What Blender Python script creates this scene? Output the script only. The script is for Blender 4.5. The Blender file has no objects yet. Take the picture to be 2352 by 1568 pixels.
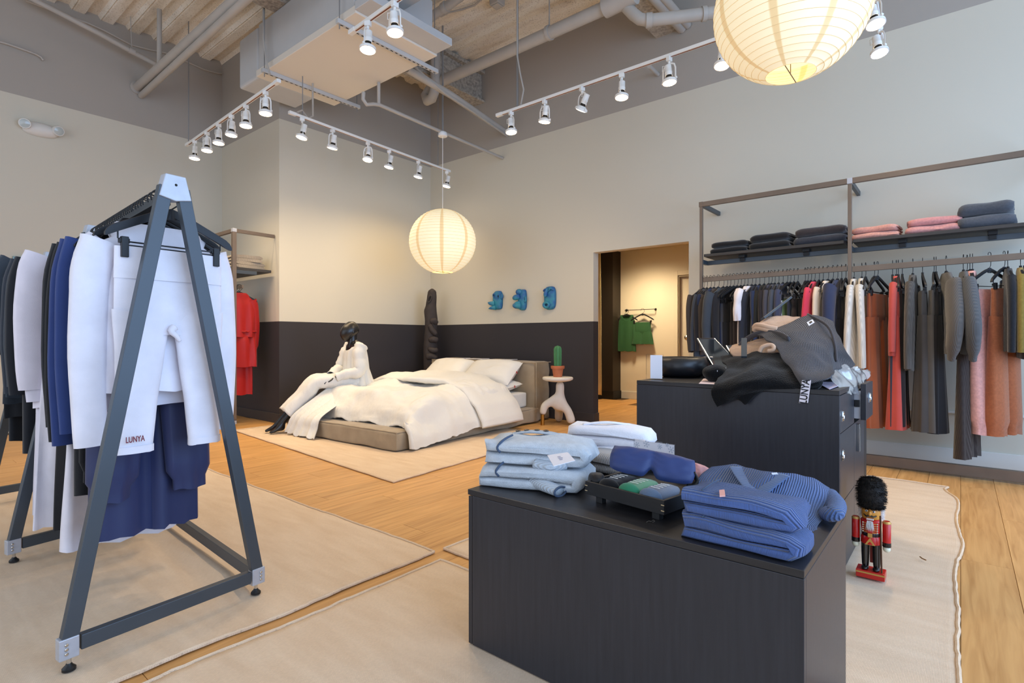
import bpy, math, random
from mathutils import Vector, Matrix, noise
V = Vector
R = random.Random(11)
sc = bpy.context.scene
COL = sc.collection
PI = math.pi

# ---------------------------------------------------------------- camera
F_PX, CX, CY, EYE, YAW = 1250.0, 1176.0, 779.0, 1.12, math.radians(39.5)
CO, SI = math.cos(YAW), math.sin(YAW)
cam = bpy.data.cameras.new('camera')
cam.sensor_width = 36.0
cam.lens = 36.0 * F_PX / 2352.0
cam.shift_y = -5.0 / 2352.0
cam.clip_start = 0.05
camo = bpy.data.objects.new('camera', cam)
COL.objects.link(camo)
camo.location = (0, 0, EYE)
camo.rotation_euler = (PI / 2, 0, YAW - PI / 2)
sc.camera = camo

# ---------------------------------------------------------------- view, world, daylight
sc.view_settings.view_transform = 'Standard'
sc.view_settings.look = 'None'
sc.view_settings.gamma = 1.0
sc.view_settings.use_curve_mapping = False
sc.view_settings.exposure = 0.32
try:
    sc.cycles.use_denoising = True
    sc.cycles.max_bounces = 7
    sc.cycles.diffuse_bounces = 4
    sc.cycles.glossy_bounces = 3
    sc.cycles.transmission_bounces = 6
    sc.cycles.transparent_max_bounces = 8
    sc.cycles.sample_clamp_indirect = 6.0
    sc.cycles.caustics_reflective = False
    sc.cycles.caustics_refractive = False
except Exception:
    pass
wd = bpy.data.worlds.new('daylight_sky')
sc.world = wd
wd.use_nodes = True
_bg = wd.node_tree.nodes['Background']
_bg.inputs[0].default_value = (0.78, 0.86, 1.0, 1)
_bg.inputs[1].default_value = 0.66
SPOT_W, SPOT_COL = 36.0, (1.0, 0.76, 0.47)


def area(name, loc, target, sx, sy, power, color):
    l = bpy.data.lights.new(name, 'AREA')
    l.shape = 'RECTANGLE'
    l.size, l.size_y = sx, sy
    l.energy, l.color = power, color
    o = bpy.data.objects.new(name, l)
    COL.objects.link(o)
    o.location = loc
    o.rotation_euler = (V(target) - V(loc)).to_track_quat('-Z', 'Y').to_euler()
    return o


# the shop's front glazing lies behind the photographer on two sides: daylight from there
area('daylight_front', (2.4, -3.0, 2.1), (2.6, 6.0, 2.2), 6.5, 3.8, 255, (0.40, 0.63, 1.0))
area('daylight_side', (-3.2, 3.4, 2.0), (6.0, 3.6, 1.6), 9.0, 3.4, 75, (0.80, 0.88, 1.0))


# ---------------------------------------------------------------- helpers
def at(px, py, X=None, Y=None, z=None, d=None):
    """world point seen in the photograph at (px,py) that lies on the given plane"""
    o = (px - CX) / F_PX
    k = (CY - py) / F_PX
    ux = CO + o * SI
    uy = SI - o * CO
    if d is None:
        d = X / ux if X is not None else Y / uy if Y is not None else (z - EYE) / k
    return V((d * ux, d * uy, EYE + d * k))


def srgb(h, k=1.0):
    h = h.lstrip('#')
    out = []
    for i in (0, 2, 4):
        c = int(h[i:i + 2], 16) / 255
        out.append((c / 12.92 if c <= 0.04045 else ((c + 0.055) / 1.055) ** 2.4) * k)
    return tuple(out) + (1,)


def lerp(a, b, t):
    return a + (b - a) * t


def interp(tab, t):
    """piecewise smooth lookup in [(t,val..)]"""
    if t <= tab[0][0]:
        return tab[0][1:]
    for a, b in zip(tab, tab[1:]):
        if t <= b[0]:
            k = (t - a[0]) / (b[0] - a[0] + 1e-9)
            k = k * k * (3 - 2 * k) * 0.5 + k * 0.5
            return tuple(lerp(p, q, k) for p, q in zip(a[1:], b[1:]))
    return tab[-1][1:]


def cr(p, t):
    """Catmull-Rom through a list of Vectors, t in 0..1"""
    n = len(p) - 1
    x = min(max(t * n, 0), n - 1e-6)
    i = int(x)
    u = x - i
    a, b, c, d = p[max(i - 1, 0)], p[i], p[i + 1], p[min(i + 2, n)]
    return 0.5 * ((2 * b) + (c - a) * u + (2 * a - 5 * b + 4 * c - d) * u * u + (3 * b - a - 3 * c + d) * u ** 3)


def nz(x, y, z=0.0):
    return noise.noise(V((x, y, z)))


class M:
    """collects faces, then links them as ONE mesh object"""

    def __init__(s):
        s.v, s.f, s.uv = [], [], None

    def add(s, vs, fs):
        o = len(s.v)
        s.v += [tuple(v) for v in vs]
        s.f += [[i + o for i in f] for f in fs]
        return s

    def box(s, x0, x1, y0, y1, z0, z1, mx=None):
        vs = [V((x, y, z)) for x in (x0, x1) for y in (y0, y1) for z in (z0, z1)]
        if mx is not None:
            vs = [mx @ v for v in vs]
        return s.add(vs, [(0, 1, 3, 2), (4, 6, 7, 5), (0, 4, 5, 1), (2, 3, 7, 6), (0, 2, 6, 4), (1, 5, 7, 3)])

    def bar(s, a, b, w, t, up=(0, 0, 1)):
        a, b = V(a), V(b)
        d = (b - a).normalized()
        sd = d.cross(V(up))
        if sd.length < 1e-4:
            sd = d.cross(V((1, 0, 0)))
        sd.normalize()
        u = sd.cross(d).normalized()
        vs = []
        for p in (a, b):
            for i, j in ((-1, -1), (1, -1), (1, 1), (-1, 1)):
                vs.append(p + sd * (w / 2 * i) + u * (t / 2 * j))
        return s.add(vs, [(0, 1, 2, 3), (7, 6, 5, 4), (0, 4, 5, 1), (1, 5, 6, 2), (2, 6, 7, 3), (3, 7, 4, 0)])

    def tube(s, pts, r, n=8, closed=False, cap=True, up=None):
        pts = [V(p) for p in pts]
        m = len(pts)
        rings = []
        t0 = (pts[1] - pts[0]).normalized()
        u = V(up) if up else (V((0, 0, 1)) if abs(t0.z) < 0.9 else V((1, 0, 0)))
        for i, p in enumerate(pts):
            if closed:
                t = pts[(i + 1) % m] - pts[i - 1]
            else:
                t = pts[min(i + 1, m - 1)] - pts[max(i - 1, 0)]
            t.normalize()
            u = (u - t * u.dot(t))
            if u.length < 1e-5:
                u = t.orthogonal()
            u.normalize()
            w = t.cross(u)
            ri = r[i] if isinstance(r, list) else r
            a, b = ri if isinstance(ri, tuple) else (ri, ri)
            rings.append([p + u * (a * math.cos(2 * PI * k / n)) + w * (b * math.sin(2 * PI * k / n)) for k in range(n)])
        return s.loft(rings, cap=cap and not closed, closed=closed)

    def loft(s, rings, cap=True, closed=False, capend=True):
        n = len(rings[0])
        vs = [v for r in rings for v in r]
        fs = []
        m = len(rings)
        for i in range(m if closed else m - 1):
            j = (i + 1) % m
            for k in range(n):
                l = (k + 1) % n
                fs.append((i * n + k, i * n + l, j * n + l, j * n + k))
        if cap:
            fs.append(list(range(n))[::-1])
            if capend:
                fs.append([(m - 1) * n + k for k in range(n)])
        return s.add(vs, fs)

    def lathe(s, prof, n=24, c=(0, 0, 0), mx=None, cap=True):
        c = V(c)
        rings = []
        for r, z in prof:
            ring = [V((r * math.cos(2 * PI * k / n), r * math.sin(2 * PI * k / n), z)) for k in range(n)]
            rings.append([(mx @ v if mx is not None else v) + c for v in ring])
        return s.loft(rings, cap=cap)

    def ball(s, c, r, n=16, m=10, mx=None):
        rx, ry, rz = r if isinstance(r, (tuple, list)) else (r, r, r)
        c = V(c)
        rings = []
        for i in range(m + 1):
            a = PI * (0.02 + 0.96 * i / m) - PI / 2
            ring = [V((rx * math.cos(a) * math.cos(2 * PI * k / n), ry * math.cos(a) * math.sin(2 * PI * k / n), rz * math.sin(a))) for k in range(n)]
            rings.append([(mx @ v if mx is not None else v) + c for v in ring])
        return s.loft(rings)

    def grid(s, fn, nu, nv):
        vs = [fn(i / nu, j / nv) for i in range(nu + 1) for j in range(nv + 1)]
        w = nv + 1
        return s.add(vs, [(i * w + j, (i + 1) * w + j, (i + 1) * w + j + 1, i * w + j + 1) for i in range(nu) for j in range(nv)])

    def build(s, name, mat, parent=None, smooth=0.7, bevel=0, sub=0, solid=0, seg=2, loc=None):
        me = bpy.data.meshes.new(name)
        me.from_pydata(s.v, [], s.f)
        if mat:
            me.materials.append(mat)
        if smooth:
            me.polygons.foreach_set('use_smooth', [True] * len(me.polygons))
            if smooth < 3:
                me.set_sharp_from_angle(angle=smooth)
        if s.uv and len(s.uv) == len(s.v):
            lay = me.uv_layers.new(name='cloth')
            flat = []
            for f in s.f:
                for i in f:
                    flat += s.uv[i]
            lay.data.foreach_set('uv', flat)
        me.update()
        o = bpy.data.objects.new(name, me)
        COL.objects.link(o)
        if parent:
            o.parent = parent
        if loc is not None:
            o.location = loc
        if solid:
            md = o.modifiers.new('t', 'SOLIDIFY')
            md.thickness = solid
            md.offset = -1
        if bevel:
            md = o.modifiers.new('b', 'BEVEL')
            md.width, md.segments, md.limit_method = bevel, seg, 'ANGLE'
            md.harden_normals = False
        if sub:
            md = o.modifiers.new('s', 'SUBSURF')
            md.levels = md.render_levels = sub
        return o


def patch(rows, nu, nv, amp=0.0, sc_=8.0, seed=0, rip=None):
    """smooth cloth through a control grid of points"""
    rows = [[V(p) for p in r] for r in rows]

    def fn(u, v):
        p = cr([cr(r, v) for r in rows], u)
        if amp:
            p = p + V((nz(p.x * sc_ + seed, p.y * sc_, p.z * sc_), nz(p.x * sc_, p.y * sc_ + seed + 9, p.z * sc_), nz(p.x * sc_, p.y * sc_, p.z * sc_ + seed + 5))) * amp
        return p
    m_ = M().grid(fn, nu, nv)
    w_, h_ = [], []
    for k in range(12):
        w_.append((fn(0.5, (k + 1) / 12) - fn(0.5, k / 12)).length)
        h_.append((fn((k + 1) / 12, 0.5) - fn(k / 12, 0.5)).length)
    lw_, lh_ = sum(w_), sum(h_)
    m_.uv = [(j / nv * lw_, i / nu * lh_) for i in range(nu + 1) for j in range(nv + 1)]
    return m_


def tag(o, label, cat, group=None, kind=None):
    o['label'], o['category'] = label, cat
    if group:
        o['group'] = group
    if kind:
        o['kind'] = kind
    return o


def thing(name, label, cat, loc=(0, 0, 0), rotz=0, group=None):
    o = bpy.data.objects.new(name, None)
    COL.objects.link(o)
    o.empty_display_size = 0.05
    o.location = loc
    o.rotation_euler = (0, 0, rotz)
    return tag(o, label, cat, group)


def struct(o):
    o['kind'] = 'structure'
    return o


def dup(o, loc=None, rotz=None, label=None, group=None, parent=None):
    c = o.copy()
    COL.objects.link(c)
    if parent:
        c.parent = parent
    for ch in list(o.children):
        dup(ch, parent=c)
    if loc is not None:
        c.location = loc
    if rotz is not None:
        c.rotation_euler = (0, 0, rotz)
    if label:
        c['label'] = label
    if group:
        c['group'] = group
    return c


ORD = 'first second third fourth fifth sixth seventh eighth ninth tenth eleventh twelfth thirteenth fourteenth fifteenth sixteenth seventeenth eighteenth nineteenth twentieth'.split()
_o9 = ORD[:9]
for _a, _b in (('twenty', 'thirtieth'), ('thirty', 'fortieth'), ('forty', 'fiftieth'), ('fifty', 'sixtieth')):
    ORD += [_a + '-' + w for w in _o9] + [_b]


# ---------------------------------------------------------------- materials
def newmat(name):
    m = bpy.data.materials.new(name)
    m.use_nodes = True
    nt = m.node_tree
    return m, nt, nt.nodes['Principled BSDF']


def mat(name, hexcol, rough=0.6, metal=0.0, var=0.0, vs=4.0, bump=0.0, bs=60.0, sheen=0.0, spec=0.4, stretch=None, coord='Object', alpha=None, emit=0, trans=0, ior=1.45):
    m, nt, b = newmat(name)
    N, L = nt.nodes, nt.links
    base = srgb(hexcol) if isinstance(hexcol, str) else tuple(hexcol) + (1,)
    b.inputs['Base Color'].default_value = base
    b.inputs['Roughness'].default_value = rough
    b.inputs['Metallic'].default_value = metal
    b.inputs['Specular IOR Level'].default_value = spec
    if sheen:
        b.inputs['Sheen Weight'].default_value = sheen
        b.inputs['Sheen Roughness'].default_value = 0.5
    if trans:
        b.inputs['Transmission Weight'].default_value = trans
        b.inputs['IOR'].default_value = ior
    if emit:
        b.inputs['Emission Color'].default_value = base
        b.inputs['Emission Strength'].default_value = emit
    if var or bump:
        tc = N.new('ShaderNodeTexCoord')
        src = tc.outputs[coord]
        if stretch:
            mp = N.new('ShaderNodeMapping')
            mp.inputs['Scale'].default_value = stretch
            L.new(src, mp.inputs[0])
            src = mp.outputs[0]
    if var:
        n = N.new('ShaderNodeTexNoise')
        n.inputs['Scale'].default_value = vs
        n.inputs['Detail'].default_value = 5
        L.new(src, n.inputs['Vector'])
        r = N.new('ShaderNodeValToRGB')
        r.color_ramp.elements[0].position, r.color_ramp.elements[1].position = 0.3, 0.7
        r.color_ramp.elements[0].color = tuple(c * (1 - var) for c in base[:3]) + (1,)
        r.color_ramp.elements[1].color = tuple(min(1, c * (1 + var)) for c in base[:3]) + (1,)
        L.new(n.outputs['Fac'], r.inputs[0])
        L.new(r.outputs[0], b.inputs['Base Color'])
    if bump:
        n2 = N.new('ShaderNodeTexNoise')
        n2.inputs['Scale'].default_value = bs
        n2.inputs['Detail'].default_value = 3
        L.new(src, n2.inputs['Vector'])
        bp = N.new('ShaderNodeBump')
        bp.inputs['Strength'].default_value = bump
        bp.inputs['Distance'].default_value = 0.01
        L.new(n2.outputs['Fac'], bp.inputs['Height'])
        L.new(bp.outputs[0], b.inputs['Normal'])
    return m


def knit(name, hexcol, freq=220.0, axis=(1, 0, 0), bump=0.5, dark=0.6, mix=0.15, coord='Object'):
    """ribbed or waffle knit: thread rows as relief, with a little heather"""
    m, nt, b = newmat(name)
    N, L = nt.nodes, nt.links
    base = srgb(hexcol)
    b.inputs['Roughness'].default_value = 0.9
    b.inputs['Specular IOR Level'].default_value = 0.15
    b.inputs['Sheen Weight'].default_value = 0.25
    tc = N.new('ShaderNodeTexCoord')
    dp = N.new('ShaderNodeVectorMath')
    dp.operation = 'DOT_PRODUCT'
    dp.inputs[1].default_value = tuple(a * freq for a in axis)
    L.new(tc.outputs[coord], dp.inputs[0])
    n = N.new('ShaderNodeTexNoise')
    n.inputs['Scale'].default_value = 9
    L.new(tc.outputs[coord], n.inputs['Vector'])
    ad = N.new('ShaderNodeMath')
    ad.operation = 'MULTIPLY_ADD'
    ad.inputs[1].default_value = 1.6
    L.new(n.outputs['Fac'], ad.inputs[0])
    L.new(dp.outputs['Value'], ad.inputs[2])
    sn = N.new('ShaderNodeMath')
    sn.operation = 'SINE'
    L.new(ad.outputs[0], sn.inputs[0])
    fine = N.new('ShaderNodeTexNoise')
    fine.inputs['Scale'].default_value = 240
    L.new(tc.outputs[coord], fine.inputs['Vector'])
    mx = N.new('ShaderNodeMath')
    mx.operation = 'MULTIPLY_ADD'
    mx.inputs[1].default_value = 0.8
    L.new(fine.outputs['Fac'], mx.inputs[0])
    L.new(sn.outputs[0], mx.inputs[2])
    bp = N.new('ShaderNodeBump')
    bp.inputs['Strength'].default_value = bump
    bp.inputs['Distance'].default_value = 0.004
    L.new(mx.outputs[0], bp.inputs['Height'])
    L.new(bp.outputs[0], b.inputs['Normal'])
    r = N.new('ShaderNodeValToRGB')
    r.color_ramp.elements[0].color = tuple(c * dark for c in base[:3]) + (1,)
    r.color_ramp.elements[1].color = tuple(min(1, c * (1 + mix)) for c in base[:3]) + (1,)
    mr = N.new('ShaderNodeMapRange')
    mr.inputs['From Min'].default_value, mr.inputs['From Max'].default_value = -1.0, 1.6
    L.new(mx.outputs[0], mr.inputs[0])
    L.new(mr.outputs[0], r.inputs[0])
    L.new(r.outputs[0], b.inputs['Base Color'])
    return m


def waffle(name, hexcol, freq, dark=0.6):
    """square-celled thermal knit on cloth coordinates"""
    m, nt, b = newmat(name)
    N, L = nt.nodes, nt.links
    base = srgb(hexcol)
    b.inputs['Roughness'].default_value = 0.92
    b.inputs['Specular IOR Level'].default_value = 0.12
    b.inputs['Sheen Weight'].default_value = 0.2
    tc = N.new('ShaderNodeTexCoord')
    sp = N.new('ShaderNodeSeparateXYZ')
    L.new(tc.outputs['UV'], sp.inputs[0])
    outs = []
    for ax, w in (('X', 1.0), ('Y', 0.45)):
        ml = N.new('ShaderNodeMath')
        ml.operation = 'MULTIPLY'
        ml.inputs[1].default_value = freq
        L.new(sp.outputs[ax], ml.inputs[0])
        sn = N.new('ShaderNodeMath')
        sn.operation = 'SINE'
        L.new(ml.outputs[0], sn.inputs[0])
        m2 = N.new('ShaderNodeMath')
        m2.operation = 'MULTIPLY'
        m2.inputs[1].default_value = w
        L.new(sn.outputs[0], m2.inputs[0])
        outs.append(m2.outputs[0])
    ad = N.new('ShaderNodeMath')
    L.new(outs[0], ad.inputs[0])
    L.new(outs[1], ad.inputs[1])
    bp = N.new('ShaderNodeBump')
    bp.inputs['Strength'].default_value = 0.7
    bp.inputs['Distance'].default_value = 0.004
    L.new(ad.outputs[0], bp.inputs['Height'])
    L.new(bp.outputs[0], b.inputs['Normal'])
    r = N.new('ShaderNodeValToRGB')
    r.color_ramp.elements[0].color = tuple(c * dark for c in base[:3]) + (1,)
    r.color_ramp.elements[1].color = tuple(min(1, c * 1.15) for c in base[:3]) + (1,)
    mr = N.new('ShaderNodeMapRange')
    mr.inputs['From Min'].default_value, mr.inputs['From Max'].default_value = -1.45, 1.45
    L.new(ad.outputs[0], mr.inputs[0])
    L.new(mr.outputs[0], r.inputs[0])
    L.new(r.outputs[0], b.inputs['Base Color'])
    return m


def filmmat(name, tint, blend, rough, milk=0.0):
    m, nt, b = newmat(name)
    N, L = nt.nodes, nt.links
    tr, gl, mx = N.new('ShaderNodeBsdfTransparent'), N.new('ShaderNodeBsdfGlossy'), N.new('ShaderNodeMixShader')
    df, m2 = N.new('ShaderNodeBsdfDiffuse'), N.new('ShaderNodeMixShader')
    df.inputs[0].default_value = (0.9, 0.92, 0.95, 1)
    m2.inputs[0].default_value = milk
    gl.inputs['Roughness'].default_value = rough
    tr.inputs[0].default_value = tint
    lw = N.new('ShaderNodeLayerWeight')
    lw.inputs['Blend'].default_value = blend
    L.new(lw.outputs['Facing'], mx.inputs[0])
    L.new(tr.outputs[0], m2.inputs[1])
    L.new(df.outputs[0], m2.inputs[2])
    L.new(m2.outputs[0], mx.inputs[1])
    L.new(gl.outputs[0], mx.inputs[2])
    L.new(mx.outputs[0], N['Material Output'].inputs[0])
    return m


def wallmat(name, white, grey=None, dark=None):
    """emulsion paint in bands by height: dark dado below 1.36 m, grey above 4.06 m"""
    m, nt, b = newmat(name)
    N, L = nt.nodes, nt.links
    b.inputs['Roughness'].default_value = 0.75
    b.inputs['Specular IOR Level'].default_value = 0.25
    g = N.new('ShaderNodeNewGeometry')
    sp = N.new('ShaderNodeSeparateXYZ')
    L.new(g.outputs['Position'], sp.inputs[0])
    cur = None

    def band(a, bcol, edge):
        mi = N.new('ShaderNodeMix')
        mi.data_type = 'RGBA'
        gt = N.new('ShaderNodeMath')
        gt.operation = 'GREATER_THAN'
        gt.inputs[1].default_value = edge
        L.new(sp.outputs['Z'], gt.inputs[0])
        L.new(gt.outputs[0], mi.inputs['Factor'])
        for sock, c in ((mi.inputs['A'], a), (mi.inputs['B'], bcol)):
            if isinstance(c, tuple):
                sock.default_value = c
            else:
                L.new(c, sock)
        return mi.outputs['Result']
    cur = srgb(white)
    if dark:
        cur = band(srgb(dark), cur, 1.36)
    if grey:
        cur = band(cur, srgb(grey), 4.06)
    if isinstance(cur, tuple):
        b.inputs['Base Color'].default_value = cur
    else:
        L.new(cur, b.inputs['Base Color'])
    n = N.new('ShaderNodeTexNoise')
    n.inputs['Scale'].default_value = 90
    L.new(g.outputs['Position'], n.inputs['Vector'])
    bp = N.new('ShaderNodeBump')
    bp.inputs['Strength'].default_value = 0.06
    bp.inputs['Distance'].default_value = 0.004
    L.new(n.outputs['Fac'], bp.inputs['Height'])
    L.new(bp.outputs[0], b.inputs['Normal'])
    return m


def woodfloor():
    m, nt, b = newmat('oak_plank')
    N, L = nt.nodes, nt.links
    b.inputs['Roughness'].default_value = 0.42
    b.inputs['Specular IOR Level'].default_value = 0.35
    tc = N.new('ShaderNodeTexCoord')
    oi = N.new('ShaderNodeObjectInfo')
    cb = N.new('ShaderNodeCombineXYZ')
    ml = N.new('ShaderNodeMath')
    ml.operation = 'MULTIPLY'
    ml.inputs[1].default_value = 40
    L.new(oi.outputs['Random'], ml.inputs[0])
    for k in 'XYZ':
        L.new(ml.outputs[0], cb.inputs[k])
    va = N.new('ShaderNodeVectorMath')
    L.new(tc.outputs['Object'], va.inputs[0])
    L.new(cb.outputs[0], va.inputs[1])
    mp = N.new('ShaderNodeMapping')
    mp.inputs['Scale'].default_value = (0.9, 14, 1)
    L.new(va.outputs[0], mp.inputs[0])
    n = N.new('ShaderNodeTexNoise')
    n.inputs['Scale'].default_value = 2.2
    n.inputs['Detail'].default_value = 7
    n.inputs['Distortion'].default_value = 0.9
    L.new(mp.outputs[0], n.inputs['Vector'])
    r = N.new('ShaderNodeValToRGB')
    e = r.color_ramp.elements
    e[0].position, e[0].color = 0.28, srgb('#bb8950')
    e[1].position, e[1].color = 0.72, srgb('#dcab6c')
    x = e.new(0.5)
    x.color = srgb('#ce9c60')
    L.new(n.outputs['Fac'], r.inputs[0])
    hs = N.new('ShaderNodeHueSaturation')
    mr = N.new('ShaderNodeMapRange')
    mr.inputs['To Min'].default_value, mr.inputs['To Max'].default_value = 0.93, 1.07
    L.new(oi.outputs['Random'], mr.inputs[0])
    L.new(mr.outputs[0], hs.inputs['Value'])
    L.new(r.outputs[0], hs.inputs['Color'])
    L.new(hs.outputs[0], b.inputs['Base Color'])
    bp = N.new('ShaderNodeBump')
    bp.inputs['Strength'].default_value = 0.08
    bp.inputs['Distance'].default_value = 0.003
    L.new(n.outputs['Fac'], bp.inputs['Height'])
    L.new(bp.outputs[0], b.inputs['Normal'])
    return m


def rugmat():
    """natural wool flatweave: thread rows, slubs, a few dark flecks"""
    m, nt, b = newmat('natural_wool')
    N, L = nt.nodes, nt.links
    b.inputs['Roughness'].default_value = 0.95
    b.inputs['Specular IOR Level'].default_value = 0.1
    tc = N.new('ShaderNodeTexCoord')

    def noise_(scale, st):
        mp = N.new('ShaderNodeMapping')
        mp.inputs['Scale'].default_value = st
        L.new(tc.outputs['Object'], mp.inputs[0])
        n = N.new('ShaderNodeTexNoise')
        n.inputs['Scale'].default_value = scale
        n.inputs['Detail'].default_value = 4
        L.new(mp.outputs[0], n.inputs['Vector'])
        return n.outputs['Fac']
    br = N.new('ShaderNodeTexBrick')
    br.inputs['Scale'].default_value = 62
    br.inputs['Mortar Size'].default_value = 0.03
    br.inputs['Mortar Smooth'].default_value = 1.0
    br.inputs['Color1'].default_value = (1, 1, 1, 1)
    br.inputs['Color2'].default_value = (0.75, 0.75, 0.75, 1)
    br.inputs['Mortar'].default_value = (0.1, 0.1, 0.1, 1)
    L.new(tc.outputs['Object'], br.inputs['Vector'])
    a = noise_(3.0, (5, 1, 1))
    r = N.new('ShaderNodeValToRGB')
    r.color_ramp.elements[0].position, r.color_ramp.elements[0].color = 0.3, srgb('#e4caad')
    r.color_ramp.elements[1].position, r.color_ramp.elements[1].color = 0.7, srgb('#eed7bc')
    L.new(a, r.inputs[0])
    mi = N.new('ShaderNodeMix')
    mi.data_type, mi.blend_type = 'RGBA', 'MULTIPLY'
    mi.inputs['Factor'].default_value = 0.28
    L.new(r.outputs[0], mi.inputs['A'])
    L.new(br.outputs['Color'], mi.inputs['B'])
    L.new(mi.outputs['Result'], b.inputs['Base Color'])
    bp = N.new('ShaderNodeBump')
    bp.inputs['Strength'].default_value = 0.55
    bp.inputs['Distance'].default_value = 0.004
    L.new(br.outputs['Color'], bp.inputs['Height'])
    L.new(bp.outputs[0], b.inputs['Normal'])
    return m


def deckmat():
    """painted steel deck with sprayed flecks and rust-brown stains"""
    m, nt, b = newmat('stained_deck')
    N, L = nt.nodes, nt.links
    b.inputs['Roughness'].default_value = 0.85
    tc = N.new('ShaderNodeTexCoord')
    mp = N.new('ShaderNodeMapping')
    mp.inputs['Scale'].default_value = (2.5, 0.5, 1)
    L.new(tc.outputs['Object'], mp.inputs[0])
    n = N.new('ShaderNodeTexNoise')
    n.inputs['Scale'].default_value = 2.0
    n.inputs['Detail'].default_value = 8
    n.inputs['Roughness'].default_value = 0.65
    L.new(mp.outputs[0], n.inputs['Vector'])
    r = N.new('ShaderNodeValToRGB')
    e = r.color_ramp.elements
    e[0].position, e[0].color = 0.30, srgb('#cfc0ab')
    e[1].position, e[1].color = 0.62, srgb('#f4ede0')
    e.new(0.46).color = srgb('#e8dcc9')
    L.new(n.outputs['Fac'], r.inputs[0])
    f = N.new('ShaderNodeTexNoise')
    f.inputs['Scale'].default_value = 55
    f.inputs['Detail'].default_value = 2
    L.new(tc.outputs['Object'], f.inputs['Vector'])
    r2 = N.new('ShaderNodeValToRGB')
    r2.color_ramp.elements[0].position, r2.color_ramp.elements[0].color = 0.33, (0.35, 0.3, 0.24, 1)
    r2.color_ramp.elements[1].position, r2.color_ramp.elements[1].color = 0.42, (1, 1, 1, 1)
    L.new(f.outputs['Fac'], r2.inputs[0])
    mi = N.new('ShaderNodeMix')
    mi.data_type, mi.blend_type = 'RGBA', 'MULTIPLY'
    mi.inputs['Factor'].default_value = 0.45
    L.new(r.outputs[0], mi.inputs['A'])
    L.new(r2.outputs[0], mi.inputs['B'])
    L.new(mi.outputs['Result'], b.inputs['Base Color'])
    return m


MW = wallmat('wall_paint_white', '#d2ccbc', grey='#aca59c')
MWD = wallmat('wall_paint_white_over_dark', '#d2ccbc', grey='#aca59c', dark='#3b383b')
M_cor = mat('corridor_paint', '#e6dfcf', 0.75)
M_white = mat('white_trim', '#dedcd6', 0.5)
M_darktrim = mat('dark_trim', '#373437', 0.5)
M_floor = woodfloor()
M_sub = mat('subfloor', '#6b5236', 0.8)
M_rug = rugmat()
M_deck = deckmat()
M_fire = mat('sprayed_fireproofing', '#aaa092', 0.95, var=0.35, vs=30, bump=1.0, bs=70)
M_pipe = mat('painted_pipe', '#b3ada5', 0.5, var=0.05)
M_duct = mat('painted_duct', '#c3c4c4', 0.5, var=0.04, vs=2)
M_galv = mat('galvanised_steel', '#9b9c9d', 0.4, 0.6)
M_slot = mat('black_slot', '#141210', 0.8)
M_lampw = mat('white_lamp_enamel', '#efefec', 0.5)
M_alu = mat('cast_aluminium', '#b9bcc4', 0.45, 0.35, var=0.06, vs=30)
M_frame = mat('dark_aluminium', '#4b5259', 0.42, 0.35, var=0.04, vs=5)
M_steel = mat('brown_steel', '#75675b', 0.45, 0.35, var=0.08, vs=6)
M_chrome = mat('chrome', '#d0d2d4', 0.15, 1.0)
M_black = mat('black_plastic', '#17181b', 0.45)
M_hanger = mat('black_hanger_wood', '#1d1f24', 0.5)
M_shelf = mat('dark_shelf_board', '#3b3836', 0.55, var=0.2, vs=8, stretch=(14, 1, 14))
M_lam = mat('black_woodgrain_laminate', '#2d2e34', 0.36, var=0.13, vs=5, stretch=(14, 14, 0.8), bump=0.05, bs=30)
M_lamx = mat('black_woodgrain_top', '#29282a', 0.36, var=0.25, vs=5, stretch=(14, 0.9, 14))
M_brass = mat('brass', '#b68b45', 0.25, 1.0)
M_paper = mat('white_card', '#e6e4ea', 0.6)
M_ink = mat('black_ink', '#17161a', 0.6)
_fab = {}


def fabric(hexcol, kind='plain'):
    k = (hexcol, kind)
    if k not in _fab:
        if kind == 'plain':
            _fab[k] = mat('fabric', hexcol, 0.88, var=0.06, vs=9, bump=0.12, bs=300, sheen=0.2, spec=0.15)
        elif kind == 'silk':
            _fab[k] = mat('silk', hexcol, 0.5, var=0.04, vs=6, bump=0.06, bs=40, sheen=0.1, spec=0.35)
        elif kind == 'knit':
            _fab[k] = knit('vertical_knit', hexcol, 620, (0.9, 0.4, 0.1), 0.3, 0.82, 0.05)
        elif kind == 'fleece':
            _fab[k] = mat('fleece', hexcol, 0.95, var=0.12, vs=60, bump=0.35, bs=200, sheen=0.4, spec=0.1)
    return _fab[k]


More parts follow.
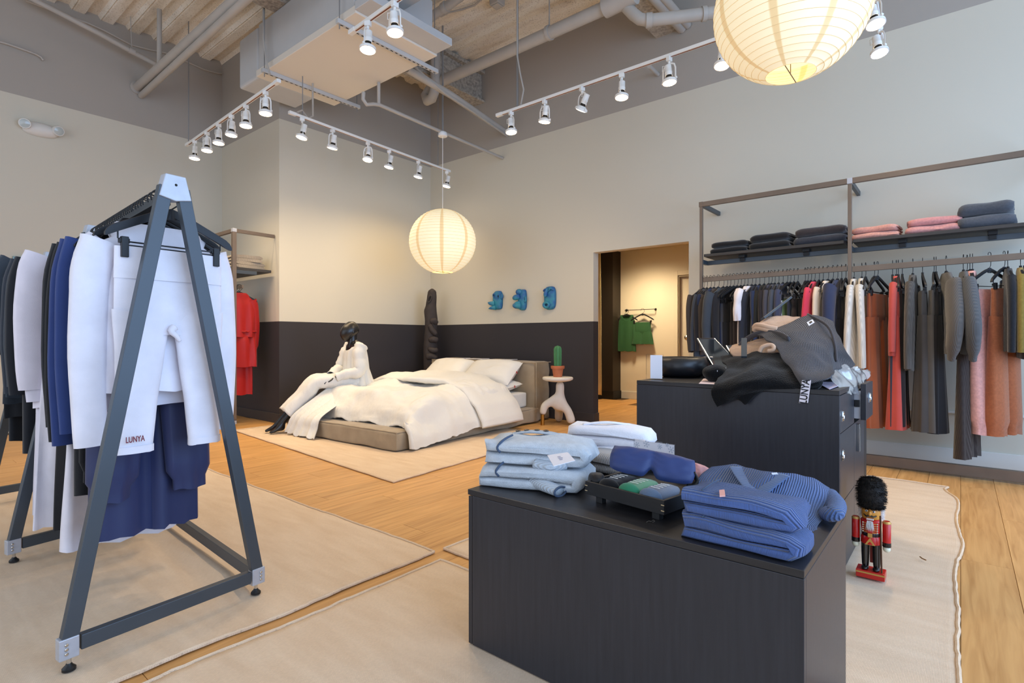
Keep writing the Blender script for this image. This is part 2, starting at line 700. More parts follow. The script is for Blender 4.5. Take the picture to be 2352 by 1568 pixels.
# ---------------------------------------------------------------- room shell
XW, YB, XC, YL, ZC = 6.3, 7.0, 3.62, 8.76, 5.33
OY0, OY1, OZ = 2.482, 3.784, 2.28
struct(M().box(-3.4, 9.5, -3.4, 9.0, -0.08, -0.008).build('floor', M_sub, smooth=0))
floor_ob = bpy.data.objects['floor']
pm = M()
a_, b_ = 0.8992, 0.0992
ring0 = [V((x, y, -0.012)) for x, y in ((-a_, -b_), (a_, -b_), (a_, b_), (-a_, b_))]
ring1 = [V((v.x, v.y, -0.0015)) for v in ring0]
ring2 = [V((v.x * 0.9992, v.y * 0.993, 0.0)) for v in ring0]
pm.loft([ring0, ring1, ring2])
plank0 = None
npl = 0
j = 0
y = -1.1
while y < 8.7:
    off = (0.0, 0.62, 1.23, 0.32, 0.95)[j % 5]
    x = -0.9 + off
    while x < 9.3:
        inside = x < 7.25 or (1.9 < y < 5.7)
        deep = y > 7.05 and x > 4.3
        shown = (x + 0.9) * CO + y * SI > 0.55 and y > -0.75 and not (y < 0 and x < 1.4)
        if inside and not deep and shown and npl < 298:
            if plank0 is None:
                plank0 = pm.build('plank', M_floor, floor_ob, smooth=0, loc=(x, y, 0))
                p = plank0
            else:
                p = plank0.copy()
                COL.objects.link(p)
                p.location = (x, y, 0)
            npl += 1
        x += 1.8
    y += 0.2
    j += 1

# ceiling deck: trapezoid corrugation running away from the glazing
prof = []
x = -3.4
while x < 6.45:
    prof += [(x, ZC), (x + 0.012, ZC + 0.012), (x + 0.024, ZC), (x + 0.135, ZC), (x + 0.165, ZC + 0.05), (x + 0.275, ZC + 0.05)]
    x += 0.305
ce = M()
nP = len(prof)
ce.add([V((x, yy, z)) for yy in (-3.4, 2.76, 5.87, 8.9) for x, z in prof], [(r * nP + i, r * nP + i + 1, (r + 1) * nP + i + 1, (r + 1) * nP + i) for r in range(3) for i in range(nP - 1)])
struct(ce.build('ceiling', M_deck, smooth=0.3))
for i, by in enumerate((2.76, 5.87)):
    bm_ = M()
    for (x0, x1, z0, z1, hw) in ((-3.3, 6.3, 4.82, 4.85, 0.13), (-3.3, 6.3, 4.85, 5.30, 0.055), (-3.3, 6.3, 5.27, 5.325, 0.13)):
        def ringb(x):
            w = hw + 0.006 * nz(x * 9, z0)
            return [V((x, by - w, z0 + 0.006 * nz(x * 11, 3))), V((x, by + w, z0 + 0.006 * nz(x * 11, 7))), V((x, by + w, z1)), V((x, by - w, z1))]
        bm_.loft([ringb(lerp(x0, x1, k / 90)) for k in range(91)])
    struct(bm_.build('ceiling_beam', M_fire, smooth=0.5))


def wall(name, boxes, m):
    w = M()
    for b in boxes:
        w.box(*b)
    return struct(w.build(name, m, smooth=0))


T = 0.124
wall('wall_right', [(XW, XW + T, -3.4, OY0, 0, 5.42)], MW)
wall('wall_right_dado', [(XW, XW + T, OY1, YB, 0, 5.42)], MWD)
wall('wall_right_lintel', [(XW, XW + T, OY0, OY1, OZ, 5.42)], MW)
wall('wall_back', [(XC, XW + T, YB, YB + 0.12, 0, 5.42)], MWD)
wall('wall_alcove', [(XC, XC + 0.12, YB + 0.12, YL, 0, 5.42)], MWD)
wall('wall_left', [(-3.4, XC + 0.12, YL, YL + 0.12, 0, 5.42)], MW)
# baseboards
bb = M().box(XC - 0.014, XW, YB - 0.014, YB, 0, 0.13)
struct(bb.build('baseboard_back', M_darktrim, smooth=0, bevel=0.004))
bb = M().box(XC - 0.014, XC, YB, YL, 0, 0.13)
struct(bb.build('baseboard_alcove', M_darktrim, smooth=0, bevel=0.004))
bb = M().box(XW - 0.016, XW, OY1 - 0.016, YB - 0.014, 0, 0.13).box(XW, XW + T, OY1 - 0.016, OY1, 0, 0.13)
struct(bb.build('baseboard_right', M_darktrim, smooth=0, bevel=0.004))
bb = M().box(XW - 0.016, XW, -3.4, OY0, 0, 0.14)
struct(bb.build('baseboard_window_side', M_white, smooth=0, bevel=0.004))
bb = M().box(XW - 0.02, XW, -1.6, 0.6, 0.455, 0.475)
struct(bb.build('trim_1', M_white, smooth=0, bevel=0.003))

# corridor behind the opening
wall('wall_corridor', [(9.3, 9.42, 3.86, 5.2, 0, 2.78), (9.3, 9.42, 1.4, 2.94, 0, 2.78), (9.3, 9.42, 2.94, 3.86, 2.25, 2.78)], M_cor)
wall('wall_corridor_near', [(XW + T, 9.42, 1.28, 1.4, 0, 2.78)], M_cor)
wall('wall_corridor_far', [(XW + T, 9.9, 6.3, 6.42, 0, 2.78), (9.9, 10.0, 5.2, 6.42, 0, 2.78)], M_cor)
cc = M().box(XW + T, 10.0, 1.28, 6.42, 2.78, 2.86)
struct(cc.build('ceiling_corridor', M_cor, smooth=0))
struct(M().box(9.284, 9.3, 3.94, 4.97, 0, 0.14).box(9.284, 9.3, 1.4, 2.87, 0, 0.14).build('baseboard_corridor', M_white, smooth=0, bevel=0.004))
struct(M().box(9.0, 9.42, 4.99, 5.46, 0.0, 2.78).build('wall_pilaster', mat('dark_brown_paint', '#2a241f', 0.5), smooth=0))
struct(M().box(8.985, 9.3, 4.975, 4.99, 0.0, 0.15).box(8.985, 9.0, 4.99, 5.46, 0, 0.15).build('baseboard_pilaster', M_black, smooth=0))
dr = M().box(9.37, 9.41, 2.96, 3.84, 0.01, 2.22)
d1 = struct(dr.build('door_1', mat('door_paint', '#d9d3c6', 0.45), smooth=0, bevel=0.003))
struct(M().box(9.285, 9.305, 3.86, 3.935, 0, 2.33).box(9.285, 9.305, 2.865, 2.94, 0, 2.33).box(9.285, 9.305, 2.94, 3.86, 2.25, 2.33).build('door_casing', M_cor, d1, smooth=0, bevel=0.003))
struct(M().box(9.305, 9.42, 3.84, 3.86, 0, 2.25).box(9.305, 9.42, 2.94, 2.96, 0, 2.25).box(9.305, 9.42, 2.96, 3.84, 2.22, 2.25).build('door_jamb', mat('jamb_painted_shade', '#a59a88', 0.5), d1, smooth=0))  # grey-brown jamb colour has the shadow of the door recess painted in
h = M()
mxX = Matrix.Rotation(-PI / 2, 4, 'Y')
h.lathe([(0.034, 0), (0.036, 0.008), (0.02, 0.016), (0.012, 0.02), (0.012, 0.05)], 20, (9.37, 3.735, 1.15), mxX)
h.tube([(9.325, 3.735, 1.15), (9.318, 3.70, 1.15), (9.322, 3.62, 1.148)], [0.011, 0.010, 0.008], 10)
h.build('door_handle', M_chrome, d1, smooth=0.8)
# ivory curtain drawn across the fitting-room side
cu = M()


def cuf(u, v):
    z = lerp(2.70, 0.12, u)
    a = v * 9
    return V((8.55 + 0.035 * math.sin(a * 2.1) + 0.01 * nz(a, u * 3), 4.985 + v * 0.7 + 0.14 * (1 - u) * (v > 0.01) * 0 - 0.02 * u, z))


cu.grid(cuf, 14, 60)
tag(cu.build('curtain', fabric('#eadcb4'), solid=0.004, smooth=3), 'ivory floor-length curtain hanging in the corridor behind the dark pilaster', 'curtain')


# ---------------------------------------------------------------- overhead services
def conduit(name, pts, r, label, cat='pipe', m=None, n=10, extra=None):
    t = M().tube(pts, r, n)
    o = t.build(name, m or M_pipe, smooth=0.9)
    tag(o, label, cat)
    if extra:
        for nm, fn in extra:
            fn().build(nm, m or M_pipe, o, smooth=0.9)
    return o


conduit('sprinkler_pipe', [(2.50, 8.74, 4.585), (2.50, 2.0, 4.60)], 0.056, 'thick pale painted pipe running out from the grey wall band above the garment rack', n=16,
        extra=[('pipe_hanger', lambda: M().tube([(2.5, 7.9, 4.64), (2.5, 7.9, 5.36)], 0.03, 8)), ('wall_flange', lambda: M().lathe([(0.085, 0), (0.085, 0.02)], 16, (2.5, 8.755, 4.58), Matrix.Rotation(PI / 2, 4, 'X')))])
conduit('drain_pipe', [(2.545, 8.74, 4.485), (2.50, 5.6, 4.50), (2.48, 2.0, 4.50)], 0.040, 'thinner pale pipe tucked against the underside of the thick ceiling pipe', n=14)
conduit('wall_pipe', [at(60, -10, Y=8.45), at(230, 78, Y=8.45), at(300, 117, Y=8.45), at(368, 153, Y=8.45)], 0.032, 'slim pale pipe slanting down along the grey band of the far wall',
        extra=[('hanger_rod', lambda: M().tube([at(303, 116, Y=8.45), at(299, 20, Y=8.45)], 0.006, 6)), ('clamp', lambda: M().tube([at(296, 114, Y=8.45), at(310, 121, Y=8.45)], 0.042, 10))])
pp = [at(px, py, Y=8.72) for px, py in ((-30, 88), (18, 101), (60, 116), (82, 124), (94, 131), (100, 139))]
conduit('cable', pp, 0.012, 'short grey cable stapled to the grey wall band above the emergency light', 'cable')
pp = [at(px, py, Y=8.7) for px, py in ((60, 2), (120, 24), (165, 41), (200, 52), (240, 70), (300, 102), (340, 113), (380, 121), (430, 142), (470, 160), (500, 168), (509, 168))]
conduit('wiring_cable', pp, 0.012, 'thin wavy cable following the joint of far wall and ceiling deck', 'cable')
conduit('water_main', [(5.2, 5.62, 4.70), (5.2, 4.4, 4.70), (5.2, 2.95, 4.715)], 0.072, 'large pale pipe hung below the deck beside the track over the masks', n=18,
        extra=[('coupling', lambda: M().tube([(5.2, 2.98, 4.715), (5.2, 2.62, 4.73)], 0.105, 18)), ('hanger_rod', lambda: M().tube([(5.2, 3.72, 4.78), (5.2, 3.72, 5.34)], 0.008, 6)),
               ('clamp', lambda: M().tube([(5.2, 3.74, 4.71), (5.2, 3.70, 4.71)], 0.085, 18)),
               ('trap_elbow', lambda: M().tube([(5.2, 5.6, 4.70), (5.2, 5.78, 4.66), (5.16, 5.84, 4.56), (5.14, 5.78, 4.47), (5.12, 5.66, 4.46), (5.11, 5.6, 4.53), (5.11, 5.58, 4.66), (5.11, 5.58, 5.3)], 0.068, 14))])
conduit('branch_pipe', [at(1428, 4, X=5.25), at(1455, 33, X=5.25), at(1470, 44, X=5.27), at(1490, 47, X=5.3), at(1560, 39, X=5.45), at(1632, 30, X=5.6), at(1700, 22, X=5.75)], 0.062,
        'pale pipe with an elbow passing in front of the second ceiling beam', n=16,
        extra=[('elbow_collar', lambda: M().tube([at(1484, 47.5, X=5.29), at(1498, 46, X=5.32)], 0.074, 16)), ('pipe_collar', lambda: M().tube([at(1612, 32.5, X=5.555), at(1622, 31, X=5.58)], 0.074, 16))])
q = at(1566, 66, X=6.29)
conduit('overhead_pipe', [q, q + V((-3.2, 0, 0))], 0.055, 'pale pipe meeting the grey wall band nearer the beam end, of a parallel pair', n=14)
q = at(1579, 58, X=6.29)
conduit('overhead_pipe', [q, q + V((-3.2, 0, 0))], 0.045, 'pale pipe meeting the grey wall band farther from the beam end, of a parallel pair', n=14)
conduit('lantern_conduit', [at(835, 212, Y=5.37), at(834, 228, Y=5.37), at(842, 240, Y=5.37), at(858, 239, Y=5.37), at(872, 241, Y=5.37), (4.6, 5.37, 3.91), (6.29, 5.37, 3.87)], 0.022,
        'thin pale conduit crossing above the bed and carrying the lantern canopy',
        extra=[('drop_rod', lambda: M().tube([at(870, 241, Y=5.37), at(870, 190, Y=5.37)], 0.02, 8))])
conduit('diagonal_conduit', [(4.10, 4.96, 4.26), (4.9, 5.03, 4.24), (6.29, 5.30, 4.24)], 0.045, 'pale conduit slanting from the air handler to the wall above the masks',
        extra=[('strapped_cable', lambda: M().tube([(4.1, 4.93, 4.33), (4.7, 4.98, 4.20), (5.3, 5.06, 4.18), (6.28, 5.27, 4.18)], 0.014, 6))])
conduit('wall_stub_pipe', [at(1491, 152, X=6.0), at(1511, 171, X=6.29)], 0.025, 'short pale pipe stub on the grey band behind the white track')
conduit('deck_pipe', [at(935, 78, X=4.6), at(1030, 12, X=4.6), at(1080, -25, X=4.6)], 0.055, 'pale pipe under the stained deck beside the air handler', n=14,
        extra=[('pipe_collar', lambda: M().tube([at(1018, 20, X=4.6), at(1026, 14, X=4.6)], 0.066, 14))])
conduit('deck_cable', [at(1012, 38, z=5.28), at(1030, 29, z=5.28), at(1060, 22, z=5.29), at(1090, 12, z=5.29), at(1112, -6, z=5.29)], 0.012, 'thin cable looping under the stained deck beside the pipe', 'cable')
t = thing('junction_box', 'small pale square junction box fixed under the ceiling deck', 'box', at(1142, 6, z=5.27))
M().box(-0.07, 0.07, -0.07, 0.07, -0.04, 0.06).build('box_body', M_pipe, t, smooth=0, bevel=0.01)
M().box(-0.05, 0.05, -0.05, 0.05, -0.05, -0.04).build('cover_plate', M_pipe, t, smooth=0, bevel=0.004)

# air handler
ah = thing('air_handler', 'big pale grey boxed air handler hanging below the ceiling deck', 'air conditioner', (3.54, 5.4, 4.2))
M().box(-0.5, 0.5, -0.95, 0.97, 0.01, 0.62).build('cabinet', M_duct, ah, smooth=0, bevel=0.015)
M().box(-0.52, 0.515, -1.0, 0.985, 0, 0.075).build('drip_tray', mat('pale_drip_tray', '#e4dccf', 0.55), ah, smooth=0, bevel=0.006)
M().box(-0.505, 0.235, 0.975, 1.46, 0.0, 0.6).build('return_box', M_duct, ah, smooth=0, bevel=0.03, seg=3)
M().box(-0.35, 0.02, -1.9, -0.95, 0.25, 0.6).build('supply_duct', M_duct, ah, smooth=0, bevel=0.01)
M().box(-0.53, 0.50, -1.25, -1.0, 0.02, 0.10).build('tray_lip', M_duct, ah, smooth=0, bevel=0.005)
for k, yy in enumerate((0.72, -0.78)):
    st = M().box(-0.58, 0.72, yy - 0.022, yy + 0.022, -0.045, 0.0)
    s_ = st.build('strut_channel', M_duct, ah, smooth=0, bevel=0.004)
    sl = None
    for i in range(21):
        if sl is None:
            sl = M().box(0, 0.03, -0.006, 0.006, -0.0012, 0.001).build('slot', M_slot, s_, smooth=0)
            q = sl
        else:
            q = sl.copy()
            COL.objects.link(q)
        q.location = (-0.54 + i * 0.06, yy, -0.045)
    for x0 in (-0.55, 0.68):
        M().tube([(x0, yy, -0.09), (x0, yy, 1.13)], 0.006, 6).build('hanger_rod', M_galv, ah)
M().tube([(-0.57, 0.55, -0.12), (-0.58, 0.6, 0.0), (-0.59, 0.66, 0.3), (-0.58, 0.68, 0.7), (-0.57, 0.68, 1.13)], 0.012, 6).build('feed_cable', M_pipe, ah)

# thin suspension wires
for (px, z0, X, Y, lab) in ((440, 3.74, 2.84, 7.9, 'thin suspension wire holding the far end of the track over the garment rack'),
                            (722, 3.74, 3.36, 5.95, 'suspension rod near the glazed end of the track facing the column'),
                            (1010, 3.74, 5.62, 6.08, 'suspension rod near the corner end of the track facing the column'),
                            (1200, 3.74, 4.765, 3.85, 'suspension conduit at the far end of the track over the masks')):
    m_ = M().tube([(X, Y, z0), (X, Y, 5.34)], 0.007 if px != 1200 else 0.013, 6)
    tag(m_.build('suspension_rod', M_galv), lab, 'rod')
m_ = M().tube([(4.765, 3.80, 3.745), (4.765, 3.76, 3.9), (4.75, 3.80, 4.1), (4.75, 3.84, 4.3), (4.75, 3.84, 5.34)], 0.009, 6)
tag(m_.build('power_cable', M_pipe), 'grey power cable dropping from the deck to the track over the masks', 'cable')
m_ = M().tube([(3.28, 5.93, 3.745), (3.35, 5.95, 3.80), (3.45, 5.98, 3.74), (3.52, 6.0, 3.80), (3.53, 6.02, 4.2)], 0.011, 6)
tag(m_.build('power_cable', M_pipe), 'grey power cable looping from the air handler to the track facing the column', 'cable')

# ---------------------------------------------------------------- track lights
M_copper = mat('copper_strip', '#8a4a30', 0.4, 0.6)
M_bulb = mat('lit_lamp_face', '#ffe2bb', 0.4, emit=14.0)


def track(name, a, b, label):
    t = M().bar(a + V((0, 0, 0.018)), b + V((0, 0, 0.018)), 0.036, 0.03)
    o = t.build(name, M_lampw, smooth=0, bevel=0.004)
    tag(o, label, 'track light rail')
    d = (b - a).normalized()
    M().bar(a + d * 0.06 + V((0, 0, 0.0025)), b - d * 0.06 + V((0, 0, 0.0025)), 0.010, 0.003).build('copper_strip', M_copper, o, smooth=0)
    for p, q_ in ((a - d * 0.02, a + d * 0.07), (b - d * 0.07, b + d * 0.02)):
        M().bar(p + V((0, 0, 0.017)), q_ + V((0, 0, 0.017)), 0.042, 0.036).build('end_cap', M_lampw, o, smooth=0, bevel=0.004)
    return o


def lamp_proto():
    t = thing('track_spotlight', 'x', 'spotlight')
    M().box(-0.018, 0.018, -0.026, 0.026, -0.035, 0.006).lathe([(0.012, -0.06), (0.012, -0.035)], 10).build('adapter', M_lampw, t, smooth=0.5, bevel=0.004)
    pts = [(-0.066, 0, -0.205), (-0.064, 0, -0.11), (-0.052, 0, -0.075), (-0.025, 0, -0.06), (0.025, 0, -0.06), (0.052, 0, -0.075), (0.064, 0, -0.11), (0.066, 0, -0.205)]
    M().tube(pts, (0.008, 0.004), 6).build('yoke', M_lampw, t)
    hd = M().lathe([(0.012, 0.135), (0.03, 0.13), (0.031, 0.075), (0.033, 0.072), (0.033, 0.06), (0.031, 0.057), (0.031, 0.035)], 20)
    hd.lathe([(0.032, 0.012), (0.055, -0.004), (0.066, -0.012), (0.067, -0.032), (0.060, -0.034)], 24, cap=False)
    for sx in (-1, 1):
        hd.lathe([(0.010, 0), (0.010, 0.014)], 10, (sx * 0.064, 0, -0.012), Matrix.Rotation(sx * PI / 2, 4, 'Y'))
    h_ = hd.build('lamp_head', M_lampw, t, loc=(0, 0, -0.2))
    M().lathe([(0.028, 0.035), (0.026, 0.022), (0.030, 0.012)], 16, cap=False).build('dark_neck', M_slot, h_)
    M().lathe([(0.060, -0.031), (0.045, -0.038), (0.02, -0.041), (0.001, -0.042)], 20, cap=False).build('bulb', M_bulb, h_)
    M().tube([(0.01, 0, 0.13), (0.045, 0.02, 0.14), (0.05, 0.02, 0.09), (0.03, 0.0, 0.10)], 0.004, 6).build('lamp_cord', M_lampw, h_)
    return t


LP = None


def lamp(p, rz, label, group, tilt=(0, 0), power=1.0):
    global LP
    if LP is None:
        LP = lamp_proto()
        t = LP
        t['label'], t['group'] = label, group
        t.location, t.rotation_euler = p, (0, 0, rz)
    else:
        t = dup(LP, p, rz, label, group)
    for ch in t.children:
        if ch.name.startswith('lamp_head'):
            ch.rotation_euler = (tilt[0], tilt[1], 0)
    l = bpy.data.lights.new('spot', 'SPOT')
    l.energy, l.color = SPOT_W * power, SPOT_COL
    l.spot_size, l.spot_blend, l.shadow_soft_size = math.radians(125), 1.0, 0.05
    o = bpy.data.objects.new('lamp_beam', l)
    COL.objects.link(o)
    Rm = Matrix.Rotation(rz, 4, 'Z') @ Matrix.Rotation(tilt[0], 4, 'X') @ Matrix.Rotation(tilt[1], 4, 'Y')
    o.location = V(p) + V((0, 0, -0.2)) + (Rm @ V((0, 0, -0.055)))
    o.rotation_euler = Rm.to_euler()
    return t


ZT = 3.7
track('lighting_track', V((2.85, 7.98, ZT)), V((2.73, 5.3, ZT)), 'white lighting track of six lamps beside the air handler, over the garment rack')
g1 = 'spotlights on the track over the garment rack'
for i, px in enumerate((438, 470, 500, 533, 570, 620)):
    q = at(px, 340, X=2.79)
    x_ = lerp(2.73, 2.85, (q.y - 5.3) / 2.68)
    lamp((x_, q.y, ZT), (1.3, 1.9, 1.7, 0.5, 1.8, 2.0)[i], f'lit white spotlight, {ORD[i]} from the far end of the garment rack track', g1, (0.05, 0.05))
track('lighting_track', V((3.2, 5.93, ZT)), V((5.87, 6.10, ZT)), 'white lighting track of six lamps facing the column beside the bed')
g2 = 'spotlights on the track facing the column'
for i, px in enumerate((694, 764, 845, 894, 961, 1026)):
    q = at(px, 340, Y=5.93 + 0.17 * (i / 5))
    lamp((q.x, q.y, ZT), (1.2, 0.3, 1.9, 0.8, 0.6, 0.9)[i], f'lit white spotlight, {ORD[i]} from the air handler on the column track', g2, (0.22, 0.0))
track('lighting_track', V((4.765, 4.14, ZT)), V((4.765, 0.72, ZT)), 'long white lighting track parallel to the mask wall')
g3 = 'spotlights on the long track parallel to the mask wall'
for i, px in enumerate((1174, 1251, 1337, 1428, 1537, 1658)):
    q = at(px, 200, X=4.765)
    tl = [(0, 0.12), (0.0, -0.15), (0.1, -0.55), (0.0, 0.1), (0.0, 0.1), (0, 0.2)][i]
    lamp((4.765, q.y, ZT), (1.2, 1.5, 1.2, 0.3, 1.4, 0.3)[i], f'lit white spotlight, {ORD[i]} from the corner end of the mask wall track', g3, tl)
track('lighting_track', V((3.2, 0.44, ZT)), V((5.62, 0.53, ZT)), 'short white lighting track beside the big paper lantern, crossing towards the shelf wall')
g4 = 'spotlights on the crossing track beside the big lantern'
for i, (x_, y_) in enumerate(((5.38, 0.52), (4.87, 0.495), (4.42, 0.48))):
    lamp((x_, y_, ZT), 0.75, f'lit white spotlight, {ORD[i]} from the shelf wall on the crossing track beside the lantern', g4, (0, 0.25))
track('lighting_track', V((2.69, 3.98, ZT)), V((2.56, 1.4, ZT)), 'white lighting track hanging in front of the near end of the air handler')
g5 = 'spotlights on the track in front of the air handler'
for i, (x_, y_) in enumerate(((2.67, 3.72), (2.65, 3.35), (2.6, 2.62))):
    lamp((x_, y_, ZT), (0.5, 1.6, 1.0)[i], f'lit white spotlight, {ORD[i]} from the air handler on the nearest track', g5, (0, 0.1))

# corridor downlight
l = bpy.data.lights.new('corridor_lamp', 'SPOT')
l.energy, l.color, l.spot_size, l.spot_blend, l.shadow_soft_size = 190, (1.0, 0.76, 0.45), math.radians(160), 1.0, 0.2
o = bpy.data.objects.new('corridor_lamp', l)
COL.objects.link(o)
o.location = (8.45, 4.3, 2.70)
t = thing('ceiling_downlight', 'recessed lamp in the corridor ceiling lighting the wall with the green garments', 'ceiling light', (8.45, 4.3, 2.74))
M().lathe([(0.07, 0.03), (0.08, 0.0), (0.06, -0.004)], 20, cap=False).build('trim_ring', M_white, t)
M().lathe([(0.058, 0.0), (0.001, 0.004)], 20, cap=False).build('bulb', M_bulb, t)


# ---------------------------------------------------------------- paper lanterns
def lanternmat():
    m, nt, b = newmat('lit_washi_paper')
    N, L = nt.nodes, nt.links
    tc = N.new('ShaderNodeTexCoord')
    sp = N.new('ShaderNodeSeparateXYZ')
    L.new(tc.outputs['Object'], sp.inputs[0])
    an = N.new('ShaderNodeMath')
    an.operation = 'ARCTAN2'
    L.new(sp.outputs['Y'], an.inputs[0])
    L.new(sp.outputs['X'], an.inputs[1])
    ml = N.new('ShaderNodeMath')
    ml.operation = 'MULTIPLY'
    ml.inputs[1].default_value = 8
    L.new(an.outputs[0], ml.inputs[0])
    cs = N.new('ShaderNodeMath')
    cs.operation = 'COSINE'
    L.new(ml.outputs[0], cs.inputs[0])
    r = N.new('ShaderNodeValToRGB')
    r.color_ramp.elements[0].position, r.color_ramp.elements[0].color = 0.86, srgb('#f4e6c2')
    r.color_ramp.elements[1].position, r.color_ramp.elements[1].color = 0.95, srgb('#dfc493')
    L.new(cs.outputs[0], r.inputs[0])
    b.inputs['Roughness'].default_value = 0.8
    L.new(r.outputs[0], b.inputs['Base Color'])
    L.new(r.outputs[0], b.inputs['Emission Color'])
    b.inputs['Emission Strength'].default_value = 0.40
    return m


M_lan = lanternmat()
M_rib = mat('bamboo_hoop', '#d2bb8d', 0.7, emit=0.3)
M_lin = mat('lantern_inside', '#fbe8b8', 0.8, emit=0.7)


def lantern(C, r, label, cordtop, canopy=None):
    t = thing('paper_lantern', label, 'lantern', C, group='round paper lanterns')
    N_ = 26
    pr = []
    hz = 0.965
    a0, a1 = -1.25, 1.33
    for i in range(N_ * 3 + 1):
        a = lerp(a0, a1, i / (N_ * 3))
        k = r * (1 - 0.006 * abs(math.sin(PI * (i % 3) / 3)))
        pr.append((k * math.cos(a), k * math.sin(a) * hz))
    M().lathe(pr, 64, cap=False).build('paper_shade', M_lan, t, smooth=3)
    w = M()
    for i in range(N_ + 1):
        a = lerp(a0, a1, i / N_)
        rr, zz = r * math.cos(a) * 1.001, r * math.sin(a) * hz * 1.001
        w.tube([(rr * math.cos(2 * PI * k / 56), rr * math.sin(2 * PI * k / 56), zz) for k in range(56)], 0.0016, 4, closed=True)
    w.build('wire_hoops', M_rib, t)
    rb, zb = r * math.cos(a0), r * math.sin(a0) * hz
    M().lathe([(rb * 1.6, zb + 0.13), (rb * 0.5, zb + 0.16), (0.01, zb + 0.17)], 24, cap=False).build('glowing_interior', M_lin, t)
    M().tube([(-rb, 0, zb), (rb, 0, zb)], 0.003, 6).tube([(0, 0, zb), (0, 0, zb + 0.15)], 0.003, 6).build('wire_stretcher', M_steel, t)
    M().tube([(0, 0, r * hz * 0.95), (0, 0, cordtop - C[2])], 0.004, 6).build('pendant_cord', M_lampw, t)
    if canopy:
        M().lathe([(0.001, 0.03), (0.05, 0.03), (0.058, 0.02), (0.058, 0.0), (0.062, -0.002), (0.062, -0.025), (0.05, -0.032), (0.001, -0.034)], 28, (0, 0, canopy - C[2])).build('ceiling_canopy', M_lampw, t)
        M().tube([(0.0, 0, canopy + 0.03 - C[2]), (0.0, 0, 5.33 - C[2])], 0.012, 8).build('conduit_drop', M_galv, t)
    return t


lantern((5.05, 5.37, 2.43), 0.447, 'round white paper lantern hanging above the bed', 3.86, 3.87)
lantern((3.73, 0.82, 3.19), 0.452, 'large glowing paper lantern cut by the top edge above the dark desk', 5.3)

# emergency light on the far wall
t = thing('emergency_light', 'white twin-head emergency light on the far wall above the garment rack', 'emergency light', (1.477, 8.70, 3.708))
ring = []
for i in range(13):
    a = PI * i / 12
    x_ = -0.17 * math.cos(a)
    hh = 0.012 + 0.075 * math.sin(a) ** 0.6
    ring.append([V((x_, 0.055 - (0.05 + 0.04 * math.sin(a)) * max(0, math.cos(b)), hh * math.sin(b) - 0.01)) for b in [2 * PI * k / 14 for k in range(14)]])
M().loft(ring).build('housing', M_white, t, smooth=1)
for sx in (-1, 1):
    hm = M().lathe([(0.055, 0.0), (0.062, 0.03), (0.058, 0.055)], 20, (sx * 0.15, -0.005, 0.012), Matrix.Rotation(PI / 2 + 0.3, 4, 'X') @ Matrix.Rotation(sx * 0.2, 4, 'Y'))
    hd = hm.build('lamp_head', M_white, t, smooth=0.6)
    M().lathe([(0.05, 0.056), (0.03, 0.062), (0.001, 0.064)], 18, (sx * 0.15, -0.005, 0.012), Matrix.Rotation(PI / 2 + 0.3, 4, 'X') @ Matrix.Rotation(sx * 0.2, 4, 'Y')).build('lens', mat('clear_lens', '#b9c2c0', 0.15, spec=0.7), hd)
# dark framed panel
t = thing('framed_panel', 'dark square panel with a glass edge on the far wall behind the garment rack', 'picture', (1.50, 8.75, 1.85))
M().box(-0.28, 0.30, -0.03, 0.0, -0.30, 0.262).build('glass_front', mat('glass_edge', '#5a7d78', 0.1, spec=0.6), t, smooth=0, bevel=0.003)
M().box(-0.265, 0.29, -0.036, -0.03, -0.29, 0.25).build('dark_print', mat('dark_print', '#241f1e', 0.5, var=0.15), t, smooth=0)
t = thing('wall_outlet', 'dark double power outlet on the dado behind the bed', 'outlet', (5.326, 6.998, 0.50))
M().box(-0.04, 0.04, -0.008, 0, -0.062, 0.062).build('cover_plate', M_black, t, smooth=0, bevel=0.003)
for zz in (-0.025, 0.025):
    M().box(-0.018, 0.018, -0.012, -0.006, zz - 0.016, zz + 0.016).build('socket', M_slot, t, smooth=0, bevel=0.003)


# ---------------------------------------------------------------- rugs
def rug(x0, x1, y0, y1, label, seed, edge=None, hump=None, nu=70, nv=70, z0=0.0):
    def P(u, v):
        x, y = lerp(x0, x1, u), lerp(y0, y1, v)
        w = 0.014
        ex = w * nz(y * 3 + seed, 1.3) + 0.5 * w * nz(y * 14, seed)
        ey = w * nz(x * 3 + seed, 7.7) + 0.5 * w * nz(x * 14, seed + 3)
        x += ex * (1 if u > 0.5 else -1) * abs(2 * u - 1)
        y += ey * (1 if v > 0.5 else -1) * abs(2 * v - 1)
        if edge:
            y += edge(x) * (1 - v) ** 2
        z = 0.009 + 0.004 * nz(x * 2.2, y * 2.2, seed)
        if hump:
            z += hump(x, y)
        return V((x, y, z0 + z))
    o = M().grid(P, nu, nv).build('area_rug', M_rug, smooth=3, solid=0.008)
    tag(o, label, 'rug')
    for nm, f in (('side', lambda t: P(0, t)), ('side', lambda t: P(1, t)), ('end', lambda t: P(t, 0)), ('end', lambda t: P(t, 1))):
        M().tube([f(k / 90) for k in range(91)], 0.0075, 6).build('edge_binding', M_rug, o)
    return o


_ha, _hb = at(378, 1205, z=0.0), at(575, 1345, z=0.0)


def hump1(x, y):
    d = (_hb - _ha)
    L_ = d.length
    d.normalize()
    p = V((x, y, 0)) - _ha
    t = p.dot(d)
    n_ = abs(p.x * d.y - p.y * d.x - 0.055)
    k = max(0, min(1, t / 0.25 + 0.6)) * max(0, min(1, (L_ - t) / 0.25 + 0.5))
    return 0.034 * k * math.exp(-(n_ / 0.045) ** 2)


